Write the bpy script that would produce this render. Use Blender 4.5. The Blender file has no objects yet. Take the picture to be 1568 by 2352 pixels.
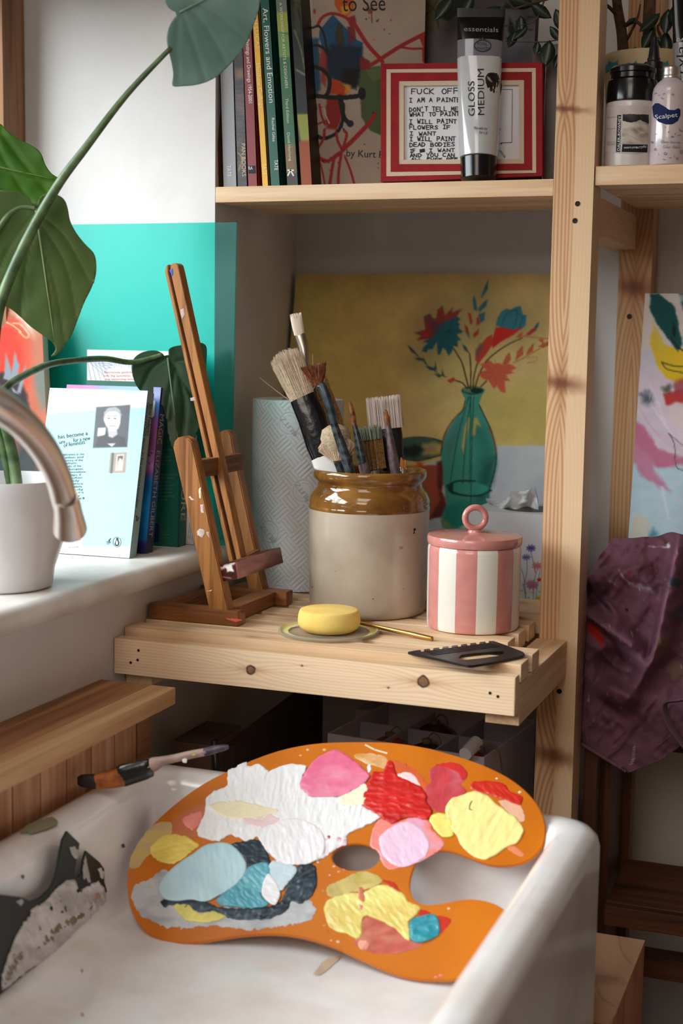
import bpy, bmesh, math, random
import numpy as np
from mathutils import Vector, Matrix

# ---------------------------------------------------------------- camera, light, exposure
SC = bpy.context.scene
COL = SC.collection
F, CX, CY = 3300.0, 784.0, 1176.0          # focal length and centre in pixels of the 1568x2352 frame
R = np.array([[0.93620903, 0.05668269, -0.3468425],
              [0.35112825, -0.10905829, 0.92995443],
              [0.01488627, -0.99241794, -0.12200425]])   # world axes of camera right / down / forward
CAM = np.array([0.0, 0.0, 1.0])
cam_d = bpy.data.cameras.new('camera')
cam_d.sensor_fit = 'VERTICAL'; cam_d.sensor_height = 36.0; cam_d.lens = F / 2352 * 36.0
cam_d.clip_start = 0.05
cam_d.dof.use_dof = True; cam_d.dof.focus_distance = 1.62; cam_d.dof.aperture_fstop = 5.6
cam = bpy.data.objects.new('camera', cam_d); COL.objects.link(cam)
M = Matrix.Identity(4)
for i in range(3):
    M[i][0] = R[i][0]; M[i][1] = -R[i][1]; M[i][2] = -R[i][2]; M[i][3] = CAM[i]
cam.matrix_world = M
SC.camera = cam

w = bpy.data.worlds.new('world'); SC.world = w; w.use_nodes = True
bg = w.node_tree.nodes['Background']; bg.inputs[0].default_value = (1.0, 0.86, 0.74, 1); bg.inputs[1].default_value = 0.12

def area(name, loc, target, sx, sy, power, color):
    l = bpy.data.lights.new(name, 'AREA'); l.shape = 'RECTANGLE'; l.size = sx; l.size_y = sy
    l.energy = power; l.color = color
    o = bpy.data.objects.new(name, l); COL.objects.link(o); o.location = loc
    d = Vector(target) - Vector(loc)
    o.rotation_euler = d.to_track_quat('-Z', 'Y').to_euler()
    return o
area('window_daylight', (-3.60, -0.90, 3.00), (-0.4, 1.2, 0.75), 4.2, 3.2, 590.0, (0.89, 0.945, 1.0))
area('overhead_fill_light', (-0.45, -0.15, 2.46), (-0.45, 0.1, 0.0), 1.0, 1.2, 13.0, (1.0, 0.96, 0.92))  # added overhead fill to brighten basin and palette, no skylight in the ceiling
area('rear_fill_light', (-0.45, -1.6, 1.95), (-0.5, 1.5, 0.55), 1.4, 1.0, 19.0, (1.0, 0.88, 0.76))  # added soft fill from behind the camera, lifts fronts and the boxes below

SC.view_settings.view_transform = 'Standard'; SC.view_settings.look = 'None'
SC.view_settings.gamma = 1.0; SC.view_settings.use_curve_mapping = False
SC.view_settings.exposure = 0.16
SC.cycles.max_bounces = 8; SC.cycles.transparent_max_bounces = 12
SC.cycles.sample_clamp_indirect = 6.0
SC.cycles.use_denoising = True

random.seed(7); RNG = np.random.default_rng(7)

# ---------------------------------------------------------------- pixel -> place helpers
def ray(u, v):
    return R @ np.array([u - CX, v - CY, F])
def P(u, v, **k):
    (a, val), = k.items()
    d = ray(u, v)
    if a == 'D': return CAM + d * (val / F)               # forward depth
    i = 'XYZ'.index(a); return CAM + d * ((val - CAM[i]) / d[i])
def plane3(a, b, c):
    a, b, c = map(np.asarray, (a, b, c)); n = np.cross(b - a, c - a); n = n / np.linalg.norm(n)
    if np.dot(n, CAM - a) < 0: n = -n
    def s(u, v, off=0.0):
        d = ray(u, v); t = np.dot(a + n * off - CAM, n) / np.dot(d, n); return CAM + d * t
    s.n = n; return s
def planeY(y): return plane3((0, y, 0), (1, y, 0), (0, y, 1))
def planeZ(z): return plane3((0, 0, z), (1, 0, z), (0, 1, z))
def planeX(x): return plane3((x, 0, 0), (x, 1, 0), (x, 0, 1))
def cyl(c, r0, z0=None, r1=None, z1=None):
    """surface of an upright cylinder (or cone) around the axis through c"""
    def s(u, v, off=0.0):
        d = ray(u, v); o = CAM - np.array([c[0], c[1], 0])
        r = r0
        for _ in range(3):
            A = d[0]**2 + d[1]**2; B = o[0]*d[0] + o[1]*d[1]; Cc = o[0]**2 + o[1]**2 - (r + off)**2
            q = B*B - A*Cc
            t = (-B - math.sqrt(max(q, 0))) / A
            p = CAM + d * t
            if z0 is None: break
            r = r0 + (r1 - r0) * min(max((p[2] - z0) / (z1 - z0), 0), 1)
        return p
    s.n = None; return s
def proj(p):
    c = R.T @ (np.asarray(p) - CAM); return CX + F*c[0]/c[2], CY + F*c[1]/c[2]
def depth(p): return float((R.T @ (np.asarray(p) - CAM))[2])
RIGHT = R @ np.array([1, 0, 0]); DOWN = R @ np.array([0, 1, 0]); FWD = R @ np.array([0, 0, 1])
def upright(u, v, z, hw):
    """axis foot of an upright round thing whose base front is at pixel (u, v) on height z, half width hw pixels"""
    p = P(u, v, Z=z); h = np.array([p[0], p[1], 0]) - np.array([CAM[0], CAM[1], 0]); h /= np.linalg.norm(h)
    r = 0.05
    for _ in range(6):
        c = p + h * r; r = hw * depth(c) / F
    return c, r, h
def zat(c, h, u, v):
    d = ray(u, v); t = np.dot(c - CAM, h) / np.dot(d, h); return (CAM + d*t)[2]

def lin(c):
    c = np.asarray(c, float) / 255.0
    return np.where(c <= 0.04045, c / 12.92, ((c + 0.055) / 1.055) ** 2.4)

# ---------------------------------------------------------------- materials
def _mat(name):
    m = bpy.data.materials.new(name); m.use_nodes = True
    return m, m.node_tree.nodes, m.node_tree.links, m.node_tree.nodes['Principled BSDF']
def mat(name, c, rough=0.5, metal=0.0, spec=0.5, var=0.0, vscale=30.0, bump=0.0, bscale=200.0, trans=0.0, coat=0.0, sss=0.0, c2=None):
    m, N, L, b = _mat(name)
    col = tuple(lin(c)) + (1,)
    b.inputs['Base Color'].default_value = col; b.inputs['Roughness'].default_value = rough
    b.inputs['Metallic'].default_value = metal; b.inputs['Specular IOR Level'].default_value = spec
    b.inputs['Transmission Weight'].default_value = trans; b.inputs['Coat Weight'].default_value = coat
    tc = N.new('ShaderNodeTexCoord')
    if var > 0:
        n = N.new('ShaderNodeTexNoise'); n.inputs['Scale'].default_value = vscale; n.inputs['Detail'].default_value = 5
        L.new(tc.outputs['Object'], n.inputs['Vector'])
        r = N.new('ShaderNodeValToRGB')
        d = np.asarray(c2, float) if c2 is not None else np.asarray(c, float) * (1 - var)
        r.color_ramp.elements[0].color = tuple(lin(d)) + (1,); r.color_ramp.elements[0].position = 0.34
        r.color_ramp.elements[1].color = col; r.color_ramp.elements[1].position = 0.62
        L.new(n.outputs['Fac'], r.inputs['Fac']); L.new(r.outputs['Color'], b.inputs['Base Color'])
    if bump > 0:
        n2 = N.new('ShaderNodeTexNoise'); n2.inputs['Scale'].default_value = bscale; n2.inputs['Detail'].default_value = 4
        L.new(tc.outputs['Object'], n2.inputs['Vector'])
        bp = N.new('ShaderNodeBump'); bp.inputs['Strength'].default_value = bump; bp.inputs['Distance'].default_value = 0.002
        L.new(n2.outputs['Fac'], bp.inputs['Height']); L.new(bp.outputs['Normal'], b.inputs['Normal'])
    return m
def vmat(name, rough=0.5, spec=0.4, bump=0.0, bscale=400.0, coat=0.0, leafy=0.0):
    """colour comes from the painted colour attribute"""
    m, N, L, b = _mat(name)
    a = N.new('ShaderNodeAttribute'); a.attribute_name = 'Col'
    L.new(a.outputs['Color'], b.inputs['Base Color'])
    b.inputs['Roughness'].default_value = rough; b.inputs['Specular IOR Level'].default_value = spec
    b.inputs['Coat Weight'].default_value = coat
    if bump > 0:
        tc = N.new('ShaderNodeTexCoord'); n2 = N.new('ShaderNodeTexNoise'); n2.inputs['Scale'].default_value = bscale
        L.new(tc.outputs['Object'], n2.inputs['Vector'])
        bp = N.new('ShaderNodeBump'); bp.inputs['Strength'].default_value = bump; bp.inputs['Distance'].default_value = 0.001
        L.new(n2.outputs['Fac'], bp.inputs['Height']); L.new(bp.outputs['Normal'], b.inputs['Normal'])
    if leafy > 0:
        t = N.new('ShaderNodeBsdfTranslucent'); mx = N.new('ShaderNodeMixShader'); mx.inputs[0].default_value = leafy
        g = N.new('ShaderNodeHueSaturation'); g.inputs['Saturation'].default_value = 1.25; g.inputs['Value'].default_value = 1.5; g.inputs['Hue'].default_value = 0.47
        L.new(a.outputs['Color'], g.inputs['Color']); L.new(g.outputs['Color'], t.inputs['Color'])
        L.new(b.outputs['BSDF'], mx.inputs[1]); L.new(t.outputs['BSDF'], mx.inputs[2])
        L.new(mx.outputs[0], N['Material Output'].inputs['Surface'])
    return m
def wood(name, c_light, c_dark, axis='X', scale=55.0, rough=0.55, contrast=0.5, coat=0.0):
    m, N, L, b = _mat(name)
    tc = N.new('ShaderNodeTexCoord'); oi = N.new('ShaderNodeObjectInfo')
    ml = N.new('ShaderNodeMath'); ml.operation = 'MULTIPLY'; ml.inputs[1].default_value = 7.3
    L.new(oi.outputs['Random'], ml.inputs[0])
    ad = N.new('ShaderNodeVectorMath'); ad.operation = 'ADD'
    L.new(tc.outputs['Object'], ad.inputs[0]); L.new(ml.outputs[0], ad.inputs[1])
    mp = N.new('ShaderNodeMapping'); s = [1.0, 1.0, 1.0]; s['XYZ'.index(axis)] = 0.045
    mp.inputs['Scale'].default_value = s; L.new(ad.outputs[0], mp.inputs['Vector'])
    n = N.new('ShaderNodeTexNoise'); n.inputs['Scale'].default_value = scale; n.inputs['Detail'].default_value = 3.0
    n.inputs['Distortion'].default_value = 0.6; L.new(mp.outputs[0], n.inputs['Vector'])
    wv = N.new('ShaderNodeTexNoise'); wv.inputs['Scale'].default_value = scale * 6; wv.inputs['Detail'].default_value = 2.0
    L.new(mp.outputs[0], wv.inputs['Vector'])
    mx = N.new('ShaderNodeMath'); mx.operation = 'MULTIPLY_ADD'; mx.inputs[1].default_value = 0.35
    L.new(wv.outputs['Fac'], mx.inputs[0]); L.new(n.outputs['Fac'], mx.inputs[2])
    r = N.new('ShaderNodeValToRGB')
    r.color_ramp.elements[0].position = 0.48; r.color_ramp.elements[1].position = 0.48 + 0.45 * (1.2 - contrast)
    r.color_ramp.elements[0].color = tuple(lin(c_dark)) + (1,); r.color_ramp.elements[1].color = tuple(lin(c_light)) + (1,)
    L.new(mx.outputs[0], r.inputs['Fac']); L.new(r.outputs['Color'], b.inputs['Base Color'])
    b.inputs['Roughness'].default_value = rough; b.inputs['Coat Weight'].default_value = coat; b.inputs['Specular IOR Level'].default_value = 0.35
    bp = N.new('ShaderNodeBump'); bp.inputs['Strength'].default_value = 0.12; bp.inputs['Distance'].default_value = 0.001
    L.new(wv.outputs['Fac'], bp.inputs['Height']); L.new(bp.outputs['Normal'], b.inputs['Normal'])
    return m
def tinted(name, c, gloss=0.08, rough=0.02, alpha=1.0, base=None):
    """clear or tinted sheet that lets light straight through; base = (colour, share) of cloudy surface"""
    m, N, L, b = _mat(name); N.remove(b)
    t = N.new('ShaderNodeBsdfTransparent'); t.inputs[0].default_value = tuple(c) + (1,)
    g = N.new('ShaderNodeBsdfGlossy'); g.inputs['Roughness'].default_value = rough
    mx = N.new('ShaderNodeMixShader'); mx.inputs[0].default_value = gloss
    L.new(t.outputs[0], mx.inputs[1]); L.new(g.outputs[0], mx.inputs[2]); out = mx
    if base:
        d = N.new('ShaderNodeBsdfPrincipled'); d.inputs['Base Color'].default_value = tuple(lin(base[0])) + (1,); d.inputs['Roughness'].default_value = 0.3
        m2 = N.new('ShaderNodeMixShader'); m2.inputs[0].default_value = base[1]
        L.new(mx.outputs[0], m2.inputs[1]); L.new(d.outputs[0], m2.inputs[2]); out = m2
    L.new(out.outputs[0], N['Material Output'].inputs['Surface'])
    return m

# ---------------------------------------------------------------- objects, parts, meshes
def _label(o, label, cat, group=None):
    o['label'] = label; o['category'] = cat
    if group: o['group'] = group
def thing(name, label, cat, loc, group=None):
    o = bpy.data.objects.new(name, None); COL.objects.link(o); o.location = tuple(loc); o.empty_display_size = 0.02
    _label(o, label, cat, group); return o
def wloc(o):
    l = Vector(o.location)
    while o.parent: o = o.parent; l += o.location
    return l
class MB:
    """collects shapes in world coordinates, then links them as ONE mesh object"""
    def __init__(s): s.bm = bmesh.new()
    def face(s, pts, mi=0):
        f = s.bm.faces.new([s.bm.verts.new(tuple(p)) for p in pts]); f.material_index = mi; return f
    def box8(s, p, bev=0.0):
        """p: 4 bottom + 4 top corners, same winding"""
        b = bmesh.new(); vs = [b.verts.new(tuple(q)) for q in p]
        for f in ((3,2,1,0),(4,5,6,7),(0,1,5,4),(1,2,6,5),(2,3,7,6),(3,0,4,7)): b.faces.new([vs[i] for i in f])
        bmesh.ops.recalc_face_normals(b, faces=b.faces)
        if bev > 0: bmesh.ops.bevel(b, geom=list(b.edges), offset=bev, segments=2, affect='EDGES', profile=0.7)
        s.merge(b); return s
    def box(s, x0, x1, y0, y1, z0, z1, bev=0.0):
        return s.box8([(x0,y0,z0),(x1,y0,z0),(x1,y1,z0),(x0,y1,z0),(x0,y0,z1),(x1,y0,z1),(x1,y1,z1),(x0,y1,z1)], bev)
    def merge(s, b):
        me = bpy.data.meshes.new('t'); b.to_mesh(me); b.free(); s.bm.from_mesh(me); bpy.data.meshes.remove(me)
    def slab(s, quad, t, bev=0.0):
        """quad: four corners of the front face; t: thickness vector (away from the viewer)"""
        q = [np.asarray(a, float) for a in quad]; t = np.asarray(t, float)
        return s.box8([a + t for a in q] + q, bev)
    def rings(s, rings, close=True, cap0=True, cap1=True, mi=None):
        """rings of equal length, lofted"""
        R_ = [[s.bm.verts.new(tuple(p)) for p in r] for r in rings]; n = len(R_[0])
        for i in range(len(R_) - 1):
            for j in range(n if close else n - 1):
                k = (j + 1) % n
                f = s.bm.faces.new((R_[i][j], R_[i][k], R_[i+1][k], R_[i+1][j]))
                if mi: f.material_index = mi(i, j)
        if cap0 and close: s.bm.faces.new(R_[0][::-1])
        if cap1 and close: s.bm.faces.new(R_[-1])
        return s
    def lathe(s, c, prof, n=48, cap0=True, cap1=True, mi=None, ph=0.0, axis=None):
        """prof: list of (radius, height) round the upright axis through c"""
        A = [(math.cos(ph + 2*math.pi*j/n), math.sin(ph + 2*math.pi*j/n)) for j in range(n)]
        if axis is None: ex, ey, ez = np.array([1,0,0]), np.array([0,1,0]), np.array([0,0,1])
        else: ex, ey, ez = axis
        return s.rings([[np.asarray(c) + ex*(r*a) + ey*(r*b) + ez*z for a, b in A] for r, z in prof], True, cap0, cap1, mi)
    def tube(s, pts, rad, n=12, cap=True, flat=1.0):
        pts = [np.asarray(p, float) for p in pts]; rad = [rad]*len(pts) if np.isscalar(rad) else rad
        up = np.array([0.13, 0.2, 0.97]); rings = []
        for i, p in enumerate(pts):
            t = pts[min(i+1, len(pts)-1)] - pts[max(i-1, 0)]; t = t / (np.linalg.norm(t) + 1e-12)
            a = np.cross(t, up)
            if np.linalg.norm(a) < 0.15: a = np.cross(t, np.array([1.0, 0, 0]))
            a /= np.linalg.norm(a); b = np.cross(t, a); up = b if np.dot(b, up) > 0 else -b
            b = np.cross(t, a)
            rings.append([p + (a*math.cos(2*math.pi*j/n) + b*flat*math.sin(2*math.pi*j/n))*rad[i] for j in range(n)])
        return s.rings(rings, True, cap, cap)
    def build(s, name, m, parent=None, smooth=False, loc=None, label=None, cat=None, group=None, kind=None, auto=None, solid=None, sub=0):
        me = bpy.data.meshes.new(name)
        base = wloc(parent) if parent else Vector(loc if loc is not None else (0, 0, 0))
        bmesh.ops.recalc_face_normals(s.bm, faces=s.bm.faces) if not solid else None
        for v in s.bm.verts: v.co -= base
        s.bm.to_mesh(me); s.bm.free()
        for mm in (m if isinstance(m, (list, tuple)) else [m]): me.materials.append(mm)
        if smooth or auto:
            for p in me.polygons: p.use_smooth = True
            if auto:
                try: me.set_sharp_from_angle(angle=math.radians(auto))
                except Exception: pass
        o = bpy.data.objects.new(name, me); COL.objects.link(o)
        if parent: o.parent = parent
        else: o.location = base
        if label and cat: _label(o, label, cat, group)
        elif label: o['label'] = label
        if kind: o['kind'] = kind
        if solid:
            md = o.modifiers.new('thickness', 'SOLIDIFY'); md.thickness = solid; md.offset = -1
        if sub:
            md = o.modifiers.new('smooth', 'SUBSURF'); md.levels = sub; md.render_levels = sub
        return o
def smooth_path(pts, n=8):
    pts = [np.asarray(p, float) for p in pts]; out = []
    for i in range(len(pts) - 1):
        p0, p1, p2, p3 = pts[max(i-1,0)], pts[i], pts[i+1], pts[min(i+2, len(pts)-1)]
        for k in range(n):
            t = k / n
            out.append(0.5*((2*p1) + (-p0+p2)*t + (2*p0-5*p1+4*p2-p3)*t*t + (-p0+3*p1-3*p2+p3)*t**3))
    out.append(pts[-1]); return out
def smooth_closed(pts, n=4):
    pts = [np.asarray(p, float) for p in pts]; N_ = len(pts); out = []
    for i in range(N_):
        p0, p1, p2, p3 = pts[i-1], pts[i], pts[(i+1)%N_], pts[(i+2)%N_]
        for k in range(n):
            t = k / n
            out.append(0.5*((2*p1) + (-p0+p2)*t + (2*p0-5*p1+4*p2-p3)*t*t + (-p0+3*p1-3*p2+p3)*t**3))
    return out

# ---------------------------------------------------------------- painting tools (albedo only)
def sdist(X, Y, poly):
    """signed distance to a polygon, positive inside"""
    poly = np.asarray(poly, float); d = np.full(X.shape, 1e9); ins = np.zeros(X.shape, bool)
    for i in range(len(poly)):
        ax, ay = poly[i]; bx, by = poly[(i+1) % len(poly)]
        ex, ey = bx-ax, by-ay; L2 = ex*ex + ey*ey + 1e-12
        t = np.clip(((X-ax)*ex + (Y-ay)*ey)/L2, 0, 1)
        d = np.minimum(d, (X-ax-t*ex)**2 + (Y-ay-t*ey)**2)
        c = ((ay > Y) != (by > Y))
        with np.errstate(divide='ignore', invalid='ignore'):
            ins ^= c & (X < (bx-ax)*(Y-ay)/(by-ay if by != ay else 1e-12) + ax)
    return np.where(ins, np.sqrt(d), -np.sqrt(d))
def pdist(X, Y, pts):
    d = np.full(X.shape, 1e9)
    for i in range(len(pts)-1):
        ax, ay = pts[i][:2]; bx, by = pts[i+1][:2]; ex, ey = bx-ax, by-ay; L2 = ex*ex+ey*ey+1e-12
        t = np.clip(((X-ax)*ex+(Y-ay)*ey)/L2, 0, 1)
        d = np.minimum(d, (X-ax-t*ex)**2+(Y-ay-t*ey)**2)
    return np.sqrt(d)
_lat = {}
def noise(X, Y, cell, seed=0, octs=3, ax=1.0, ay=1.0):
    """value noise in [-1, 1]"""
    out = np.zeros(np.shape(X)); amp = 1.0; tot = 0.0
    for o in range(octs):
        key = (seed, o)
        if key not in _lat: _lat[key] = np.random.default_rng(seed*31+o).uniform(-1, 1, (128, 128))
        Lt = _lat[key]; x = np.asarray(X)*ax/cell*2**o; y = np.asarray(Y)*ay/cell*2**o
        xi = np.floor(x).astype(int); yi = np.floor(y).astype(int); fx = x-xi; fy = y-yi
        fx = fx*fx*(3-2*fx); fy = fy*fy*(3-2*fy)
        g = lambda a, b: Lt[a % 128, b % 128]
        out += amp*((g(xi,yi)*(1-fx)+g(xi+1,yi)*fx)*(1-fy)+(g(xi,yi+1)*(1-fx)+g(xi+1,yi+1)*fx)*fy)
        tot += amp; amp *= 0.5
    return out/tot
class Art:
    """a painted sheet, addressed in the photo's pixels of its real plane; colours in sRGB 0-255"""
    def __init__(s, x0, y0, x1, y1, step, c):
        s.x0, s.y0, s.step = x0, y0, step
        s.X, s.Y = np.meshgrid(np.arange(x0, x1+step, step, float), np.arange(y0, y1+step, step, float))
        s.C = np.zeros(s.X.shape + (3,)); s.C[:] = c
    def _bb(s, pts, pad):
        p = np.asarray(pts, float)[:, :2]
        a = max(int((p[:,0].min()-pad-s.x0)/s.step), 0); b = int((p[:,0].max()+pad-s.x0)/s.step)+2
        c = max(int((p[:,1].min()-pad-s.y0)/s.step), 0); d = int((p[:,1].max()+pad-s.y0)/s.step)+2
        return slice(c, max(d, c)), slice(a, max(b, a))
    def mix(s, sl, a, c):
        s.C[sl] = s.C[sl]*(1-a[..., None]) + np.asarray(c, float)*a[..., None]
    def poly(s, pts, c, alpha=1.0, soft=1.0, rough=0.0, cell=8, mod=None, seed=3):
        sl = s._bb(pts, soft*2+rough+2); X, Y = s.X[sl], s.Y[sl]
        if X.size == 0: return s
        d = sdist(X, Y, pts)
        if rough: d = d + noise(X, Y, cell, seed)*rough
        a = np.clip(d/soft*0.5+0.5, 0, 1)*alpha
        if mod: a = a*np.clip(0.5+mod*noise(X, Y, cell, seed+1), 0, 1)
        s.mix(sl, a, c); return s
    def line(s, pts, wd, c, alpha=1.0, soft=0.8, rough=0.0, curve=True):
        if curve and len(pts) > 2: pts = smooth_path(pts, 6)
        sl = s._bb(pts, wd+soft*2+2); X, Y = s.X[sl], s.Y[sl]
        if X.size == 0: return s
        d = wd/2 - pdist(X, Y, pts)
        if rough: d = d + noise(X, Y, 5, 9)*rough
        s.mix(sl, np.clip(d/soft*0.5+0.5, 0, 1)*alpha, c); return s
    def oval(s, u, v, a, b, c, alpha=1.0, soft=1.0, rot=0.0, rough=0.0):
        t = np.linspace(0, 2*math.pi, 25)[:-1]; cr, sr = math.cos(rot), math.sin(rot)
        return s.poly(np.stack([u+a*np.cos(t)*cr-b*np.sin(t)*sr, v+a*np.cos(t)*sr+b*np.sin(t)*cr], 1), c, alpha, soft, rough)
    def grain(s, amt, cell=40, seed=5, ax=1.0, ay=1.0):
        s.C *= (1+amt*noise(s.X, s.Y, cell, seed, 4, ax, ay))[..., None]; return s
    def sample(s, u, v):
        x = np.clip((np.asarray(u)-s.x0)/s.step, 0, s.X.shape[1]-1.001); y = np.clip((np.asarray(v)-s.y0)/s.step, 0, s.X.shape[0]-1.001)
        xi = x.astype(int); yi = y.astype(int); fx = (x-xi)[..., None]; fy = (y-yi)[..., None]; C = s.C
        return (C[yi,xi]*(1-fx)+C[yi,xi+1]*fx)*(1-fy)+(C[yi+1,xi]*(1-fx)+C[yi+1,xi+1]*fx)*fy
def grid_mesh(name, Pts, colors, m, parent=None, mask=None, smooth=True, loc=None, label=None, cat=None, kind=None, back=None):
    """Pts (ny, nx, 3) world, colors (ny, nx, 3) sRGB -> one mesh with a painted colour attribute; back: thickness vector gives it sides and a back"""
    ny, nx = Pts.shape[:2]
    idx = np.arange(ny*nx).reshape(ny, nx)
    q = np.stack([idx[:-1,:-1], idx[1:,:-1], idx[1:,1:], idx[:-1,1:]], -1).reshape(-1, 4)
    V = Pts.reshape(-1, 3); C = np.asarray(colors, float).reshape(-1, 3)
    if mask is not None:
        q = q[mask[:-1,:-1].ravel() & mask[1:,:-1].ravel() & mask[1:,1:].ravel() & mask[:-1,1:].ravel()]
        used = np.unique(q); re = np.full(ny*nx, -1); re[used] = np.arange(len(used)); q = re[q]; V = V[used]; C = C[used]
    faces = q
    extra = []
    if back is not None:
        cn = [idx[0,0], idx[0,-1], idx[-1,-1], idx[-1,0]]; n0 = len(V)
        bv = V[cn] + np.asarray(back); V = np.vstack([V, V[cn], bv]); C = np.vstack([C, C[cn], C[cn]])
        for i in range(4):
            j = (i+1) % 4; extra.append((n0+i, n0+j, n0+4+j, n0+4+i))
        extra.append((n0+4, n0+5, n0+6, n0+7))
    base = wloc(parent) if parent else Vector(loc if loc is not None else V.mean(0))
    V = V - np.array(base)
    me = bpy.data.meshes.new(name)
    if extra: faces = np.vstack([faces, np.array(extra)])
    nf = len(faces)
    me.vertices.add(len(V)); me.vertices.foreach_set('co', V.astype(np.float32).ravel())
    me.loops.add(nf*4); me.loops.foreach_set('vertex_index', faces.astype(np.int32).ravel())
    me.polygons.add(nf); me.polygons.foreach_set('loop_start', np.arange(0, nf*4, 4, dtype=np.int32))
    me.update(calc_edges=True); me.validate()
    at = me.color_attributes.new('Col', 'FLOAT_COLOR', 'POINT')
    at.data.foreach_set('color', np.concatenate([lin(np.clip(C, 0, 255)), np.ones((len(C), 1))], 1).astype(np.float32).ravel())
    if smooth: me.polygons.foreach_set('use_smooth', np.ones(nf, bool))
    me.materials.append(m)
    o = bpy.data.objects.new(name, me); COL.objects.link(o)
    if parent: o.parent = parent
    else: o.location = base
    if label and cat: _label(o, label, cat)
    elif label: o['label'] = label
    if kind: o['kind'] = kind
    return o
def sheet(name, quad, art, m, parent, nu, nv, back=None, lift=0.0, **k):
    """flat painted sheet over a quad of world corners (top-left, top-right, bottom-right, bottom-left)"""
    a, b, c, d = [np.asarray(p, float) for p in quad]
    s, t = np.meshgrid(np.linspace(0, 1, nu), np.linspace(0, 1, nv))
    Pt = (a*(1-s[..., None])+b*s[..., None])*(1-t[..., None])+(d*(1-s[..., None])+c*s[..., None])*t[..., None]
    if lift:
        n = np.cross(b-a, d-a); n /= np.linalg.norm(n); n = n if np.dot(n, CAM-a) > 0 else -n; Pt = Pt+n*lift
    cc = (Pt-CAM) @ R
    return grid_mesh(name, Pt, art.sample(CX+F*cc[..., 0]/cc[..., 2], CY+F*cc[..., 1]/cc[..., 2]), m, parent, back=back, **k)
def blob(name, poly, surf, m, parent, c, h=0.0008, step=2.0, rough=0.0, cell=9, var=0.05, ridge=0.3, seed=1, holes=(), edge=6.0, off=0.0002, c2=None, label=None, smooth=True):
    """a raised patch (paint, print) with a snapped outline; real thickness h over the surface"""
    p = np.asarray(poly, float)
    X, Y = np.meshgrid(np.arange(p[:,0].min()-3*step, p[:,0].max()+4*step, step), np.arange(p[:,1].min()-3*step, p[:,1].max()+4*step, step))
    def sd(X, Y):
        d = sdist(X, Y, p)
        for hl in holes: d = np.minimum(d, -sdist(X, Y, hl))
        return d + (noise(X, Y, cell, seed)*rough if rough else 0)
    d = sd(X, Y)
    e = 0.5; gx = (sd(X+e, Y)-d)/e; gy = (sd(X, Y+e)-d)/e; gl = np.sqrt(gx*gx+gy*gy)+1e-6
    keep = d > -1.5*step
    out = d < 0
    mv = np.clip(-d/gl, 0, 1.6*step)*out
    Xs, Ys = X+gx/gl*mv, Y+gy/gl*mv
    ds = np.where(out, 0, d)
    ra = seed*0.7; Xr, Yr = X*math.cos(ra)+Y*math.sin(ra), -X*math.sin(ra)+Y*math.cos(ra)
    hh = h*(np.clip(ds/edge, 0, 1)**0.5)*(1+ridge*(1-2.6*np.abs(noise(Xr, Yr, cell*1.6, seed+2, 3, 0.55, 1.5)))+0.25*ridge*noise(X, Y, cell*0.6, seed+3, 2))
    Pt = np.zeros(X.shape+(3,))
    for i in range(X.shape[0]):
        for j in range(X.shape[1]):
            if keep[i, j]: Pt[i, j] = surf(Xs[i, j], Ys[i, j], off + hh[i, j])
    C = np.zeros(X.shape+(3,)); C[:] = c
    k = noise(Xr, Yr, cell*3, seed+5, 4, 0.6, 1.9)
    C = C*(1+var*k[..., None])
    if c2 is not None:
        a = np.clip(0.5+1.6*noise(X, Y, cell*4, seed+8, 3, 0.7, 1.5)-0.25, 0, 1)[..., None]; C = C*(1-a)+np.asarray(c2, float)*a
    # cells that touch the inside
    ny, nx = X.shape; inn = d > 0
    cell_ok = (inn[:-1,:-1] | inn[1:,:-1] | inn[1:,1:] | inn[:-1,1:]) & keep[:-1,:-1] & keep[1:,:-1] & keep[1:,1:] & keep[:-1,1:]
    idx = np.arange(ny*nx).reshape(ny, nx)
    q = np.stack([idx[:-1,:-1], idx[1:,:-1], idx[1:,1:], idx[:-1,1:]], -1)[cell_ok]
    if len(q) == 0: return None
    used = np.unique(q); re = np.full(ny*nx, -1); re[used] = np.arange(len(used)); q = re[q]
    V = Pt.reshape(-1, 3)[used] - np.array(wloc(parent)); Cc = C.reshape(-1, 3)[used]
    me = bpy.data.meshes.new(name); nf = len(q)
    me.vertices.add(len(V)); me.vertices.foreach_set('co', V.astype(np.float32).ravel())
    me.loops.add(nf*4); me.loops.foreach_set('vertex_index', q.astype(np.int32).ravel())
    me.polygons.add(nf); me.polygons.foreach_set('loop_start', np.arange(0, nf*4, 4, dtype=np.int32))
    me.update(calc_edges=True); me.validate()
    at = me.color_attributes.new('Col', 'FLOAT_COLOR', 'POINT')
    at.data.foreach_set('color', np.concatenate([lin(np.clip(Cc, 0, 255)), np.ones((len(Cc), 1))], 1).astype(np.float32).ravel())
    if smooth: me.polygons.foreach_set('use_smooth', np.ones(nf, bool))
    me.materials.append(m)
    o = bpy.data.objects.new(name, me); COL.objects.link(o); o.parent = parent
    if label: o['label'] = label
    return o
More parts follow.
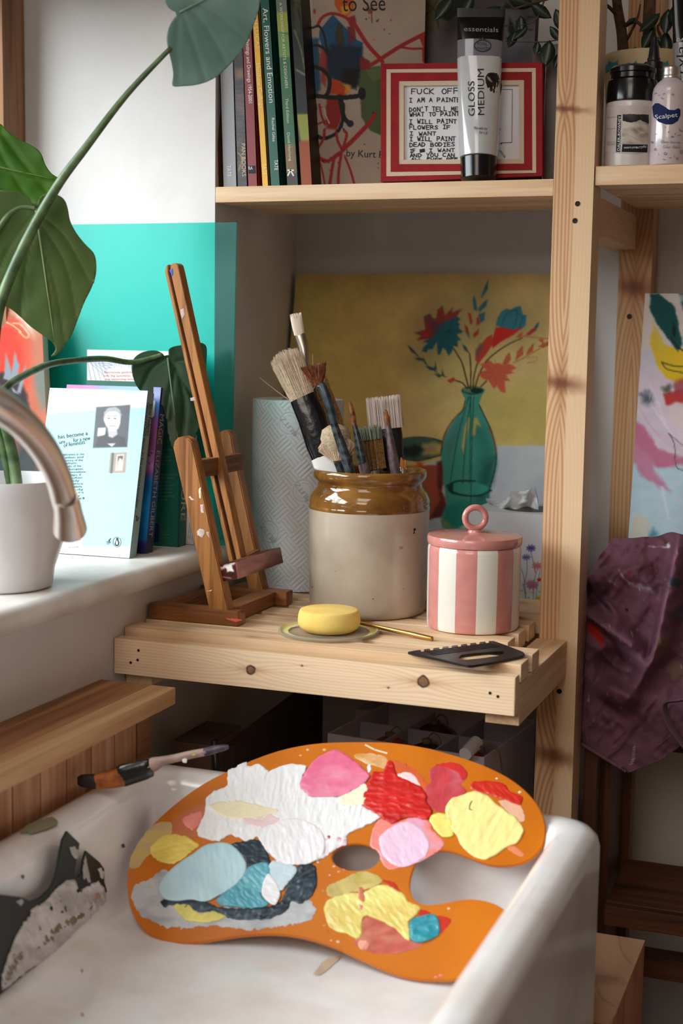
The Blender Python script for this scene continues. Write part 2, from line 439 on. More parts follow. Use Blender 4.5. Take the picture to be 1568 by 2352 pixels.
def plate(name, outer, holes, surf, t, m, parent, bev=0.0, auto=35, label=None):
    """solid plate cut from an outline (photo pixels on its real plane), t = thickness vector"""
    b = bmesh.new(); edges = []
    for lp in [outer] + list(holes):
        vs = [b.verts.new(tuple(surf(u, v))) for u, v in lp]
        for i in range(len(vs)): edges.append(b.edges.new((vs[i], vs[(i+1) % len(vs)])))
    bmesh.ops.triangle_fill(b, use_beauty=True, use_dissolve=False, edges=edges)
    fs = list(b.faces)
    g = bmesh.ops.extrude_face_region(b, geom=fs)
    for v in [x for x in g['geom'] if isinstance(x, bmesh.types.BMVert)]: v.co += Vector(tuple(t))
    bmesh.ops.recalc_face_normals(b, faces=b.faces)
    if bev > 0:
        es = [e for e in b.edges if len(e.link_faces) == 2 and e.calc_face_angle(0) > 0.9]
        bmesh.ops.bevel(b, geom=es, offset=bev, segments=2, affect='EDGES')
    mb = MB(); mb.merge(b)
    return mb.build(name, m, parent, auto=auto, label=label)
_txt = {}
def text_mesh(s):
    if s not in _txt:
        c = bpy.data.curves.new('lettering', 'FONT'); c.body = s; c.size = 1.0; c.resolution_u = 3
        o = bpy.data.objects.new('lettering', c); COL.objects.link(o)
        dg = bpy.context.evaluated_depsgraph_get(); dg.update()
        me = bpy.data.meshes.new_from_object(o.evaluated_get(dg))
        v = np.zeros(len(me.vertices)*3); me.vertices.foreach_get('co', v); v = v.reshape(-1, 3)[:, :2]
        f = [tuple(p.vertices) for p in me.polygons]
        bpy.data.objects.remove(o); bpy.data.curves.remove(c); bpy.data.meshes.remove(me)
        _txt[s] = (v, f)
    return _txt[s]
def text(parent, s, p0, p1, hpx, surf, m, bold=0.0, name='lettering', slant=0.0, capref=True):
    """lettering whose baseline runs from pixel p0 to p1 on the surface, capitals hpx pixels tall"""
    v, f = text_mesh(s); v = v.copy()
    x0, x1 = v[:,0].min(), v[:,0].max(); cap = 0.69
    p0 = np.asarray(p0, float); p1 = np.asarray(p1, float); e = p1-p0; L_ = np.linalg.norm(e)
    up = np.array([e[1], -e[0]])/L_*hpx
    X = (v[:,0]-x0)/(x1-x0) + slant*v[:,1]/cap*hpx/L_; Yv = v[:,1]/cap
    px = p0 + X[:, None]*e + Yv[:, None]*up
    V = np.array([surf(a, b, 0.0005) for a, b in px]) - np.array(wloc(parent))
    me = bpy.data.meshes.new(name); me.from_pydata([tuple(a) for a in V], [], f); me.materials.append(m)
    o = bpy.data.objects.new(name, me); COL.objects.link(o); o.parent = parent; return o
def ribbon(parent, lines, wpx, surf, m, name='lettering'):
    """pen strokes as flat ribbons: polylines in pixels"""
    mb = MB()
    for ln in lines:
        ln = [np.asarray(p, float) for p in ln]
        for i in range(len(ln)-1):
            a, b = ln[i], ln[i+1]; d = b-a; L_ = np.linalg.norm(d)
            if L_ < 1e-6: continue
            d /= L_; n = np.array([-d[1], d[0]])*wpx/2; a = a-d*wpx*0.35; b = b+d*wpx*0.35
            mb.face([surf(*(a+n), 0.0005), surf(*(b+n), 0.0005), surf(*(b-n), 0.0005), surf(*(a-n), 0.0005)])
    return mb.build(name, m, parent)
def dup(o, parent=None):
    c = o.copy(); COL.objects.link(c); c.parent = parent
    for ch in list(o.children): dup(ch, c)
    return c
# ---------------------------------------------------------------- shared materials
M_wall = mat('wall_paint', (226,222,220), 0.75, var=0.035, vscale=9, bump=0.25, bscale=60)
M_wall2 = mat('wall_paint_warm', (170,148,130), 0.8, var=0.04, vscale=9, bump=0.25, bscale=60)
M_sill = mat('sill_gloss_paint', (232,228,224), 0.42, var=0.05, vscale=14, bump=0.15, bscale=40, c2=(214,204,196))
M_pineX = wood('pine_x', (236,206,170), (214,172,130), 'X')
M_pineY = wood('pine_y', (230,196,156), (204,160,116), 'Y')
M_pineZ = wood('pine_z', (222,182,140), (193,144,98), 'Z')
M_pineEnd = mat('pine_end_grain', (196,150,104), 0.7, var=0.2, vscale=120)
M_ledge = wood('ledge_wood', (176,126,84), (124,80,48), 'Y', 40)
M_matchboard = wood('matchboard_wood', (214,170,132), (176,122,84), 'Z', 45)
M_easel = wood('easel_oak', (172,114,60), (116,70,32), 'Z', 70, 0.45, 0.6, 0.2)
M_easelX = wood('easel_oak_x', (150,94,50), (96,56,26), 'X', 70, 0.45, 0.6, 0.2)
M_easelY = wood('easel_oak_y', (144,92,52), (100,60,30), 'Y', 70, 0.5, 0.6)
M_dark = wood('dark_stained_wood', (92,54,32), (54,30,18), 'Z', 50, 0.5, 0.6)
M_darkX = wood('dark_stained_wood_x', (96,56,34), (56,32,19), 'X', 50, 0.5, 0.6)
M_brownframe = wood('window_wood', (168,122,90), (120,82,56), 'Z', 50, 0.5)
M_black = mat('black_plastic', (18,19,21), 0.42, bump=0.1, bscale=90)
M_gblack = mat('gloss_black_plastic', (10,12,14), 0.18)
M_screw = mat('screw_steel_dark', (34,28,24), 0.5, metal=0.6)
M_white = mat('white_plastic', (236,234,232), 0.35)
M_paper = mat('paper', (222,210,196), 0.8, var=0.06, vscale=250)
M_ink = mat('black_ink', (20,20,22), 0.7)
M_inkteal = mat('teal_ink', (28,60,66), 0.7)
M_inkwhite = mat('white_ink', (232,232,228), 0.6)
M_inkgrey = mat('grey_ink', (110,112,116), 0.7)
M_inkred = mat('red_ink', (200,110,90), 0.7)
M_art = vmat('painted_surface', 0.75, 0.25, 0.2, 700)
M_cover = vmat('printed_cover', 0.38, 0.4)
M_print = vmat('printed_paper', 0.7, 0.2)
M_paint = vmat('acrylic_paint', 0.36, 0.5)
M_film = vmat('dry_paint_film', 0.5, 0.3)
M_leaf = vmat('leaf', 0.36, 0.45, leafy=0.30)
M_woodart = vmat('pine_board_face', 0.55, 0.3, 0.12, 900)
M_ceramic = mat('white_ceramic', (222,220,222), 0.22, coat=0.3)
M_steel = mat('brushed_steel', (222,214,208), 0.33, metal=1.0, bump=0.05, bscale=300)

# ---------------------------------------------------------------- the room
XL, YJ, YB, XC = -0.767, 1.603, 1.97, -0.815
ZS = 0.742                                              # window sill
def structure(o): o['kind'] = 'structure'; return o
mb = MB(); mb.box(-1.2, 2.2, -2.0, YB+0.1, -0.05, 0.0)
structure(mb.build('floor', mat('floor_boards', (110,92,78), 0.6, var=0.1, vscale=6), loc=(0,0,0)))
mb = MB(); mb.box(-1.2, 2.2, -2.0, YB+0.1, 2.5, 2.55)
structure(mb.build('ceiling', M_wall2, loc=(0,0,2.5)))
mb = MB()
mb.box(-1.06, XL, -2.0, YJ, 0.0, 0.716)                 # under the window
mb.box(-1.06, XL, -2.0, YJ, 1.48, 2.5)                  # over the window
mb.box(-1.06, XL, -2.0, -0.55, 0.716, 1.48)             # near side of the window
mb.box8([(-1.06,YJ,0),(XL,YJ,0),(XC-0.01,YB+0.1,0),(-1.06,YB+0.1,0),(-1.06,YJ,2.5),(XL,YJ,2.5),(XC-0.01,YB+0.1,2.5),(-1.06,YB+0.1,2.5)])
structure(mb.build('wall_left', M_wall, loc=(XL,0,0)))
mb = MB(); mb.box(-1.06, 2.2, YB, YB+0.1, 0, 2.5)
structure(mb.build('wall_back', M_wall, loc=(0,YB,0)))
mb = MB(); mb.box(2.1, 2.2, -2.0, YB, 0, 2.5)
structure(mb.build('wall_right', M_wall2, loc=(2.1,0,0)))
mb = MB(); mb.box(-0.36, 2.1, YB-0.018, YB-0.001, 0, 0.135, 0.003)
structure(mb.build('baseboard_back', mat('baseboard_paint', (206,204,206), 0.5), loc=(0,YB,0)))

win = bpy.data.objects.new('window_1', None); COL.objects.link(win); win.location = (-1.04, 0.5, ZS); structure(win)
mb = MB()
mb.box(-1.10, -1.031, YJ-0.05, YJ-0.001, ZS, 1.48, 0.006); mb.build('frame_post', M_brownframe, win)
mb = MB(); mb.box(-1.10, -1.031, -0.549, -0.50, ZS, 1.48, 0.006); mb.build('frame_post', M_brownframe, win)
mb = MB(); mb.box(-1.10, -1.031, -0.50, YJ-0.05, 1.43, 1.479, 0.006); mb.build('frame_head', M_brownframe, win)
mb = MB(); mb.box(-1.10, -1.031, -0.50, YJ-0.05, ZS, ZS+0.05, 0.006); mb.build('frame_rail', M_brownframe, win)
mb = MB(); mb.box(-1.078, -1.074, -0.50, YJ-0.05, ZS+0.05, 1.43); mb.build('pane', tinted('window_glass', (0.97,0.99,0.98), 0.06), win)
# sill with a rounded nose
mb = MB(); prof = [(-1.06, 0.716), (XL+0.004, 0.716)]
for k in range(9):
    a = -math.pi/2 + math.pi*k/8; prof.append((XL+0.010+0.013*math.cos(a), 0.729+0.013*math.sin(a)))
prof.append((-1.06, ZS))
yy = [-0.55, 0.2, 0.8, 1.2, 1.5, YJ-0.0005]
mb.rings([[(x, y, z) for x, z in prof] for y in yy])
nose = [(XL-0.002, 0.716)] + [(x, z) for x, z in prof[2:-1]] + [(XL-0.002, ZS)]
mb.rings([[(x-0.0, y, z) for x, z in nose] for y in (YJ-0.0005, YJ+0.02, YJ+0.034)])
mb.build('sill', M_sill, win, auto=40)

# ---------------------------------------------------------------- pine racking
def pine_face(X, Y, seed, knots=(), base=(222,184,146), dark=(186,134,90), freq=0.16, warp=5.0, heart=None, spike=False):
    """growth-ring streaks along X (pixels/mm units), bending round knots"""
    y = Y + warp*noise(X, Y, 160, seed, 2, 0.6, 1.0)
    for kx, ky, kr in knots:
        dx, dy = X-kx, Y-ky; r = np.sqrt((dx/2.2)**2+dy**2)
        y = y + np.sign(dy)*kr*2.0*np.exp(-(r/(kr*2.2))**1.2)
    st = 0.5+0.5*np.sin(y*freq*2*math.pi+2.5*noise(X, y, 30, seed+1, 2, 0.08, 1.0))
    st = st**2*0.55+0.35*(0.5+0.5*noise(X, y, 5, seed+2, 3, 0.03, 1.0))
    if heart is not None: st = st*np.clip(heart, 0.12, 1.4)
    C = np.asarray(base, float)*(1-st[..., None])+np.asarray(dark, float)*st[..., None]
    for kx, ky, kr in knots:
        dx, dy = X-kx, Y-ky; r = np.sqrt(dx**2+dy**2)+0.25*kr*noise(X, Y, kr*1.2, seed+4)
        fl = np.exp(-(np.abs(dx)/(kr*2.8))**1.3-(np.abs(dy)/(kr*0.55))**2)[..., None]
        C = C*(1-0.6*fl)+np.array((150,96,60.))*0.6*fl
        if spike:
            sp = np.exp(-((X-kx-0.12*(Y-ky))/(kr*0.85+3*noise(X, Y, 6, seed+9)))**2)[..., None]*np.clip(1.1-np.abs(Y-ky)/34, 0, 1)[..., None]
            C = C*(1-0.85*sp)+np.array((110,58,34.))*0.85*sp; continue
        a = np.clip((kr-r)/1.0, 0, 1)[..., None]; ringd = np.clip(1-np.abs(r-kr*0.88)/(kr*0.22), 0, 1)[..., None]
        core = np.array((132,92,64.))*(1+0.2*noise(X, Y, 3, seed+6))[..., None]
        C = C*(1-a)+core*a; C = C*(1-ringd)+np.array((44,28,20.))*ringd
    return C
def pine_sheet(name, quad, L_, H_, parent, m, nu, nv, **kw):
    a, b, c, d = [np.asarray(p, float) for p in quad]
    s, t = np.meshgrid(np.linspace(0, 1, nu), np.linspace(0, 1, nv))
    Pt = (a*(1-s[..., None])+b*s[..., None])*(1-t[..., None])+(d*(1-s[..., None])+c*s[..., None])*t[..., None]
    lift = kw.pop('lift', 0.0)
    n = np.cross(b-a, d-a); n /= np.linalg.norm(n); n = n if np.dot(n, CAM-a) > 0 else -n; Pt = Pt+n*lift
    return grid_mesh(name, Pt, pine_face(s*L_, t*H_, **kw), m, parent)

# upright post in front
px0, px1, py0, py1 = -0.3525, -0.3080, 1.6008, 1.6430
post = thing('shelf_post', 'tall square pine post with dark screw holes between the two shelf bays', 'post', (-0.33, 1.62, 0))
hx = lambda s, t: None
def post_face():
    nu, nv = 46, 760
    s, t = np.meshgrid(np.linspace(0, 1, nu), np.linspace(0, 1, nv))
    X = t*1900.0; Y = s*44.5                                         # mm along / across
    kn = [((1.9-P(1300,880,Y=py0)[2])*1000,16,9),((1.9-P(1285,1738,Y=py0)[2])*1000,22,11),((1.9-P(1300,250,Y=py0)[2])*1000,10,4)]
    wob = 0.50+0.06*noise(X, 0*X, 420, 3, 2)
    heart = 1.35*np.clip((wob-s)/0.05+0.5, 0.10, 1)
    C = pine_face(X, Y, 21, kn, (230,197,158), (188,132,88), 0.24, 2.0, heart, True)
    Pt = np.zeros(X.shape+(3,)); Pt[..., 0] = px0+s*(px1-px0); Pt[..., 1] = py0; Pt[..., 2] = 1.9-t*1.9
    return Pt, C
Pt, C = post_face()
grid_mesh('body', Pt, C, M_woodart, post, back=(0, py1-py0, 0))
def screw(parent, u, v, surf, r=0.0026):
    c = surf(u, v, 0.0002); n = surf.n; a = np.cross(n, (0.1, 0.2, 0.97)); a /= np.linalg.norm(a); b = np.cross(n, a)
    mb = MB(); mb.lathe(c, [(r*1.15, 0.0), (r*1.05, 0.0004), (r*0.75, 0.0002), (r*0.3, 0.0003)], 14, axis=(a, b, n))
    mb.build('screw', M_screw, parent, auto=30)
sf = planeY(py0)
for u, v in ((1326,468),(1320,507),(1279,1561),(1284,1588)): screw(post, u, v, sf)

bp = thing('shelf_post', 'pine post against the back wall beside the canvas with pink brushwork', 'post', (-0.30, 1.93, 0))
bx0, bx1 = P(1421,600,Y=1.905)[0], P(1497,600,Y=1.905)[0]
nu, nv = 40, 500
s, t = np.meshgrid(np.linspace(0,1,nu), np.linspace(0,1,nv)); Pt = np.zeros(s.shape+(3,))
Pt[..., 0] = bx0+s*(bx1-bx0); Pt[..., 1] = 1.905; Pt[..., 2] = 1.9-t*1.9
grid_mesh('body', Pt, pine_face(t*1900, s*44, 37, [((1.9-P(1450,660,Y=1.905)[2])*1000,22,13)], (206,164,122), (158,104,64), 0.2, 2.5, None, True), M_woodart, bp, back=(0,0.044,0))
screw(bp, 1445, 727, planeY(1.905), 0.003)

# upper shelf, left bay
us = thing('wall_shelf', 'upper pine shelf holding the art books and red framed print', 'shelf', (-0.56, 1.69, 1.157))
zt = 1.1755
mb = MB(); mb.box(XL+0.001, px0-0.0005, 1.602, 1.650, 1.157, zt, 0.001); mb.build('board', M_pineX, us)
mb = MB(); mb.box(XL+0.001, px0-0.0005, 1.657, 1.713, 1.158, zt, 0.001); mb.build('board', M_pineX, us)
mb = MB(); mb.box(XL-0.004, px0-0.0005, 1.722, 1.784, 1.158, zt, 0.001); mb.build('board', M_pineX, us)
# right bay shelf with its bracket
rs = thing('wall_shelf', 'pine slatted shelf carrying the varnish bottle and paste jar', 'shelf', (0.0, 1.75, 1.168))
for k in range(5):
    y0 = 1.603+k*0.062
    mb = MB(); mb.box(px1+0.001, 0.45, y0, y0+0.052, 1.1675, 1.188, 0.001); mb.build('slat', M_pineX, rs)
mb = MB(); mb.box(px1-0.036, px1-0.001, 1.645, 1.962, 1.116, 1.159, 0.001)
mb.build('bracket', M_pineY, rs)

# slatted worktop
wt = thing('slatted_worktop', 'low slatted pine shelf with two dark knots in its front board', 'shelf', (-0.54, 1.55, 0.63))
ZT = 0.6775
xw0, xw1 = XL+0.001, -0.3197
mb = MB(); mb.box(xw0, xw1, 1.352, 1.3685, 0.6305, 0.6695, 0.0008); o = mb.build('front_board', M_pineX, wt)
q = [(xw0+0.0008,1.352,0.6689),(xw1-0.0008,1.352,0.6689),(xw1-0.0008,1.352,0.6311),(xw0+0.0008,1.352,0.6311)]
kp = lambda u, v: ((P(u,v,Y=1.352)[0]-xw0)*1000, (0.6695-P(u,v,Y=1.352)[2])*1000)
k1, k2, k3, k4 = kp(576,1538), kp(974,1566), kp(694,1528), kp(893,1580)
pine_sheet('board_face', q, 447, 39, wt, M_woodart, 448, 44, lift=0.0002, seed=11, base=(240,211,178), dark=(218,182,143), freq=0.30, warp=7,
           knots=[(k1[0],k1[1],5.6),(k2[0],k2[1],6.4),(k3[0],k3[1],1.4),(k4[0],k4[1],1.2)])
for u, v in ((318,1494),(316,1516),(300,1522),(1125,1592),(1143,1600)): screw(wt, u, v, planeY(1.352), 0.0014)
ypos = 1.3754
for k in range(10):
    y0 = ypos+k*0.0487
    if y0 > 1.86: break
    xr = xw1 if k < 2 else -0.3575
    if y0 > 1.59: xr = -0.356
    mb = MB(); mb.box(xw0-0.0 if y0 < 1.60 else xw0-0.004, xr if k != 1 else -0.3197, y0, y0+0.0317, 0.6590, ZT, 0.001); mb.build('slat', M_pineX, wt)
mb = MB(); mb.box(-0.3545, -0.3198, 1.3728, 1.599, 0.6155, 0.6582, 0.001); mb.build('bearer', M_pineY, wt)
mb = MB(); mb.box(XL+0.004, XL+0.036, 1.3728, 1.60, 0.6155, 0.6582, 0.001); mb.build('bearer', M_pineY, wt)
mb = MB(); mb.box(-0.395, -0.353, 1.645, 1.90, 0.6155, 0.6582, 0.001); mb.build('bearer', M_pineY, wt)

# low storage shelf below (mostly hidden behind the palette)
ls = thing('storage_shelf', 'low pine shelf in shadow behind the sink holding cardboard boxes', 'shelf', (-0.56, 1.6, 0.38))
for k in range(4):
    mb = MB(); mb.box(XL+0.001, -0.30 if k < 1 else -0.356, 1.40+k*0.12, 1.51+k*0.12, 0.375, 0.395, 0.001); mb.build('board', M_pineX, ls)
for x in (XL+0.01, -0.345):
    mb = MB(); mb.box(x, x+0.03, 1.50, 1.53, 0.0, 0.375, 0.001); mb.build('leg', M_pineZ, ls)

# bench ledge with matchboard apron by the wall
ld = thing('wooden_ledge', 'pine ledge with matchboard front along the wall beside the sink', 'bench', (-0.72, 0.9, 0.0))
mb = MB(); mb.box(XL+0.001, -0.7062, 0.45, 1.324, 0.612, 0.630, 0.0008); mb.build('ledge_top', M_ledge, ld)
mb = MB(); mb.box(-0.7060, -0.677, 0.45, 1.324, 0.612, 0.630, 0.0012); mb.build('ledge_lipping', wood('ledge_sapwood', (216,176,132), (190,144,100), 'Y', 50), ld)
mb = MB(); mb.box(-0.718, -0.7005, 1.285, 1.3125, 0.0, 0.6118, 0.001); mb.build('post', M_ledge, ld)
yy = 1.2845
for k in range(18):
    y0 = yy-(k+1)*0.0455
    if y0 < 0.46: break
    mb = MB(); mb.box(-0.716+0.001*(k % 2), -0.702, y0+0.0012, y0+0.0449, 0.30, 0.6118, 0.0016)
    mb.build('board', M_matchboard, ld)
# ---------------------------------------------------------------- window sill: acrylic sheet, canvas, books, plant, tap
ys0, ys1 = 1.570, 1.598                                 # foot and head of the leaning sheet
def lean(y0, z0, y1, z1, x0=0.0, x1=0.0):
    return plane3((0, y0, z0), (1, y0, z0), (0, y1, z1))
S_sheet = lean(1.580, ZS, 1.6005, 1.13)
ac = thing('acrylic_sheet', 'translucent teal acrylic sheet leaning in the window corner behind the books', 'sheet', (-0.86, 1.58, ZS))
tr_, tl_ = S_sheet(543,510), S_sheet(95,506)
br_ = S_sheet(530,1247); br_[2] = ZS+0.0005; br_[1] = 1.580; tl_[2] = tr_[2]
bl_ = np.array([tl_[0], 1.580, ZS+0.0005])
mb = MB(); mb.slab([tl_, tr_, br_, bl_], (0, 0.0021, 0), 0.0003)
mb.build('panel', tinted('teal_acrylic', (0.26, 0.89, 0.85), 0.03, 0.3, base=((20,200,190), 0.02)), ac)

# small orange canvas at the far left of the sill
cv = thing('canvas_painting', 'small orange canvas with dark vase and grey leaves behind the plant pot', 'painting', (-0.95, 1.50, ZS))
S_cv = lean(1.50, ZS, 1.556, 1.02)
A_ = Art(-220, 640, 160, 1300, 2.0, (176,96,72)); A_.grain(0.10, 60, 3)
A_.poly([(-220,640),(160,640),(80,780),(20,705),(-20,690),(-220,690)], (206,196,176), 0.95, 8, 4)
A_.poly([(-30,740),(40,745),(62,800),(60,880),(30,950),(-30,960)], (205,52,36), 0.9, 22, 8, 20)
A_.poly([(72,750),(97,760),(105,1000),(80,900)], (170,108,84), 0.8, 8, 3)
A_.poly([(78,850),(110,830),(114,935),(96,940),(80,890)], (92,116,112), 0.8, 9, 4)
A_.poly([(-160,890),(20,850),(46,870),(62,905),(68,940),(75,985),(60,1040),(20,1090),(-160,1090)], (42,34,38), 0.96, 4, 3)
A_.poly([(-120,1030),(75,1000),(90,1050),(80,1300),(-220,1300)], (44,58,60), 0.9, 8, 6)
A_.oval(20,1010,30,48,(120,70,66),0.75,10); A_.oval(0,1000,16,50,(30,26,30),0.9,5)
for p in ([(8,870),(14,812),(24,845),(32,880)],[(22,885),(34,808),(44,838),(40,880)],[(38,900),(60,835),(56,868),(48,905)],[(14,858),(20,880),(44,906),(30,900)]): A_.poly(p, (126,132,140), 1, 1.5, 1.5)
for ln in ([(0,735),(25,745),(48,762)],[(30,742),(46,745),(62,762),(66,772),(58,775),(44,762)]): A_.line(ln, 2.2, (236,198,150), 0.95)
q = [S_cv(-150,700), S_cv(94,705), S_cv(118,1270), S_cv(-150,1250)]
q[2][2] = q[3][2] = ZS+0.0006; q[2][1] = q[3][1] = 1.50
sheet('canvas', q, A_, M_art, cv, 110, 220, back=(0, 0.012, 0.001))

# books standing on the sill ------------------------------------------------
def book(name, label, fbl, fbr, h, t, lean_y, covercol, pagem=None, group=None, art=None, artpx=None, spine='right', splay=0.0):
    """upright book: front cover bottom corners, height h, thickness t (away), lean (shift in y over the height)"""
    fbl = np.asarray(fbl, float); fbr = np.asarray(fbr, float)
    e = (fbr-fbl)/np.linalg.norm(fbr-fbl); n = np.cross(e, (0, 0, 1.0)); n /= np.linalg.norm(n)   # n points to viewer side
    if n[1] > 0: n = -n
    up = np.array([0, 0, 1.0])*math.sqrt(1-lean_y**2) - n*lean_y
    root = thing(name, label, 'book', fbl*0.5+fbr*0.5, group)
    nn = np.cross(e, up); nn = nn if np.dot(nn, n) > 0 else -nn          # outward cover normal
    tv = -nn*t; c_t = nn*0.0006
    q = [fbl+up*h, fbr+up*h, fbr, fbl]
    return root, q, e, up, nn, tv
MC = lambda n, c: mat(n, c, 0.4)
zb = ZS+0.0008
# pale blue paperback, its back cover to the viewer
fbr = P(297,1282,Z=zb); fbl = fbr+np.array([-0.129,-0.004,0])
root, q, e, up, nn, tv = book('paperback_book', 'pale blue paperback with a portrait photo on its back cover', fbl, fbr, 0.196, 0.017, 0.245, None)
S_bk = plane3(q[0], q[1], q[2])
A_ = Art(60, 900, 345, 1300, 1.5, (160,204,208))
A_.grain(0.015, 60, 4)
A_.poly([(60,900),(340,900),(340,936),(94,950),(60,952)], (206,200,200), 1, 1)
A_.poly([(60,1254),(330,1256),(330,1300),(60,1300)], (208,204,204), 1, 1); A_.poly([(100,1222),(191,1222),(188,1262),(100,1262)], (210,208,206), 1, 1)
A_.poly([(221,935),(299,930),(292.5,1027),(213,1029)], (60,62,68), 1, 1)
A_.poly([(225,983),(243,982),(241,1000),(223,1002)], (214,210,206), 1, 1.5)
A_.poly([(219,1026),(226,1004),(240,999),(247,992),(268,992),(272,1000),(286,1005),(291,1026)], (30,31,35), 1, 1.5)
A_.poly([(247,985),(268,984),(270,998),(258,1006),(249,1003)], (176,170,168), 1, 1.5)
A_.poly([(240,950),(247,941),(262,938),(274,944),(277,958),(276,972),(272,984),(263,990),(252,988),(243,978),(238,965)], (206,200,198), 1, 1.5)
A_.poly([(238,962),(239,946),(248,937),(264,934),(275,940),(279,952),(277,962),(274,950),(264,945),(250,946),(243,952)], (150,150,154), 1, 1.5, 1.5, 3)
for u in (250,264): A_.oval(u, 961, 3.4, 1.3, (70,66,66), 0.9, 0.8); A_.line([(u-4,956),(u+4,955)], 1.2, (100,96,96))
A_.line([(258,960),(256,970),(259,972)], 1.2, (150,144,142)); A_.line([(251,979),(258,978),(265,979)], 1.6, (110,96,96)); A_.line([(243,972),(247,984)], 2, (150,146,146), 0.6)
A_.poly([(246,1019),(266,1018),(257,1026)], (210,206,204), 1, 1)
A_.poly([(253,1040),(292,1038.5),(288,1086),(249,1087)], (150,136,126), 1, 1); A_.poly([(257,1040),(262,1040),(258,1087),(253,1087)], (60,64,70), 0.9, 1)
A_.poly([(268,1044),(285,1043),(281,1081),(264,1082)], (196,180,166), 1, 1); A_.poly([(271,1048),(282,1047),(279,1077),(269,1078)], (60,54,52), 1, 1)
A_.poly([(275,1051),(280,1055),(282,1068),(280,1078),(269,1079),(271,1060)], (204,190,176), 1, 1)
for i, (y, n_) in enumerate([(1091,30),(1096,26),(1101,30),(1106,28),(1111,32),(1116,24),(1121,30)]): A_.line([(249-i*0.4,y),(249+n_-i*0.4,y-1)], 1.3, (150,172,176), 0.7, curve=False)
sheet('back_cover', q, A_, M_cover, root, 170, 240, lift=0.00015)
mb = MB(); mb.slab(q, tv*0.05); mb.slab([p+tv*0.95 for p in q], tv*0.05); s_ = e*0.0006
mb.slab([q[1]-s_, q[1]+tv-s_, q[2]+tv-s_, q[2]-s_], s_)
mb.build('cover', MC('cover_pale_blue', (150,176,178)), root)
mb = MB(); i_ = e*0.0015; mb.slab([q[0]+i_*0.1+tv*0.06-up*0.0015, q[1]-i_+tv*0.06-up*0.0015, q[2]-i_+tv*0.06+up*0.0008, q[3]+tv*0.06+up*0.0008], tv*0.86); mb.build('pages', M_paper, root)
for s_, a, b, hh in (("has become a",(133,1008),(201,999),9),("ure . . . for a new",(136,1020),(207,1010),9),("of feminists'",(146,1027),(197,1019),9)): text(root, s_, a, b, hh, S_bk, M_inkteal, slant=0.15)
body = ["A classic since publication in the","early work, Caliban and","the Witch is the history of the","body in capitalism.","Moving from the revolts of the","late Middle Ages to European","enclosures and rationalism","she shows how perhaps, if","told by witnesses often","and by them only","a work of poetics","both deep and capable","a landmark study","of the survivors","then and today","here, and"]
wid = [115,113,112,99,108,112,118,108,110,104,112,110,113,114,106,115]
for i, s_ in enumerate(body):
    y = 1047+i*6.75; text(root, s_, (90-i*0.3,y+1), (78+wid[i],y-2), 4.6, S_bk, M_inkteal)
text(root, "PENGUIN", (158,1236), (181,1235), 4.2, S_bk, M_inkgrey); text(root, "Non-fiction", (154,1242), (184,1241), 4.8, S_bk, M_inkgrey, slant=0.25); text(root, "U.K. £10.99", (155,1259), (179,1258), 3.4, S_bk, M_inkgrey)
text(root, "FSC", (245,1251), (253,1250), 3.2, S_bk, M_ink)
ribbon(root, [[(244,1243),(246,1246),(254,1236),(251,1243),(254,1246),(248,1246)],[(250,1246),(250,1239)]], 0.9, S_bk, M_ink, 'emblem')
th = np.linspace(0, 2*math.pi, 21)
ribbon(root, [[(268.5+9.2*math.cos(a), 1245+11.2*math.sin(a)) for a in th]], 0.8, S_bk, M_ink, 'emblem')
blob('emblem', [(267,1236),(270,1235),(272,1237),(271,1240),(274,1245),(273,1252),(270,1254),(266,1254),(263,1251),(264,1245),(267,1240)], S_bk, M_film, root, (24,30,34), 0.00005, 1.0, edge=1, off=0.0003)
blob('emblem', [(268,1241),(271,1245),(270.5,1251),(266.5,1251),(266,1245)], S_bk, M_film, root, (238,236,234), 0.00005, 0.8, edge=1, off=0.00055)
S_sp = plane3(q[1], q[2], q[1]+tv)
def onq(surfq, s_, t_): return tuple(proj(surfq(s_, t_)))
spine_pt = lambda a, b: q[1]*(1-a)+q[2]*a+tv*b
def spine_text(root, s_, a0, a1, b, hfrac, S_, m, q1, q2, tv):
    p0 = proj(q1*(1-a0)+q2*a0+tv*b); p1 = proj(q1*(1-a1)+q2*a1+tv*b)
    w_ = np.linalg.norm(np.array(proj(q1*(1-a0)+q2*a0+tv))-np.array(proj(q1*(1-a0)+q2*a0)))
    text(root, s_, p0, p1, max(w_*hfrac, 2.0), S_, m)
spine_text(root, "Silvia Federici", 0.07, 0.26, 0.50, 0.42, S_sp, M_ink, q[1], q[2], tv)
spine_text(root, "Caliban and the Witch Women, the Body and Primitive Accumulation", 0.07, 0.70, 0.10, 0.34, S_sp, M_ink, q[1], q[2], tv)
ribbon(root, [[proj(spine_pt(0.745,0.3)), proj(spine_pt(0.755,0.75)), proj(spine_pt(0.775,0.5)), proj(spine_pt(0.745,0.3))]], 1.2, S_sp, M_ink, 'emblem')

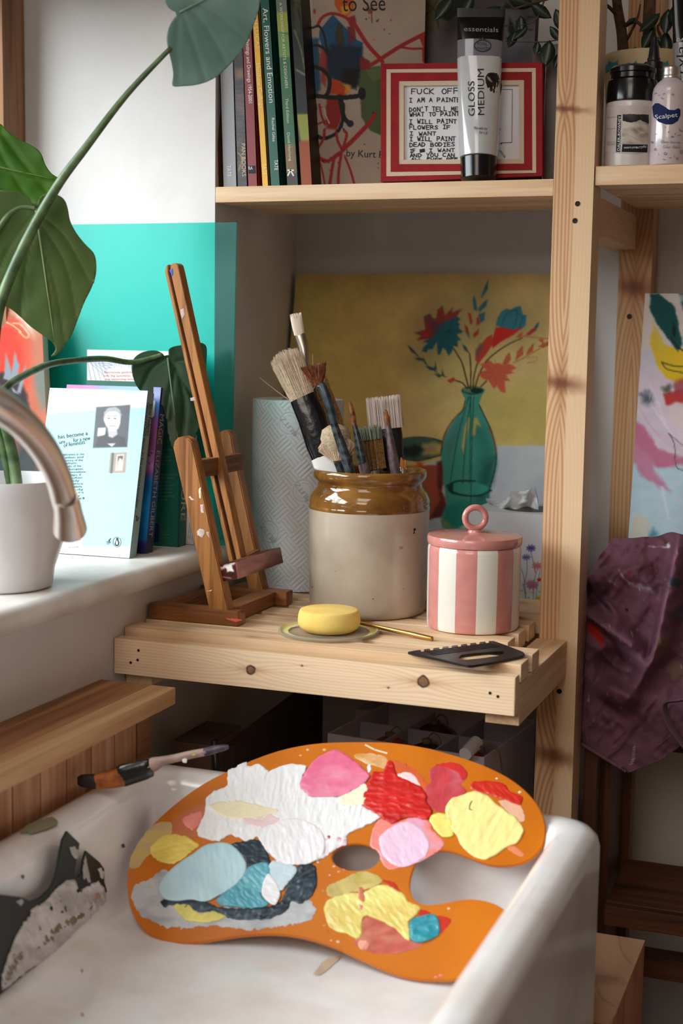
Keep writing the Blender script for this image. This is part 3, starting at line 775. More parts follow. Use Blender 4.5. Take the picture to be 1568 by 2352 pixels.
# purple and blue watercolour paperback behind it
fbr = P(333,1278,Z=zb); fbr[1] += 0.030; fbr = P(334,1271,Z=zb); fbl = fbr+np.array([-0.128,0.0,0])
root, q, e, up, nn, tv = book('paperback_book', 'purple and blue watercolour paperback behind the pale blue one', fbl, fbr, 0.197, 0.017, 0.20, None)
S_bk = plane3(q[0], q[1], q[2])
A_ = Art(150, 870, 400, 1300, 2.0, (150,100,160))
A_.poly([(140,860),(260,860),(230,920),(160,960),(140,960)], (172,92,150), 1, 25, 10, 30); A_.poly([(215,880),(330,870),(400,900),(360,930),(240,925)], (132,176,216), 0.9, 22, 10, 30)
A_.poly([(350,920),(400,925),(400,985),(340,975)], (52,120,196), 0.9, 10, 5); A_.poly([(300,950),(400,960),(370,1100),(300,1080)], (158,84,148), 0.85, 18, 12, 25)
A_.poly([(300,1030),(350,1035),(352,1075),(300,1080)], (206,172,206), 0.7, 12, 8); A_.poly([(280,1095),(400,1095),(400,1250),(280,1250)], (24,118,186), 1, 14, 8, 25)
A_.poly([(280,1150),(340,1150),(340,1210),(280,1210)], (40,160,210), 0.6, 18, 8, 25); A_.poly([(150,1240),(400,1246),(400,1300),(150,1300)], (52,44,110), 1, 8, 5)
for _ in range(26): A_.oval(random.uniform(325,352), random.uniform(1030,1065), random.uniform(0.8,2.2), random.uniform(0.8,1.8), (70,28,60), 0.9)
A_.grain(0.12, 40, 8)
sheet('back_cover', q, A_, M_cover, root, 120, 170, lift=0.00015)
q2 = [q[1], q[1]+tv, q[2]+tv, q[2]]
A2 = Art(290, 880, 420, 1300, 2.0, (96,52,92)); A2.poly([(300,880),(420,880),(420,985),(300,985)], (50,40,120), 1, 10, 4); A2.poly([(290,1080),(420,1080),(420,1220),(290,1220)], (40,72,128), 1, 25, 5); A2.poly([(290,1220),(420,1220),(420,1300),(290,1300)], (44,36,70), 1, 8, 3)
sheet('spine', q2, A2, M_cover, root, 12, 100, lift=0.00015)
mb = MB(); mb.slab([p+tv*0.96 for p in q], tv*0.04); mb.slab(q, tv*0.04); mb.build('cover', MC('cover_violet', (110,80,130)), root)
mb = MB(); mb.slab([q[0]+tv*0.05-up*0.001, q[1]-i_+tv*0.05-up*0.001, q[2]-i_+tv*0.05+up*0.0008, q[3]+tv*0.05+up*0.0008], tv*0.88); mb.build('pages', M_paper, root)
text(root, "'Gilbert dares us into adventure", (200,925), (322,923), 9, S_bk, M_inkwhite, slant=0.15)
for s_, a, b in (("in",(322,1028),(330,1027)),("is.",(322,1040),(330,1039)),("of",(322,1050),(328,1049)),("the",(318,1071),(331,1069)),("e",(318,1112),(322,1111)),("s",(316,1122),(319,1121))): text(root, s_, a, b, 6, S_bk, M_inkwhite)
blob('price_sticker', [(318,921),(352,918),(357,923),(354,956),(349,960),(322,958)], S_bk, M_film, root, (226,222,222), 0.0001, 1.5, edge=2, off=0.0006)
text(root, "+ DONATIONS", (322,928), (350,925), 4, lambda u, v, o=0: S_bk(u, v, 0.0012), M_inkgrey)
ribbon(root, [[(330+i*2.3,933),(329+i*2.3,945)] for i in range(8)], 1.1, lambda u, v, o=0: S_bk(u, v, 0.0012), M_ink, 'barcode')
S_sp = plane3(*q2[:3])
spine_text(root, "MAGIC", 0.16, 0.34, 0.22, 0.62, S_sp, mat('gold_ink', (204,170,130), 0.5), q[1], q[2], tv)
spine_text(root, "ELIZABETH GILBERT", 0.38, 0.90, 0.25, 0.50, S_sp, mat('silver_ink', (170,170,186), 0.5), q[1], q[2], tv)

# dark green book against the sheet
fbr = P(424,1251.5,Z=zb); fbr[1] = min(fbr[1], 1.545); fbl = fbr+np.array([-0.130,-0.002,0])
root, q, e, up, nn, tv = book('paperback_book', 'thick dark green book standing nearest the easel on the sill', fbl, fbr, 0.198, 0.020, 0.05, None)
S_bk = plane3(q[0], q[1], q[2])
mb = MB(); mb.slab(q, tv*0.05); mb.slab([p+tv*0.95 for p in q], tv*0.05); mb.slab([q[1]-e*0.0008, q[1]+tv-e*0.0008, q[2]+tv-e*0.0008, q[2]-e*0.0008], e*0.0008); mb.build('cover', MC('cover_dark_green', (18,92,76)), root)
mb = MB(); mb.slab([q[0]+tv*0.06-up*0.001, q[1]-i_+tv*0.06-up*0.001, q[2]-i_+tv*0.06+up*0.0008, q[3]+tv*0.06+up*0.0008], tv*0.86); mb.build('pages', M_paper, root)
M_g = mat('pale_green_ink', (86,130,116), 0.6)
for i, s_ in enumerate(("the organs,","and","through","burning","old","now","","revelations","the first","Spread","by Rachel","art and","embraces","rewarding","read.")):
    if s_: text(root, s_, (366,1035+i*8.2), (366+5.0*len(s_)*0.75,1034.5+i*8.2), 5, S_bk, M_g)
blob('publisher_panel', [(344,1202),(364,1202),(363,1245),(342,1245)], S_bk, M_film, root, (20,34,84), 0.0001, 1.5, edge=1)
blob('publisher_panel', [(338,1204),(343,1204),(341,1245),(336,1245)], S_bk, M_film, root, (214,190,184), 0.0001, 1.5, edge=1)
for i in range(3): text(root, ("Cover image by","the illustrator","front cover")[i], (369,1223+i*7), (389,1222+i*7), 3.5, S_bk, M_g)
S_sp = plane3(q[1], q[2], q[1]+tv)
spine_text(root, "ACTURE", 0.42, 0.84, 0.30, 0.60, S_sp, mat('pale_gold_ink', (196,204,180), 0.6), q[1], q[2], tv)
spine_text(root, "Kintbury", 0.30, 0.56, 0.05, 0.22, S_sp, M_ink, q[1], q[2], tv)
# pale patterned book at the back
fbr = P(447,1250,Z=zb); fbr[1] = min(fbr[1], 1.570); fbl = fbr+np.array([-0.150,0,0])
root, q, e, up, nn, tv = book('paperback_book', 'white book with blue line pattern behind the purple paperback', fbl, fbr, 0.235, 0.006, 0.02, None)
S_bk = plane3(q[0], q[1], q[2])
A_ = Art(150, 800, 480, 1270, 1.5, (216,210,210)); A_.grain(0.02, 50, 2)
B_ = (112,134,164)
for k in range(7): A_.line([(184+k*8,824),(186+k*13,880+k*4)], 1.2, B_, 0.9, 0.5, curve=False)
for k in range(5): A_.line([(206+k*7,832),(238+k*5,862-k*6)], 1.2, B_, 0.9, 0.5, curve=False)
for k in range(3): A_.line([(226+k*8,834+k*6),(258,834+k*5)], 1.2, B_, 0.9, 0.5, curve=False)
for k in range(8): A_.line([(262+k*5.5,828),(262+k*5.5,846-(k%3)*3)], 1.2, B_, 0.9, 0.5, curve=False)
for k in range(6): A_.line([(436+k*4,1200),(430+k*5,1250)], 1.0, (70,74,84), 0.9, 0.5, curve=False)
sheet('cover_print', q, A_, M_print, root, 200, 290, lift=0.00015)
mb = MB(); mb.slab(q, tv); mb.build('body', mat('cover_white', (214,208,206), 0.6), root)
for s_, a, b in (("Enormously good-humoured",(239,857),(330,857)),("asks big questions about life",(237,865),(335,865)),("the relationship between us",(241,873),(328,873)),("way that no other comic",(251,881),(330,881)),("ANDREW MARR",(273,890),(313,890))): text(root, s_, a, b, 4.6, S_bk, M_inkred)

# ---------------------------------------------------------------- potted monstera
zc = ZS+0.0003
c0, r0, h0 = upright(4, 1367, zc, 116)
pl = thing('potted_monstera', 'monstera plant with big split leaves in a white ceramic pot', 'plant', c0)
zr = zat(c0, h0, 4, 1096); rt = 163*depth(c0)/F
mb = MB(); H_ = zr-zc
mb.lathe(c0, [(r0*0.92,0),(r0,0.003),(r0*1.04,0.02),(r0+(rt-r0)*0.55,H_*0.42),(rt*0.985,H_*0.82),(rt,H_*0.97),(rt-0.001,H_),(rt-0.0035,H_),(rt-0.005,H_*0.96),(rt*0.9,H_*0.55)], 64, True, True)
mb.build('pot', M_ceramic, pl, smooth=True, auto=60)
mb = MB(); mb.lathe(c0+np.array([0,0,H_*0.70]), [(rt*0.93,-0.004),(rt*0.93,0.0),(rt*0.5,0.006),(0.002,0.008)], 32); mb.build('soil', mat('potting_soil', (46,34,26), 0.95, var=0.4, vscale=300, bump=0.8, bscale=300), pl, smooth=True)
dp = depth(c0); dl = depth(P(400,900,Y=1.532))
M_stem = mat('petiole_green', (62,88,52), 0.42, var=0.35, vscale=60, c2=(104,128,84))
def stem(pts, name='petiole'):
    mb = MB(); pp = smooth_path([np.append(P(u, v, D=d), r*d/F) for u, v, r, d in pts], 8)
    mb.tube([p[:3] for p in pp], [p[3] for p in pp], 12); return mb.build(name, M_stem, pl, smooth=True)
stem([(40,1125,14,dp),(30,1050,13,dp),(14,985,12,dp-0.01),(-12,900,13,dp-0.02),(-14,800,13,dp-0.02),(3,690,13,dp-0.02),(60,555,12.5,dp-0.03),(130,430,11,dp-0.04),(200,335,9.5,dp-0.05),(290,218,7.5,dp-0.05),(392,110,5.5,dp-0.05)])
stem([(26,1130,9,dp+0.01),(0,1000,9,dp),(-30,940,9,dp),(12,892,9,dp+0.02),(50,865,8.5,dp+0.06),(110,838,8,dp+0.12),(170,828,7.5,dp+0.16),(240,824,7,dl-0.03),(305,832,6,dl-0.01),(372,815,5,dl)])
stem([(-20,1120,9,dp),(-60,900,9,dp),(-50,640,8,dp),(0,522,7,dp-0.02),(40,478,6,dp-0.02),(82,478,5,dp-0.02)])
stem([(-40,1120,9,dp+0.02),(-90,800,8,dp+0.05),(-60,500,6,dp+0.08),(-20,380,5,dp+0.09)])
def leaf(poly, base, tip, d0, tilt, col, col2, fold=10, veins=(), vein_c=(150,168,120), curl=0.0, seed=1, step=5.0, solid=0.0006):
    """blade outlined in pixels at forward depth d0; tilt=(du,dv) change of depth per pixel; folds along base-tip midrib"""
    p = np.asarray(smooth_closed(poly, 3), float)[:, :2] if len(poly) < 60 else np.asarray(poly, float)
    X, Y = np.meshgrid(np.arange(p[:,0].min()-2*step, p[:,0].max()+3*step, step), np.arange(p[:,1].min()-2*step, p[:,1].max()+3*step, step))
    d = sdist(X, Y, p); e_ = 0.5; gx = (sdist(X+e_, Y, p)-d)/e_; gy = (sdist(X, Y+e_, p)-d)/e_; gl = np.hypot(gx, gy)+1e-6
    out = d < 0; mv = np.clip(-d/gl, 0, 1.6*step)*out; Xs, Ys = X+gx/gl*mv, Y+gy/gl*mv; keep = d > -1.5*step
    b = np.asarray(base, float); t = np.asarray(tip, float); ax = (t-b)/np.linalg.norm(t-b)
    side = np.abs((Xs-b[0])*(-ax[1])+(Ys-b[1])*ax[0]); along = (Xs-b[0])*ax[0]+(Ys-b[1])*ax[1]
    L_ = np.linalg.norm(t-b)
    vd = np.full(X.shape, 1e9)
    for vn in veins: vd = np.minimum(vd, pdist(Xs, Ys, smooth_path([np.append(np.asarray(q_, float), 0) for q_ in vn], 6)))
    bulge = 2.5*np.exp(-(vd/7.0)**2)
    def D(u, v, sd_, al, bg_): return d0+tilt[0]*(u-b[0])+tilt[1]*(v-b[1])+(fold*(1-np.exp(-sd_/60.0))+bg_+curl*(al/L_)**2)*d0/F
    Dm = D(Xs, Ys, side, along, bulge+3.0*noise(Xs, Ys, 50, seed, 2))
    Pt = np.zeros(X.shape+(3,))
    ray_ = np.stack([Xs-CX, Ys-CY, np.full_like(Xs, F)], -1) @ R.T
    Pt = CAM+ray_*(Dm/F)[..., None]
    k = np.clip(0.5+0.5*noise(Xs, Ys, 90, seed+3, 3), 0, 1)[..., None]
    C = np.asarray(col, float)*(1-k)+np.asarray(col2, float)*k
    a = (np.exp(-(vd/2.4)**2)*0.55)[..., None]; C = C*(1-a)+np.asarray(vein_c, float)*a
    inn = d > 0; mask = keep
    ny, nx = X.shape
    ok = (inn[:-1,:-1]|inn[1:,:-1]|inn[1:,1:]|inn[:-1,1:])
    m2 = np.zeros((ny, nx), bool); m2[:-1,:-1] |= ok; m2[1:,:-1] |= ok; m2[1:,1:] |= ok; m2[:-1,1:] |= ok
    o = grid_mesh('leaf', Pt, C, M_leaf, pl, mask=m2 & keep)
    md = o.modifiers.new('thickness', 'SOLIDIFY'); md.thickness = solid
    # midrib as a part of the leaf
    pts = []; 
    for f_ in np.linspace(0, 0.93, 12):
        u, v = b+(t-b)*f_; pts.append(P(u, v, D=d0+tilt[0]*(u-b[0])+tilt[1]*(v-b[1])+(0.5+curl*f_*f_)*d0/F))
    mb = MB(); mb.tube(pts, [0.0013*(1-0.75*i/11) for i in range(12)], 8)
    r_ = mb.build('midrib', mat('midrib_green', vein_c, 0.45), pl, smooth=True); w_ = r_.location.copy(); r_.parent = o; r_.location = w_-o.location
    return o
# top leaf, blue green, sky sheen put into its blade colours
leaf([(378,-4),(384,14),(396,25),(409,31),(398,44),(388,62),(383,86),(386,112),(393,140),(398,170),(396,197),(420,198),(446,196),(472,189),(498,176),(522,154),(546,128),(566,98),(581,62),(593,24),(600,-20),(590,-70),(540,-110),(470,-100),(410,-60),(382,-30)],
     (412,28), (590,-60), dp-0.06, (0.00010,0.00012), (164,194,190), (112,150,144), 4, [[(410,30),(445,0),(520,-60)],[(425,15),(470,60),(520,150)],[(415,28),(440,90),(470,186)],[(440,5),(500,40),(566,96)],[(412,32),(405,100),(410,190)]], (120,150,130), seed=4)
# bright leaf behind
leaf([(-2,283),(15,299),(42,319),(76,336),(94,352),(104,378),(119,399),(138,412),(132,430),(112,444),(95,456),(76,476),(62,456),(32,440),(0,436),(-50,430),(-70,350),(-30,290)],
     (-20,380), (134,414), dp+0.09, (0.0001,0.0), (96,150,36), (60,116,34), 6, [[(-10,330),(30,400),(72,466)],[(0,300),(60,380),(110,440)],[(-20,380),(60,410),(130,420)]], (110,150,70), seed=9)
# olive leaf in front
leaf([(-10,440),(20,438),(46,442),(68,456),(80,477),(93,452),(112,443),(131,447),(148,459),(156,480),(161,507),(176,536),(196,561),(215,581),(221,603),(220,632),(210,662),(195,692),(183,722),(172,752),(161,776),(149,792),(143,803),(131,814),(117,819),(125,808),(128,800),(119,785),(95,768),(70,750),(40,722),(14,704),(-24,690),(-60,640),(-74,560),(-50,480)],
     (82,478), (128,805), dp-0.02, (0.0001,0.00016), (116,138,88), (88,116,62), 9, [[(82,478),(104,600),(122,700),(128,800)],[(84,485),(150,540),(205,640)],[(86,500),(150,600),(178,730)],[(84,490),(30,560),(-20,660)],[(86,520),(60,620),(50,720)],[(92,540),(130,660),(150,780)]], (150,170,122), curl=-25, seed=14)
# dark leaf that hangs over the books
leaf([(303,856),(302,836),(310,820),(330,808),(356,805),(373,812),(382,824),(388,820),(387,803),(402,795),(430,791),(455,787),(469,790),(475,802),(474,830),(473,862),(472,902),(467,950),(455,990),(440,1022),(420,1050),(411,1058),(396,1032),(386,1000),(381,960),(372,930),(350,918),(330,905),(312,884)],
     (385,822), (414,1055), dl, (0.00005,-0.00005), (44,82,50), (24,58,36), 8, [[(385,822),(408,850),(425,930),(414,1050)],[(385,825),(350,850),(325,900)],[(395,835),(440,828),(470,840)],[(405,850),(390,910),(384,960)],[(410,860),(450,920),(464,960)]], (84,120,84), seed=19, step=4.0)

# ---------------------------------------------------------------- tap
tp = thing('kitchen_tap', 'brushed steel swan neck tap curving over the sink', 'tap', (-0.725, 0.66, 0.63))
pp = smooth_path([(-0.725,0.66,0.645,0.0125),(-0.725,0.66,0.80,0.0122),(-0.722,0.665,0.90,0.0118)]+[np.append(P(u,v,D=d), r*d/F) for u,v,r,d in ((-120,905,39,0.93),(-50,905,38.5,0.96),(0,932,38,0.985),(58,978,35.5,1.03),(104,1036,33,1.08),(134,1098,30.5,1.13),(148,1150,29.5,1.165),(155,1172,29,1.18))], 10)
mb = MB(); mb.tube([p[:3] for p in pp], [p[3] for p in pp], 28); mb.build('spout', M_steel, tp, smooth=True)
d_ = 1.185; mb = MB(); ax = [P(150,1140,D=1.155), P(154,1160,D=1.168), P(157,1182,D=1.18), P(160,1205,D=1.19), P(161,1216,D=1.195)]
mb.tube(ax, [29.5*1.155/F, 31*1.168/F, 33*1.18/F, 37*1.19/F, 38.5*1.195/F], 28); mb.build('spout_end', M_steel, tp, smooth=True, auto=50)
mb = MB(); mb.lathe((-0.725,0.66,0.6302), [(0.026,0),(0.026,0.006),(0.018,0.012),(0.0165,0.05),(0.0135,0.055)], 32); mb.build('base', M_steel, tp, smooth=True, auto=40)
mb = MB(); mb.tube([(-0.725,0.645,0.665),(-0.725,0.60,0.675)], [0.006,0.0045], 12); mb.build('lever', M_steel, tp, smooth=True)
# ---------------------------------------------------------------- things on the slatted worktop
zt_ = ZT+0.0003
# table easel, seen from its side
es = thing('table_easel', 'small oiled wood table easel with paint smears on its tray', 'easel', (-0.71, 1.49, ZT))
yn, yf = 1.426, 1.560
xl_, xr_ = P(322,1437,Y=yn)[0], P(546,1454,Y=yn)[0]
xl_ = max(xl_, XL+0.003)
hz = 0.0175
def foot(y0, y1, x0, x1):
    mb = MB(); mb.box(x0, x1, y0, y1, zt_, zt_+hz, 0.003); return mb.build('foot', M_easelX, es, auto=40)
foot(yn, yn+0.021, xl_, xr_); foot(yf, yf+0.021, xl_+0.0, xr_+0.002)
def crossbar(x0, x1, z0, z1, y0=yn+0.021, y1=yf):
    mb = MB(); mb.box(x0, x1, y0, y1, z0, z1, 0.001); return mb.build('crossbar', M_easelY, es)
crossbar(xr_-0.036, xr_-0.012, zt_+0.001, zt_+0.0165); crossbar(xl_+0.010, xl_+0.030, zt_+0.001, zt_+0.0165)
def upright_board(px, Y, thick, name, mt, bev=0.0012):
    S = planeY(Y); return plate(name, px, [], S, (0, thick, 0), mt, es, bev, auto=50)
upright_board([(484,1419),(528,1421),(443,1026),(440,1015),(432,1007),(420,1002),(408,1005),(400,1014),(397,1028)], yn+0.002, 0.016, 'upright', M_easel)
def arc_top(x0, x1, y, r):
    return [(x0+(x1-x0)*(0.5-0.5*math.cos(a)), y-r*math.sin(a)) for a in np.linspace(0.15, math.pi-0.15, 7)]
upright_board([(577,1384),(612,1386),(533,1020),(531,1000),(524,990),(513,988),(503,993),(497,1005),(496,1020)], yf+0.003, 0.016, 'upright', M_easel)
# mast with a groove: two rails and a web
ym = 1.492
def strip(px, y, t, name='mast_rail', m=M_easel): return plate(name, px, [], planeY(y), (0, t, 0), m, es, 0.0006, auto=50)
o1 = strip([(378,624),(381,611),(386,607),(386,626),(537,1294),(527,1294)], ym, 0.015, 'mast_rail')
strip([(385,617),(393,613),(548,1294),(536,1294)], ym+0.004, 0.011, 'mast_web', mat('groove_wood', (92,52,26), 0.6, var=0.2, vscale=80))
strip([(391,624),(391,611),(396,605),(403,604),(408,609),(411,620),(556,1290),(545,1294)], ym, 0.015, 'mast_rail')
strip([(402,625),(404,606),(409,612),(411,622),(450,790),(446,792)], ym+0.0155, 0.004, 'mast_slide')
strip([(424,800),(460,800),(472,905),(446,906)], ym+0.0155, 0.004, 'mast_slide')
# upper crossbar and tray
z1, z2 = P(520,1050,Y=1.5)[2], P(520,1090,Y=1.5)[2]
xm = P(438,1072,Y=yn+0.012)[0]
mb = MB(); mb.box(xm-0.003, xm+0.008, yn+0.019, yf+0.002, z2, z1, 0.001); mb.build('crossbar', M_easelY, es)
bl = P(547,1330,Y=yn+0.006); tl = P(541,1291,Y=yn+0.006)
tray_len = 0.128; lean_ = np.array([-0.22, 0, 1.0]); lean_ /= np.linalg.norm(lean_)
tnn = np.array([-0.975, 0, -0.22])*0.020
fr = [bl, bl+np.array([0,tray_len,0])]; hz_ = lean_*(tl[2]-bl[2])
q = [fr[0]+hz_, fr[1]+hz_, fr[1], fr[0]]
tr = MB(); tr.slab(q, tnn, 0.0008); tray = tr.build('tray', wood('tray_wood', (110,60,40), (66,34,24), 'Y', 60), es)
A_ = Art(480, 1220, 680, 1360, 1.5, (134,84,72)); A_.poly([(540,1285),(612,1255),(610,1300),(575,1315),(552,1332),(540,1330)], (176,120,116), 1, 5, 4, 10); A_.poly([(600,1262),(645,1245),(648,1268),(615,1280)], (158,122,112), 0.9, 4, 4, 10)
A_.poly([(612,1300),(655,1278),(655,1300),(575,1335)], (112,58,34), 0.9, 5, 4); A_.line([(541,1290),(546,1330)], 4, (232,160,160)); A_.line([(540,1288),(600,1262)], 3, (220,112,110), 0.8); A_.grain(0.22, 14, 6)
sheet('paint_layer', q, A_, M_paint, es, 60, 24, lift=0.00015)
qe = [q[0]+tnn, q[0], q[3], q[3]+tnn]
A_ = Art(480, 1270, 580, 1370, 1.5, (70,30,26)); A_.line([(497,1310),(520,1300),(541,1292)], 6, (226,206,204), 1, 1.5, 3); A_.poly([(520,1302),(532,1296),(536,1312),(522,1314)], (236,230,228), 1, 1.5, 3); A_.line([(543,1292),(549,1330)], 5, (226,150,150)); A_.line([(510,1325),(530,1328)], 2.5, (210,160,150), 0.8); A_.grain(0.25, 8, 4, 0.3, 1)
sheet('paint_layer', qe, A_, M_paint, es, 30, 24, lift=0.0002)
crossb = MB(); crossb.slab([P(508,1308,Y=yn+0.020), P(596,1262,Y=yf), P(596,1270,Y=yf), P(508,1316,Y=yn+0.020)], (-0.006,0,0)); crossb.build('tray_rail', M_easelY, es)
Sn = planeY(yn+0.002)
for pl_, c in (([(452,1220),(458,1214),(468,1216),(470,1226),(464,1234),(453,1230)],(206,190,180)),([(432,1142),(436,1140),(445,1148),(440,1148)],(220,206,190)),([(456,1124),(461,1118),(463,1146),(457,1144)],(226,214,180)),([(460,1160),(466,1158),(468,1178),(462,1178)],(206,180,170)),([(476,1358),(486,1355),(484,1358)],(226,214,206)),([(474,1222),(480,1222),(481,1236),(475,1230)],(196,160,150))):
    blob('paint_fleck', pl_, Sn, M_film, es, c, 0.0003, 1.5, 1.5, 4, 0.1)
blob('paint_fleck', [(389,621),(396,616),(397,628),(394,636)], planeY(ym), M_film, es, (52,96,190), 0.0003, 1.0, 1, 4)
blob('paint_fleck', [(414,712),(422,708),(424,724),(418,734)], planeY(ym), M_film, es, (186,160,160), 0.0003, 1.2, 1, 4)
blob('paint_fleck', [(437,914),(448,912),(449,920),(438,921)], planeY(ym), M_film, es, (190,160,150), 0.0003, 1.2, 1, 4)
blob('paint_fleck', [(514,1420),(545,1421),(556,1424),(542,1428),(530,1425)], planeZ(zt_+hz), M_film, es, (212,84,72), 0.0003, 1.2, 1, 4)

# kitchen paper roll
cr, rr, hr = upright(680, 1360, zt_, 103)
cr = cr+np.array([0, 0, 0]); zrt = zat(cr, hr, 680, 917)
rl = thing('paper_towel_roll', 'white kitchen paper roll with embossed basketweave pattern', 'paper roll', cr)
Hh = zrt-zt_; nth, nz = 330, 260
th, zz = np.meshgrid(np.linspace(0, 2*math.pi, nth), np.linspace(0, 1, nz))
toward = math.atan2(-hr[1], -hr[0])
xs = (th-math.pi)*rr*1000; ysx = zz*Hh*1000                                  # millimetres, seam at the back
ca, sa = math.cos(math.radians(42)), math.sin(math.radians(42)); cellm = 20.0
a_ = (xs*ca+ysx*sa)/cellm; b_ = (-xs*sa+ysx*ca)/cellm
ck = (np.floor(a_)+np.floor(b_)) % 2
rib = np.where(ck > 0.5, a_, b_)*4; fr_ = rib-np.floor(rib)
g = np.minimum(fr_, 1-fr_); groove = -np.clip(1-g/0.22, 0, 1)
def at_mm(u, v):
    p = cyl(cr, rr)(u, v); an = math.atan2(p[1]-cr[1], p[0]-cr[0])-toward
    return ((an+math.pi) % (2*math.pi)-math.pi)*rr*1000, (p[2]-zt_)*1000
for u, v in ((665,973),(697,1128),(617,1222),(640,1370),(590,1090),(575,880)):
    mx_, my_ = at_mm(min(max(u, 582), 778), v); r_ = np.hypot(xs-mx_, ysx-my_)
    sq = np.maximum(np.abs(xs-mx_), np.abs(ysx-my_)); groove = np.where(r_ < 15.5, -np.clip(1-np.abs(r_-13.5)/1.0, 0, 1)-0.6*np.clip(1-np.abs(r_-9.5)/0.9, 0, 1)*(np.abs(np.sin(np.arctan2(ysx-my_, xs-mx_)+0.7)) > 0.55), groove)
rad = rr+groove*0.0009+0.0004*noise(xs, ysx, 40, 12, 2)
an = th-math.pi+toward; taper = 1.0-0.05*(1-zz)*0.0
Pt = np.stack([cr[0]+rad*np.cos(an), cr[1]+rad*np.sin(an), zt_+zz*Hh], -1)
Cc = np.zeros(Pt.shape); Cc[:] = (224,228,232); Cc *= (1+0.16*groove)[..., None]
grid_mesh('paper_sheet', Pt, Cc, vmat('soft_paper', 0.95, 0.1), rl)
mb = MB(); mb.lathe((cr[0],cr[1],zrt), [(rr*0.995,-0.001),(rr*0.98,0.0005),(0.022,0.0),(0.021,-0.02)], 64, False, False); mb.build('paper_end', mat('paper_end', (214,216,216), 0.95), rl, smooth=False)
mb = MB(); mb.lathe((cr[0],cr[1],zt_), [(0.021,0.001),(0.021,Hh+0.0005),(0.0195,Hh+0.0005),(0.0195,0.001)], 32, False, False); mb.build('core', mat('cardboard_core', (150,118,88), 0.9), rl)
Sr = cyl(cr, rr+0.0002)
M_emb = mat('embossed_line', (178,184,190), 0.95)
for (a, b) in (((682,995),(650,955)),((712,1146),(684,1106)),((634,1240),(604,1203))): text(rl, "BLITZ", a, b, 11, Sr, M_emb)

# stoneware crock
cj, rj, hj = upright(843, 1428, zt_, 133)
dj = depth(cj)
pr = [(122,1427),(127,1424),(130.5,1418),(132.5,1390),(135.5,1300),(137.5,1200),(137.8,1166)]
ck_ = thing('stoneware_crock', 'beige stoneware crock with brown glazed shoulder full of paint brushes', 'crock', cj)
prof = [(hw*dj/F, zat(cj, hj, 843, v)-zt_) for hw, v in pr]
zc_ = lambda v: zat(cj, hj, 844, v)-zt_
body = [(rj*0.9, 0.0)]+[(prof[0][0], 0.0006)]+[(r, max(z+0.0, 0.001)) for r, z in prof[1:]]
# base front pixel sits nearer than the axis, so heights come from the axis plane
z0_ = body[2][1]
mb = MB(); n_ = 72
full = [(rj*0.90,0.0),(rj*0.955,0.0012),(rj*0.985,0.004)]+[(hw*dj/F, zc_(v)) for hw, v in ((133,1385),(135.5,1300),(137.3,1200),(137.8,1166))]
mb.lathe(cj, full, n_, True, False)
mb.build('body', mat('stoneware_glaze', (188,172,154), 0.3, var=0.07, vscale=18, coat=0.25, c2=(170,153,135)), ck_, smooth=True)
mb = MB()
gl = [(137.8,1166),(138.6,1163),(138.6,1159),(136.8,1155),(138.2,1149),(136,1138),(131,1128),(124,1120),(120.5,1115),(120,1108),(122,1103),(127.5,1098),(129.8,1091),(129.8,1083),(128,1078),(124,1076),(119,1077),(116,1083),(114,1096),(118,1125),(128,1150),(130,1300),(120,1395)]
mb.lathe(cj, [(hw*dj/F, zc_(v)) for hw, v in gl], n_, False, True)
mb.build('glazed_neck', mat('brown_salt_glaze', (140,96,40), 0.10, var=0.28, vscale=30, coat=0.6, c2=(98,62,24)), ck_, smooth=True)
Sj = cyl(cj, 137*dj/F)
for pl_, c in (([(949,1214),(954,1213),(955,1218),(951,1220),(953,1225),(949,1226),(950,1219)],(28,22,18)),([(917,1257),(924,1255),(926,1260),(919,1262)],(176,110,86)),([(770,1162),(772,1160),(773,1164)],(50,40,32)),([(820,1160),(822,1158),(823,1161)],(50,40,32)),([(715,1347),(718,1346),(717,1350)],(50,40,30)),([(944,1190),(947,1186),(948,1192)],(120,96,76)),([(795,1196),(797,1195),(797,1198)],(90,74,60)),([(855,1376),(857,1374),(858,1377)],(60,50,40)),([(925,1352),(927,1351),(927,1354)],(60,50,40)),([(768,1312),(770,1311),(770,1314)],(70,60,50))):
    blob('glaze_speck', pl_, Sj, M_film, ck_, c, 0.0001, 1.0, 0.4, 3)

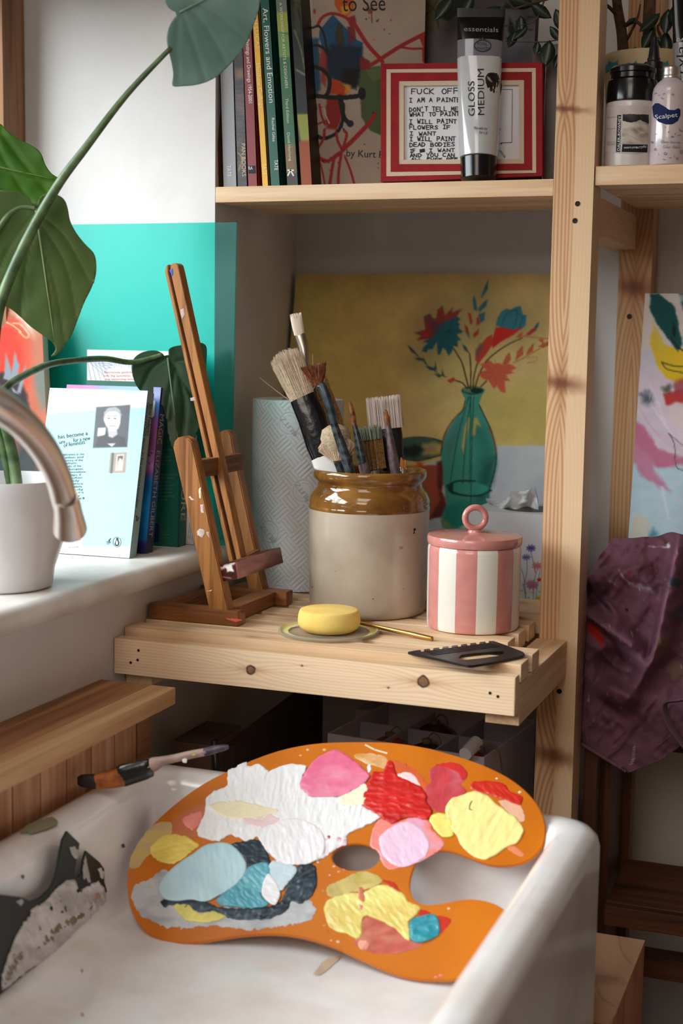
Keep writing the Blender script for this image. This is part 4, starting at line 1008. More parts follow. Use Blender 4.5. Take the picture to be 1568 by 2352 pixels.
# brushes standing in the crock --------------------------------------------------
def seg(mb, pts, n=20, flatk=1.0, cap=True):
    """pts: (u, v, half width px, depth ratio) ; solid loft along the axis in the plane facing the viewer at depth d"""
    rings = []
    for i, (u, v, hw, k, d) in enumerate(pts):
        a = np.array(pts[max(i-1,0)][:2], float); b = np.array(pts[min(i+1,len(pts)-1)][:2], float); t = (b-a)/np.linalg.norm(b-a)
        c = P(u, v, D=d); w_ = (RIGHT*(-t[1])+DOWN*t[0])*hw*d/F; f_ = FWD*hw*k*d/F
        e = 0.75 if k < 0.6 else 1.0
        sp = lambda x: math.copysign(abs(x)**e, x)
        rings.append([c+w_*sp(math.cos(2*math.pi*j/n))+f_*sp(math.sin(2*math.pi*j/n)) for j in range(n)])
    mb.rings(rings, True, cap, cap); return mb
def hairs(root, path0, path1, hw0, hw1, d, m, n=150, k=0.35, spread=0.25, len_var=0.06, r=0.00022, extra=0, name='bristles', ball=0.0, arc=0.0):
    """loose hairs from the ferrule line to the tip"""
    mb = MB(); p0 = np.array(path0, float); p1 = np.array(path1, float); L_ = np.linalg.norm(p1-p0); t = (p1-p0)/L_; nrm = np.array([-t[1], t[0]])
    for i in range(n):
        a = random.uniform(-1, 1); b = random.uniform(-1, 1)*math.sqrt(max(1-a*a, 0.05))
        s0 = p0+nrm*a*hw0*0.97; ln = 1+random.uniform(-len_var, len_var)
        a1 = a+random.uniform(-1, 1)*spread*0.3
        s1 = p0+(p1-p0)*(ln-arc*a1*a1)+nrm*a1*hw1
        if i < extra: s1 = s1+nrm*random.uniform(-1, 1)*hw1*1.2-t*L_*random.uniform(0.1, 0.5)
        mid = (s0+s1)/2+nrm*random.uniform(-1, 1)*spread*6+nrm*a*ball
        pts = []
        for f_, q_ in ((0, s0), (0.5, mid), (1, s1)):
            pts.append(P(q_[0], q_[1], D=d+b*k*(hw0+(hw1-hw0)*f_)*d/F))
        mb.tube(pts, [r, r, r*0.45], 4, False)
    o = mb.build(name, m, root); o['kind'] = 'stuff'; return o
def brush(label, axis_base, d, parts, name='paint_brush'):
    root = thing(name, label, 'brush', P(axis_base[0], axis_base[1], D=d), 'paint brushes in the crock')
    for nm, m, pts, *rest in parts:
        mb = MB(); seg(mb, [(u, v, hw, k, d+dd) for u, v, hw, k, dd in pts]); mb.build(nm, m, root, smooth=True, auto=60)
    return root
M_brist = mat('hog_bristle', (226,206,180), 0.8, var=0.12, vscale=250); M_bristd = mat('bristle_core', (196,172,144), 0.9, var=0.2, vscale=400)
M_pinkb = mat('pale_pink_bristle', (226,190,172), 0.85); M_tape = mat('black_tape', (14,15,18), 0.22, bump=0.5, bscale=60, coat=0.3)
M_fer = mat('nickel_ferrule', (190,180,170), 0.28, metal=1.0, var=0.15, vscale=90); M_ferp = mat('painted_ferrule', (120,108,108), 0.4, metal=0.4, var=0.5, vscale=120, c2=(60,52,56))
M_blk = mat('black_handle', (24,26,30), 0.25, var=0.6, vscale=140, c2=(70,80,86)); M_plum = mat('plum_handle', (74,54,62), 0.35, var=0.4, vscale=160, c2=(110,90,96))
M_synth = mat('amber_bristle', (150,88,30), 0.5, var=0.4, vscale=200, c2=(70,38,16)); M_brown = mat('brown_fan_hair', (140,72,30), 0.55, var=0.4, vscale=300, c2=(70,34,16))
M_tan = mat('tan_bristle', (170,128,78), 0.7, var=0.4, vscale=500, c2=(110,76,40)); M_navy = mat('slate_painted_ferrule', (52,66,76), 0.3, var=0.4, vscale=120, c2=(24,30,38))
# big bristle brush with taped ferrule and white handle
r_ = brush('large hog bristle brush with black taped ferrule and white handle in the crock', (800,1270), dj-0.02, [
    ('handle', M_white, [(800,1240,40,0.5,0),(776,1130,36,0.5,0),(756,1076,33,0.5,0),(742,1046,30,0.5,0)]),
    ('ferrule', M_tape, [(745,1050,30,0.5,0),(735,1020,33,0.5,0),(716,960,33,0.5,0),(700,925,31,0.48,0),(694,912,30,0.46,0)]),
    ('bristle_core', M_bristd, [(697,920,27,0.45,0),(676,862,31,0.42,0),(662,828,32,0.36,0),(658,822,22,0.25,0)])])
hairs(r_, (697,918), (654,812), 29, 38, dj-0.02, M_brist, 460, 0.45, 0.25, 0.09, 0.0003, 16, arc=0.12)
hairs(r_, (672,848), (654,811), 32, 38, dj-0.02, M_pinkb, 160, 0.45, 0.1, 0.2, 0.0003, arc=0.3)
# tall white brush with nickel ferrule
r_ = brush('tall thin brush with white bristles and nickel ferrule rising above the rest', (790,1240), dj+0.0, [
    ('handle', M_blk, [(790,1230,7,1,0),(745,1000,8,1,0),(704,850,7.5,1,0)]),
    ('ferrule', M_fer, [(703,848,7,1,0),(702,840,7.2,1,0),(701,838,8,0.9,0),(697,800,11.5,0.6,0),(688,768,12.6,0.45,0)]),
    ('bristle_core', mat('white_bristle_core', (222,202,184), 0.9), [(688,770,11.5,0.5,0),(681,738,13,0.5,0),(679,726,11,0.4,0)])])
hairs(r_, (688,770), (679,722), 12, 13.5, dj, mat('white_bristle', (238,222,206), 0.8), 170, 0.5, 0.15, 0.06, 0.00028, 3)
# fan brush
r_ = brush('fan brush with brown hair and slate painted ferrule', (815,1250), dj-0.064, [
    ('handle', M_blk, [(822,1240,11,1,0),(804,1082,12,1,0),(783,1020,11,1,0),(766,972,8.5,1,0)]),
    ('ferrule', M_navy, [(767,974,8.6,1,0),(760,945,9.6,1,0),(750,912,9.6,1,0),(738,885,10.5,0.8,0),(731,884,10,0.5,0),(727,880,7,0.4,0)]),
    ('fan_hair', M_brown, [(730,886,8,0.3,0),(727,872,19,0.16,0),(724,856,25,0.10,0),(721,846,28,0.06,0)])])
hairs(r_, (730,884), (719,838), 8, 31, dj-0.066, M_brown, 200, 0.2, 0.1, 0.05, 0.0003)
# two tan bundles behind the fan brush
for lab, pts in (('flat tan bristle brush standing directly behind the fan brush', [(790,1200,12,0.5),(760,1040,15,0.5),(742,960,13,0.45),(726,905,10,0.4),(716,886,6,0.3)]), ('long tan bristle brush leaning beside the fan brush towards the canvas', [(815,1200,14,0.5),(790,1040,17,0.5),(768,950,14,0.45),(752,895,8,0.35),(745,872,3,0.3)])):
    r_ = brush(lab, pts[0][:2], dj+0.02, [('ferrule', M_ferp, [(p[0],p[1],p[2],p[3],0) for p in pts[:2]]), ('bristle_core', M_tan, [(p[0],p[1],p[2],p[3],0) for p in pts[1:]])])
    hairs(r_, pts[1][:2], pts[-1][:2], pts[1][2], pts[-1][2]+4, dj+0.018, M_tan, 90, 0.4, 0.1, 0.08, 0.00035)
# soft mop brush
r_ = brush('fluffy round mop brush with pale hair splaying over the crock', (810,1240), dj-0.025, [
    ('handle', M_blk, [(812,1240,10,1,0),(792,1110,11,1,0),(776,1060,12,1,0)]),
    ('bristle_core', M_bristd, [(778,1064,12,0.9,0),(772,1030,30,0.9,0),(770,1005,36,0.9,0),(768,985,30,0.8,0),(767,976,14,0.6,0)])])
hairs(r_, (777,1058), (768,980), 15, 17, dj-0.03, mat('mop_hair', (222,196,168), 0.85), 520, 0.9, 0.5, 0.12, 0.00026, 30, ball=26, arc=0.25)
# round amber brush
r_ = brush('slim round brush with amber tip and black handle', (850,1240), dj-0.05, [
    ('handle', mat('lilac_smeared_handle', (136,104,114), 0.4, var=0.4, vscale=120, c2=(70,60,70)), [(852,1240,12,1,0),(838,1085,12,1,0),(833,1064,11,1,0)]),
    ('ferrule', M_blk, [(833,1066,11.2,1,0),(829,1045,11.4,1,0),(822,1010,9,1,0),(814,976,5.5,1,0)]),
    ('bristles', M_synth, [(814,978,5.6,0.9,0),(810,955,6.6,0.8,0),(805,930,4.5,0.7,0),(803,922,2.2,0.6,0)])])
# wide flat white brush
r_ = brush('wide flat white bristle brush with glossy black ferrule beside the canvas vase', (900,1240), dj+0.035, [
    ('handle', M_blk, [(905,1240,14,0.6,0),(903,1120,18,0.4,0),(900,1085,30,0.25,0)]),
    ('ferrule', M_tape, [(902,1080,22,0.25,0),(900,1055,27,0.25,0),(897,1000,27,0.25,0),(895,981,26,0.25,0)]),
    ('bristle_core', M_bristd, [(895,984,34,0.22,0),(888,955,36,0.22,0),(879,926,36,0.2,0),(878,918,34,0.15,0)])])
hairs(r_, (886,985), (879,914), 40, 39, dj+0.03, mat('stiff_white_bristle', (226,210,200), 0.8), 360, 0.25, 0.12, 0.07, 0.00032)
# plum handled filbert in front of it
r_ = brush('small filbert brush with plum handle in front of the wide white brush', (912,1240), dj-0.03, [
    ('handle', M_plum, [(913,1240,11,1,0),(908,1085,12,1,0),(902,1050,11.5,1,0),(896,1010,8.5,1,0),(891,978,6,1,0)]),
    ('bristles', M_synth, [(891,980,6,0.7,0),(888,960,6.6,0.6,0),(885,946,5,0.5,0),(884,941,2,0.4,0)])])
# turquoise stained flat brush
r_ = brush('flat brown brush with turquoise stained tips in the middle of the crock', (868,1240), dj+0.0, [
    ('ferrule', M_fer, [(866,1240,12,0.5,0),(860,1085,11,0.5,0),(859,1078,11,0.5,0)]),
    ('bristle_core', M_tan, [(864,1080,24,0.35,0),(856,1040,26,0.35,0),(850,1005,24,0.3,0),(848,992,20,0.22,0)])])
hairs(r_, (862,1078), (849,984), 25, 26, dj-0.004, M_tan, 150, 0.35, 0.1, 0.08, 0.0004)
hairs(r_, (853,1010), (849,982), 25, 26, dj-0.006, mat('turquoise_bristle', (118,136,120), 0.8), 120, 0.35, 0.1, 0.2, 0.0004)
# little orange tips at the rim
r_ = brush('tiny brush with orange forked hair at the crock rim', (930,1240), dj-0.01, [
    ('ferrule', M_fer, [(930,1230,5,1,0),(926,1085,5,1,0),(925,1076,4.5,1,0)]),
    ('bristles', mat('orange_hair', (196,110,30), 0.45), [(925,1078,4.5,0.6,0),(924,1066,6,0.5,0),(922,1056,3,0.4,0),(921,1050,1.0,0.3,0)]),
    ('bristles', mat('orange_hair', (206,124,40), 0.45), [(928,1078,3.5,0.6,0),(930,1066,4,0.5,0),(931,1058,2,0.4,0)])])
# big canvas behind: glass vase with flowers
S_pt = plane3((0, 1.868, ZT), (1, 1.868, ZT), (0, 1.950, 1.086))
cp = thing('canvas_painting', 'wide ochre canvas painted with a teal glass vase of flowers', 'painting', (-0.57, 1.87, ZT))
A_ = Art(600, 560, 1420, 1480, 1.5, (216,186,116))
A_.poly([(600,560),(1420,560),(1420,650),(600,650)], (198,162,106), 0.6, 40, 10, 60); A_.poly([(690,680),(860,640),(900,900),(760,1020),(680,960)], (206,174,92), 0.55, 60, 20, 60); A_.poly([(900,620),(1300,620),(1300,900),(1000,1000)], (220,188,126), 0.5, 60, 20, 70)
A_.poly([(880,900),(1000,900),(1010,1010),(900,1080)], (198,158,104), 0.5, 30, 10, 40); A_.poly([(1100,900),(1420,880),(1420,1020),(1130,1020)], (196,172,92), 0.6, 30, 10, 40)
A_.grain(0.07, 50, 4); A_.grain(0.03, 8, 6)
A_.line([(1268,560),(1280,640),(1300,700)], 3, (120,84,40), 0.0)
A_.poly([(600,1090),(930,1080),(1120,1022),(1420,1024),(1420,1480),(600,1480)], (196,200,206), 1, 3, 3, 20); A_.poly([(940,1150),(1010,1180),(1010,1260),(940,1290)], (176,190,206), 0.7, 14, 8); A_.poly([(1145,1050),(1180,1040),(1170,1120),(1140,1160)], (172,186,208), 0.5, 16, 8); A_.poly([(1215,1110),(1260,1090),(1260,1170),(1220,1160)], (170,184,204), 0.5, 14, 8)
A_.grain(0.02, 20, 8)
# brown jug with the green mouth
A_.poly([(930,1070),(1000,1068),(1025,1050),(1019,1090),(1015,1130),(1028,1165),(1040,1178),(1020,1185),(985,1195),(940,1195)], (168,82,58), 1, 1.5, 1); A_.poly([(1004,1062),(1026,1046),(1019,1080),(1015,1125),(1026,1160),(1040,1172),(1010,1188),(985,1192),(1010,1150),(1003,1100)], (96,44,36), 0.95, 4, 3); A_.poly([(956,1060),(972,1062),(966,1075),(958,1076)], (206,84,44), 0.9, 3)
A_.poly([(905,1020),(930,1008),(960,1004),(1005,1010),(1030,1022),(1044,1031),(1020,1043),(985,1053),(950,1058),(922,1052),(905,1040)], (58,92,84), 1, 1.5, 1); A_.poly([(960,1022),(1000,1016),(1042,1031),(1005,1044),(972,1046)], (190,168,84), 1, 6, 3); A_.poly([(916,1028),(965,1020),(975,1035),(950,1050),(918,1046)], (30,40,42), 1, 5, 4); A_.poly([(975,1024),(1000,1020),(1004,1036),(975,1040)], (150,130,110), 0.8, 5, 4)
A_.line([(905,1019),(930,1007),(965,1004),(1008,1011),(1044,1031),(1015,1045),(960,1058),(922,1053)], 2.5, (26,34,36), 0.9)
# vase
vase = [(1061,893),(1110,893),(1108,905),(1100,930),(1112,955),(1124,980),(1134,1010),(1139,1040),(1138,1070),(1132,1100),(1124,1130),(1116,1160),(1050,1215),(1018,1210),(1012,1190),(1024,1160),(1020,1120),(1017,1080),(1013,1045),(1018,1010),(1030,985),(1050,955),(1066,938),(1069,920)]
vase = [tuple(p_) for p_ in smooth_closed(vase, 3)]; A_.poly(vase, (66,150,132), 1, 1.2, 0.8); A_.poly([(1080,960),(1120,985),(1134,1030),(1132,1080),(1112,1140),(1090,1120),(1100,1040)], (38,118,104), 0.75, 12, 5); A_.poly([(1112,1060),(1136,1050),(1132,1100),(1112,1160),(1090,1160)], (24,80,78), 0.7, 10, 4); A_.poly([(1040,985),(1062,960),(1055,1010),(1030,1060),(1022,1030)], (70,122,118), 0.8, 8, 4); A_.poly([(1018,1100),(1060,1000),(1080,1000),(1080,1090),(1070,1100)], (60,146,124), 0.6, 8, 4)
A_.poly([(1066,985),(1074,958),(1080,960),(1072,1000),(1064,1042),(1060,1025)], (196,170,104), 1, 2, 1); A_.poly([(1088,960),(1096,958),(1104,980),(1094,975),(1090,1000),(1082,1002)], (186,164,100), 1, 2, 1)
A_.poly([(1030,1108),(1070,1103),(1118,1115),(1124,1122),(1110,1136),(1070,1136),(1036,1128)], (56,150,130), 1, 2, 1); A_.line([(1026,1116),(1050,1105),(1090,1105)], 4, (14,56,58)); A_.line([(1030,1126),(1060,1137),(1100,1138),(1128,1126)], 4, (14,58,58)); A_.poly([(1026,1120),(1040,1108),(1040,1130),(1060,1138),(1036,1134)], (14,54,56), 1, 2)
A_.poly([(1020,1165),(1050,1150),(1116,1150),(1100,1190),(1050,1215),(1018,1210)], (30,126,112), 0.8, 6, 4); A_.poly([(1012,1190),(1030,1200),(1040,1214),(1018,1212)], (150,150,80), 0.8, 4, 2)
A_.line([(1068,920),(1062,942),(1040,965),(1020,1000),(1013,1040)], 2.6, (18,50,52)); A_.line([(1100,930),(1112,955),(1128,990),(1139,1035),(1137,1075),(1122,1130)], 2.6, (18,50,50)); A_.line([(1122,985),(1133,1010),(1138,1040)], 2.4, (196,70,50), 0.9); A_.line([(1012,1030),(1028,985),(1052,950)], 2.0, (206,92,60), 0.8)
for ln in ([(1078,905),(1052,1000),(1034,1105)],[(1082,905),(1070,1000),(1062,1110)],[(1080,905),(1080,1000),(1078,1110)],[(1088,905),(1084,1000),(1080,1200)]): A_.line(ln, 1.8, (16,64,60), 0.9)
A_.oval(1085,897,26,10,(30,92,84)); A_.oval(1085,895,22,7,(96,136,104)); A_.oval(1094,897,14,6,(16,44,44)); A_.line([(1066,904),(1085,910),(1105,905)], 2.5, (110,150,120))
# stems and blooms
T_, R_c, O_ = (40,96,104), (176,54,48), (206,92,62)
for ln in ([(1041,800),(1060,832),(1068,860),(1076,892)],[(1078,812),(1081,850),(1080,893)],[(1096,834),(1088,865),(1086,893)],[(1199,776),(1160,795),(1120,826),(1100,860),(1090,893)],[(1046,874),(1062,880),(1072,892)],[(1117,875),(1104,888)]): A_.line(ln, 2.6, (48,26,20))
halo = (150,130,84)
for u, v, a, b in ((1012,752,75,60),(1190,740,60,50),(1100,720,40,80),(970,830,50,40)): A_.oval(u, v, a, b, halo, 0.5, 26)
def dahlia(cx_, cy_, n_, r0, r1, c, seed, a0=0, a1=360, sx=1.0, sy=1.0):
    rnd = random.Random(seed); pts = []
    for k in range(n_):
        a = math.radians(a0+(a1-a0)*k/n_); rr_ = r1*rnd.uniform(0.82,1.12); da = math.radians((a1-a0)/n_/2)
        pts += [(cx_+sx*rr_*math.cos(a), cy_+sy*rr_*math.sin(a)), (cx_+sx*r0*math.cos(a+da), cy_+sy*r0*math.sin(a+da))]
    A_.poly(pts, c, 1, 1.2, 0.6)
fx = lambda L_: [(920+x/4.356, 620+y/4.356) for x, y in L_]
bl_ = fx([(140,630),(245,600),(235,470),(290,440),(330,500),(360,480),(370,400),(415,365),(440,460),(520,380),(510,430),(610,390),(560,460),(600,490),(570,520),(590,540),(580,580),(625,620),(560,650),(600,700),(570,710),(570,770),(530,760),(510,820),(480,860),(450,800),(420,780),(400,840),(370,850),(360,720),(320,790),(270,800),(260,830),(210,810),(230,770),(270,730),(220,720),(280,690),(165,700),(210,660)])
A_.poly(bl_, T_, 1, 1.2, 0.5)
A_.poly(fx([(140,630),(245,600),(235,470),(290,440),(330,500),(360,480),(370,400),(415,365),(440,460),(520,380),(510,430),(610,390),(560,460),(520,480),(430,520),(360,580),(330,660),(280,690),(165,700),(210,660)]), R_c, 0.95, 3, 0.8)
A_.poly(fx([(290,520),(420,500),(400,560),(340,640),(290,640)]), (84,62,76), 0.7, 8, 3); A_.poly(fx([(235,470),(290,440),(320,500),(270,540)]), (100,76,90), 0.8, 4)
for k in range(9): a = math.radians(-60+k*28); A_.line([(1030,758),(1022+40*math.cos(a),764+38*math.sin(a))], 1.2, (20,58,68), 0.55)
for p in ([(1104,684),(1112,660),(1121,642),(1120,664),(1106,684)],[(1088,678),(1093,690),(1096,714),(1088,712),(1085,690)],[(1098,708),(1112,692),(1120,688),(1116,704),(1100,718)],[(1098,722),(1114,716),(1112,736),(1102,742)]): A_.poly(p, (56,108,116), 1, 1.4)
for p in ([(1074,718),(1081,720),(1085,742),(1080,746)],[(1066,744),(1074,752),(1078,770),(1070,764)],[(1094,732),(1098,726),(1102,744),(1094,748)],[(1086,768),(1100,754),(1098,768),(1088,776)]): A_.poly(p, R_c, 1, 1.2)
A_.poly([(1066,758),(1077,770),(1078,778)], T_, 1, 1.5); A_.poly([(1061,790),(1070,796),(1078,812),(1066,804)], (64,84,90), 1, 1.5)
A_.poly([(1138,748),(1142,730),(1152,714),(1164,708),(1170,712),(1182,706),(1195,702),(1200,722),(1209,724),(1206,748),(1196,757),(1170,760),(1150,752)], (56,120,132), 1, 1.3)
for ln in ([(1172,714),(1160,725),(1150,750)],[(1172,718),(1186,712),(1184,740),(1176,756)],[(1190,720),(1200,730),(1192,754)]): A_.line(ln, 1.3, (22,64,74), 0.8)
A_.poly([(1138,752),(1156,752),(1178,757),(1200,752),(1180,768),(1150,785),(1131,800),(1129,785)], (204,44,34), 1, 1.3); A_.poly([(1105,790),(1118,774),(1130,768),(1132,790),(1115,815),(1098,836),(1091,826),(1092,806)], (200,64,48), 1, 1.3); A_.poly([(1092,805),(1102,788),(1110,795),(1100,812),(1094,825)], (110,90,96), 0.9, 3)
A_.poly([(1206,770),(1220,756),(1230,752),(1232,758),(1216,770)], R_c, 1, 1); A_.poly([(1226,752),(1232,744),(1238,738),(1236,750),(1230,758)], T_, 1, 1); A_.poly([(1184,776),(1192,766),(1200,762),(1198,774)], O_, 1, 1)
for p in ([(1236,780),(1246,778),(1248,792)],[(1236,796),(1258,785),(1264,790),(1246,799)],[(1208,816),(1214,802),(1225,789),(1222,808)],[(1184,828),(1188,808),(1199,795),(1200,815)],[(1154,836),(1162,818),(1170,810),(1172,826),(1162,838)]): A_.poly(p, O_, 0.95, 1.3); A_.line(p, 1, (120,50,36), 0.7, curve=False)
A_.line([(1178,834),(1210,818),(1240,800)], 1.5, (140,70,46), 0.8); A_.line([(1210,822),(1232,820),(1228,830),(1210,834)], 1, (140,70,46), 0.7); A_.line([(1200,772),(1240,776),(1262,778)], 1.5, (170,70,50), 0.8)
A_.poly(fx([(790,940),(850,930),(880,900),(930,940),(980,930),(1020,950),(1090,940),(1160,980),(1100,1010),(1130,1030),(1050,1050),(1090,1110),(1040,1110),(1050,1230),(1000,1220),(960,1160),(930,1190),(890,1130),(870,1100),(820,1090),(790,1050),(770,1030),(830,1010),(860,1000),(820,970)]), (214,98,70), 1, 1.5, 1)
for k in range(8): an_ = k*0.78; A_.line([(1138+10*math.cos(an_),855+8*math.sin(an_)),(1138+34*math.cos(an_),855+28*math.sin(an_))], 1.1, (150,60,44), 0.45)
for p in ([(935,791),(946,800),(960,816),(944,808)],[(952,822),(970,822),(976,828),(958,828)],[(972,820),(980,836),(976,836)],[(976,840),(1000,845),(1002,852),(986,850)],[(1000,830),(1003,850),(997,845)],[(996,858),(1016,862),(1008,868)],[(1015,848),(1021,864),(1014,862)]): A_.poly(p, (58,82,88), 1, 1.2)
A_.line([(940,800),(965,824),(990,846),(1012,862),(1026,866)], 1.4, (60,70,70)); A_.poly([(1026,874),(1042,866),(1046,874),(1034,880)], (206,62,42), 1, 1.2)
q = [S_pt(681,626), S_pt(1330,630), S_pt(1320,1420), S_pt(640,1400)]
zt2 = (q[0][2]+q[1][2])/2; q[1] = S_pt(1330, proj((0,0,0))[1]) if False else q[1]
xa, xb = q[0][0], S_pt(1306,900)[0]
yt_ = 1.950-(1.086-zt2)*0.0; line_y = lambda z: 1.868+(z-ZT)/(1.086-ZT)*0.082
q = [np.array([xa,line_y(zt2),zt2]), np.array([xb,line_y(zt2),zt2]), np.array([xb,1.868,zt_]), np.array([xa,1.868,zt_])]
sheet('canvas', q, A_, M_art, cp, 330, 340, back=(0,0.016,-0.002))

# pink striped jar
cp_, rp, hp = upright(1084, 1460, zt_, 105.5); dpj = depth(cp_)
pj = thing('striped_jar', 'pink and white striped ceramic jar with ring handle lid', 'jar', cp_)
zp = lambda v: zat(cp_, hp, 1085, v)-zt_
hb = zp(1249); s_ = dpj/F
nst = 14; per = 6; NJ = nst*per
tow = math.atan2(-hp[1], -hp[0])
# stripe edge that shows at pixel 1046 and 1091
right_ = np.array([-hp[1]*-1, -hp[0], 0])
def jar_ang(u):
    p = cyl(cp_, 106*s_)(u, 1350); return math.atan2(p[1]-cp_[1], p[0]-cp_[0])
ph = jar_ang(1046)
mb = MB()
mb.lathe(cp_, [(rp*0.90,0),(rp*0.975,0.0008),(rp*0.995,0.0035),(105.8*s_,0.012),(106.3*s_,hb*0.5),(106.5*s_,hb*0.94),(105*s_,hb*0.985),(103*s_,hb),(98*s_,hb),(98*s_,hb*0.3)], NJ, True, True, mi=lambda i, j: (j//per) % 2, ph=ph)
M_jp = mat('pink_glaze', (208,138,130), 0.18, var=0.06, vscale=60, coat=0.3); M_jw = mat('cream_glaze', (228,222,210), 0.18, coat=0.3)
mb.build('body', [M_jp, M_jw], pj, smooth=True, auto=50)
mb = MB(); h1 = zp(1228); 
mb.lathe(cp_, [(100*s_,hb+0.0004),(106.5*s_,hb+0.0006),(108.2*s_,hb+0.003),(108.2*s_,h1-0.002),(106.5*s_,h1),(90*s_,h1+0.0012),(40*s_,h1+0.0022),(17*s_,h1+0.003),(14*s_,h1+0.0055),(0.001,h1+0.006)], 72, True, True); lid = mb.build('lid', M_jp, pj, smooth=True, auto=50)
rc = cp_+np.array([0,0,zat(cp_,hp,1087,1189)-zt_]); Rr = 23.8*s_; rt_ = 7.2*s_; ra = math.radians(8); axr = np.array([math.cos(ra)*RIGHT[0]-math.sin(ra)*RIGHT[1], math.sin(ra)*RIGHT[0]+math.cos(ra)*RIGHT[1], 0]); axr /= np.linalg.norm(axr)
mb = MB(); ring = []
for k in range(40):
    a = 2*math.pi*k/40; c = rc+axr*Rr*math.cos(a)+np.array([0,0,Rr*math.sin(a)]); o_ = axr*math.cos(a)+np.array([0,0,math.sin(a)]); n3 = np.cross(axr, (0,0,1.0))
    ring.append([c+(o_*math.cos(b)+n3*math.sin(b))*rt_ for b in np.linspace(0, 2*math.pi, 17)[:-1]])
ring.append(ring[0]); mb.rings(ring, True, False, False); bmesh.ops.remove_doubles(mb.bm, verts=mb.bm.verts, dist=1e-6)
kn = mb.build('ring_handle', M_jp, pj, smooth=True); w_ = kn.location.copy(); kn.parent = lid; kn.location = w_

# tissue box
yt = 1.735
tb = thing('tissue_box', 'white flower printed tissue box with a tissue standing up behind the striped jar', 'tissue box', (-0.42, yt+0.05, ZT))
x0 = P(1076,1180,Y=yt)[0]; x1 = -0.357+0.02; zt3 = P(1076,1172,Y=yt)[2]
x1 = x0+0.118
A_ = Art(1040, 1140, 1400, 1420, 1.2, (204,206,214)); A_.grain(0.015, 40, 3)
A_.poly([(1180,1340),(1300,1330),(1300,1420),(1180,1420)], (176,180,170), 0.7, 12, 8)
for ln in ([(1218,1265),(1224,1290),(1229,1315)],[(1209,1285),(1210,1310),(1203,1345)],[(1196,1305),(1203,1330),(1208,1385)],[(1232,1310),(1226,1340),(1224,1385)],[(1200,1340),(1206,1365),(1206,1385)],[(1240,1310),(1233,1350),(1228,1390)]): A_.line(ln, 1.4, (88,96,96), 0.9)
def daisy(u, v, a, b, c, n_=9): 
    for k in range(n_):
        an = 2*math.pi*k/n_; A_.oval(u+a*0.55*math.cos(an), v+b*0.55*math.sin(an), a*0.5, b*0.28, c, 0.85, 1, an)
daisy(1219,1259,11,7,(66,62,130)); daisy(1208,1280,10,6,(92,86,150)); daisy(1233,1300,12,8,(196,104,110)); daisy(1222,1344,14,9,(150,86,120)); daisy(1218,1340,12,6,(170,110,140)); A_.poly([(1232,1330),(1246,1326),(1246,1334),(1236,1336)], (170,44,36), 1, 1.5); A_.oval(1236,1374,6,5,(180,150,40)); A_.poly([(1224,1378),(1246,1384),(1246,1394),(1224,1392)], (120,134,90), 0.9, 3, 2)
for _ in range(40): A_.oval(random.uniform(1192,1300), random.uniform(1355,1390), random.uniform(0.8,2), random.uniform(0.8,2), (84,90,86), 0.8)
q = [np.array([x0,yt,zt3]), np.array([x1,yt,zt3]), np.array([x1,yt,zt_]), np.array([x0,yt,zt_])]
sheet('front_print', q, A_, M_print, tb, 150, 150, lift=0.00015)
mb = MB(); mb.box(x0, x1, yt, yt+0.112, zt_, zt3, 0.001); mb.build('box', mat('tissue_carton', (206,206,212), 0.5), tb)
mb = MB(); cx_ = (x0+x1)/2; mb.lathe((cx_+0.008, yt+0.05, zt3+0.0002), [(0.034,0.0),(0.034,0.0003),(0.001,0.0003)], 28); mb.build('opening', M_black, tb)
ny_, nx_ = 26, 40; s, t = np.meshgrid(np.linspace(0,1,nx_), np.linspace(0,1,ny_))
top = np.interp(s[0], [0,0.08,0.2,0.38,0.48,0.62,0.75,0.9,0.96,1], [1145,1146,1152,1150,1128,1128,1128,1120,1122,1150]); bot = np.interp(s[0], [0,0.2,1], [1150,1176,1174])
u_ = 1116+s*120; v_ = bot*(1-t)+top*t; yy_ = yt+0.05+0.016*np.sin(s*9+t*3)+0.012*noise(s*100, t*100, 22, 4, 3)+0.01*np.cos(s*17-t*5)
Pt = np.array([[P(u_[i,j], v_[i,j], Y=yy_[i,j]) for j in range(nx_)] for i in range(ny_)]); cT = np.zeros(Pt.shape); cT[:] = (238,238,240)
grid_mesh('tissue', Pt, cT, vmat('tissue_paper', 0.95, 0.1, leafy=0.25), tb)

# sponge on a plastic lid
cd, rd, hd = upright(755, 1478, zt_, 117)
pd_ = thing('plastic_lid', 'clear plastic tub lid with yellow paint round its rim under the sponge', 'lid', cd)
mb = MB(); mb.lathe(cd, [(rd*0.92,0),(rd*0.985,0.0004),(rd,0.0015),(rd*0.995,0.0038),(rd*0.975,0.0042),(rd*0.955,0.0038),(rd*0.945,0.0018),(rd*0.90,0.0012),(rd*0.80,0.0012),(rd*0.78,0.002),(rd*0.76,0.0012),(0.002,0.0012)], 72)
mb.build('disc', tinted('clear_plastic', (0.93,0.93,0.92), 0.10, 0.08, base=((226,222,214), 0.16)), pd_, smooth=True, auto=50)
mb = MB(); n_ = 90; rings = []
for r_, z in ((0.955,0.0042),(0.925,0.0020),(0.875,0.0017),(0.80,0.0016)): rings.append([np.array(cd)+np.array([rd*(r_+0.022*noise(np.array([j*4.0]),np.array([r_*40]),9,5)[0]*(0.95-r_)*7)*math.cos(2*math.pi*j/n_), rd*r_*math.sin(2*math.pi*j/n_), z]) for j in range(n_)])
mb.rings(rings, True, False, False); mb.build('paint_ring', mat('yellow_film', (236,222,110), 0.35, var=0.2, vscale=60, c2=(232,226,180)), pd_, smooth=True)
cs, rs_, hs = upright(755, 1463, zt_+0.0014, 72)
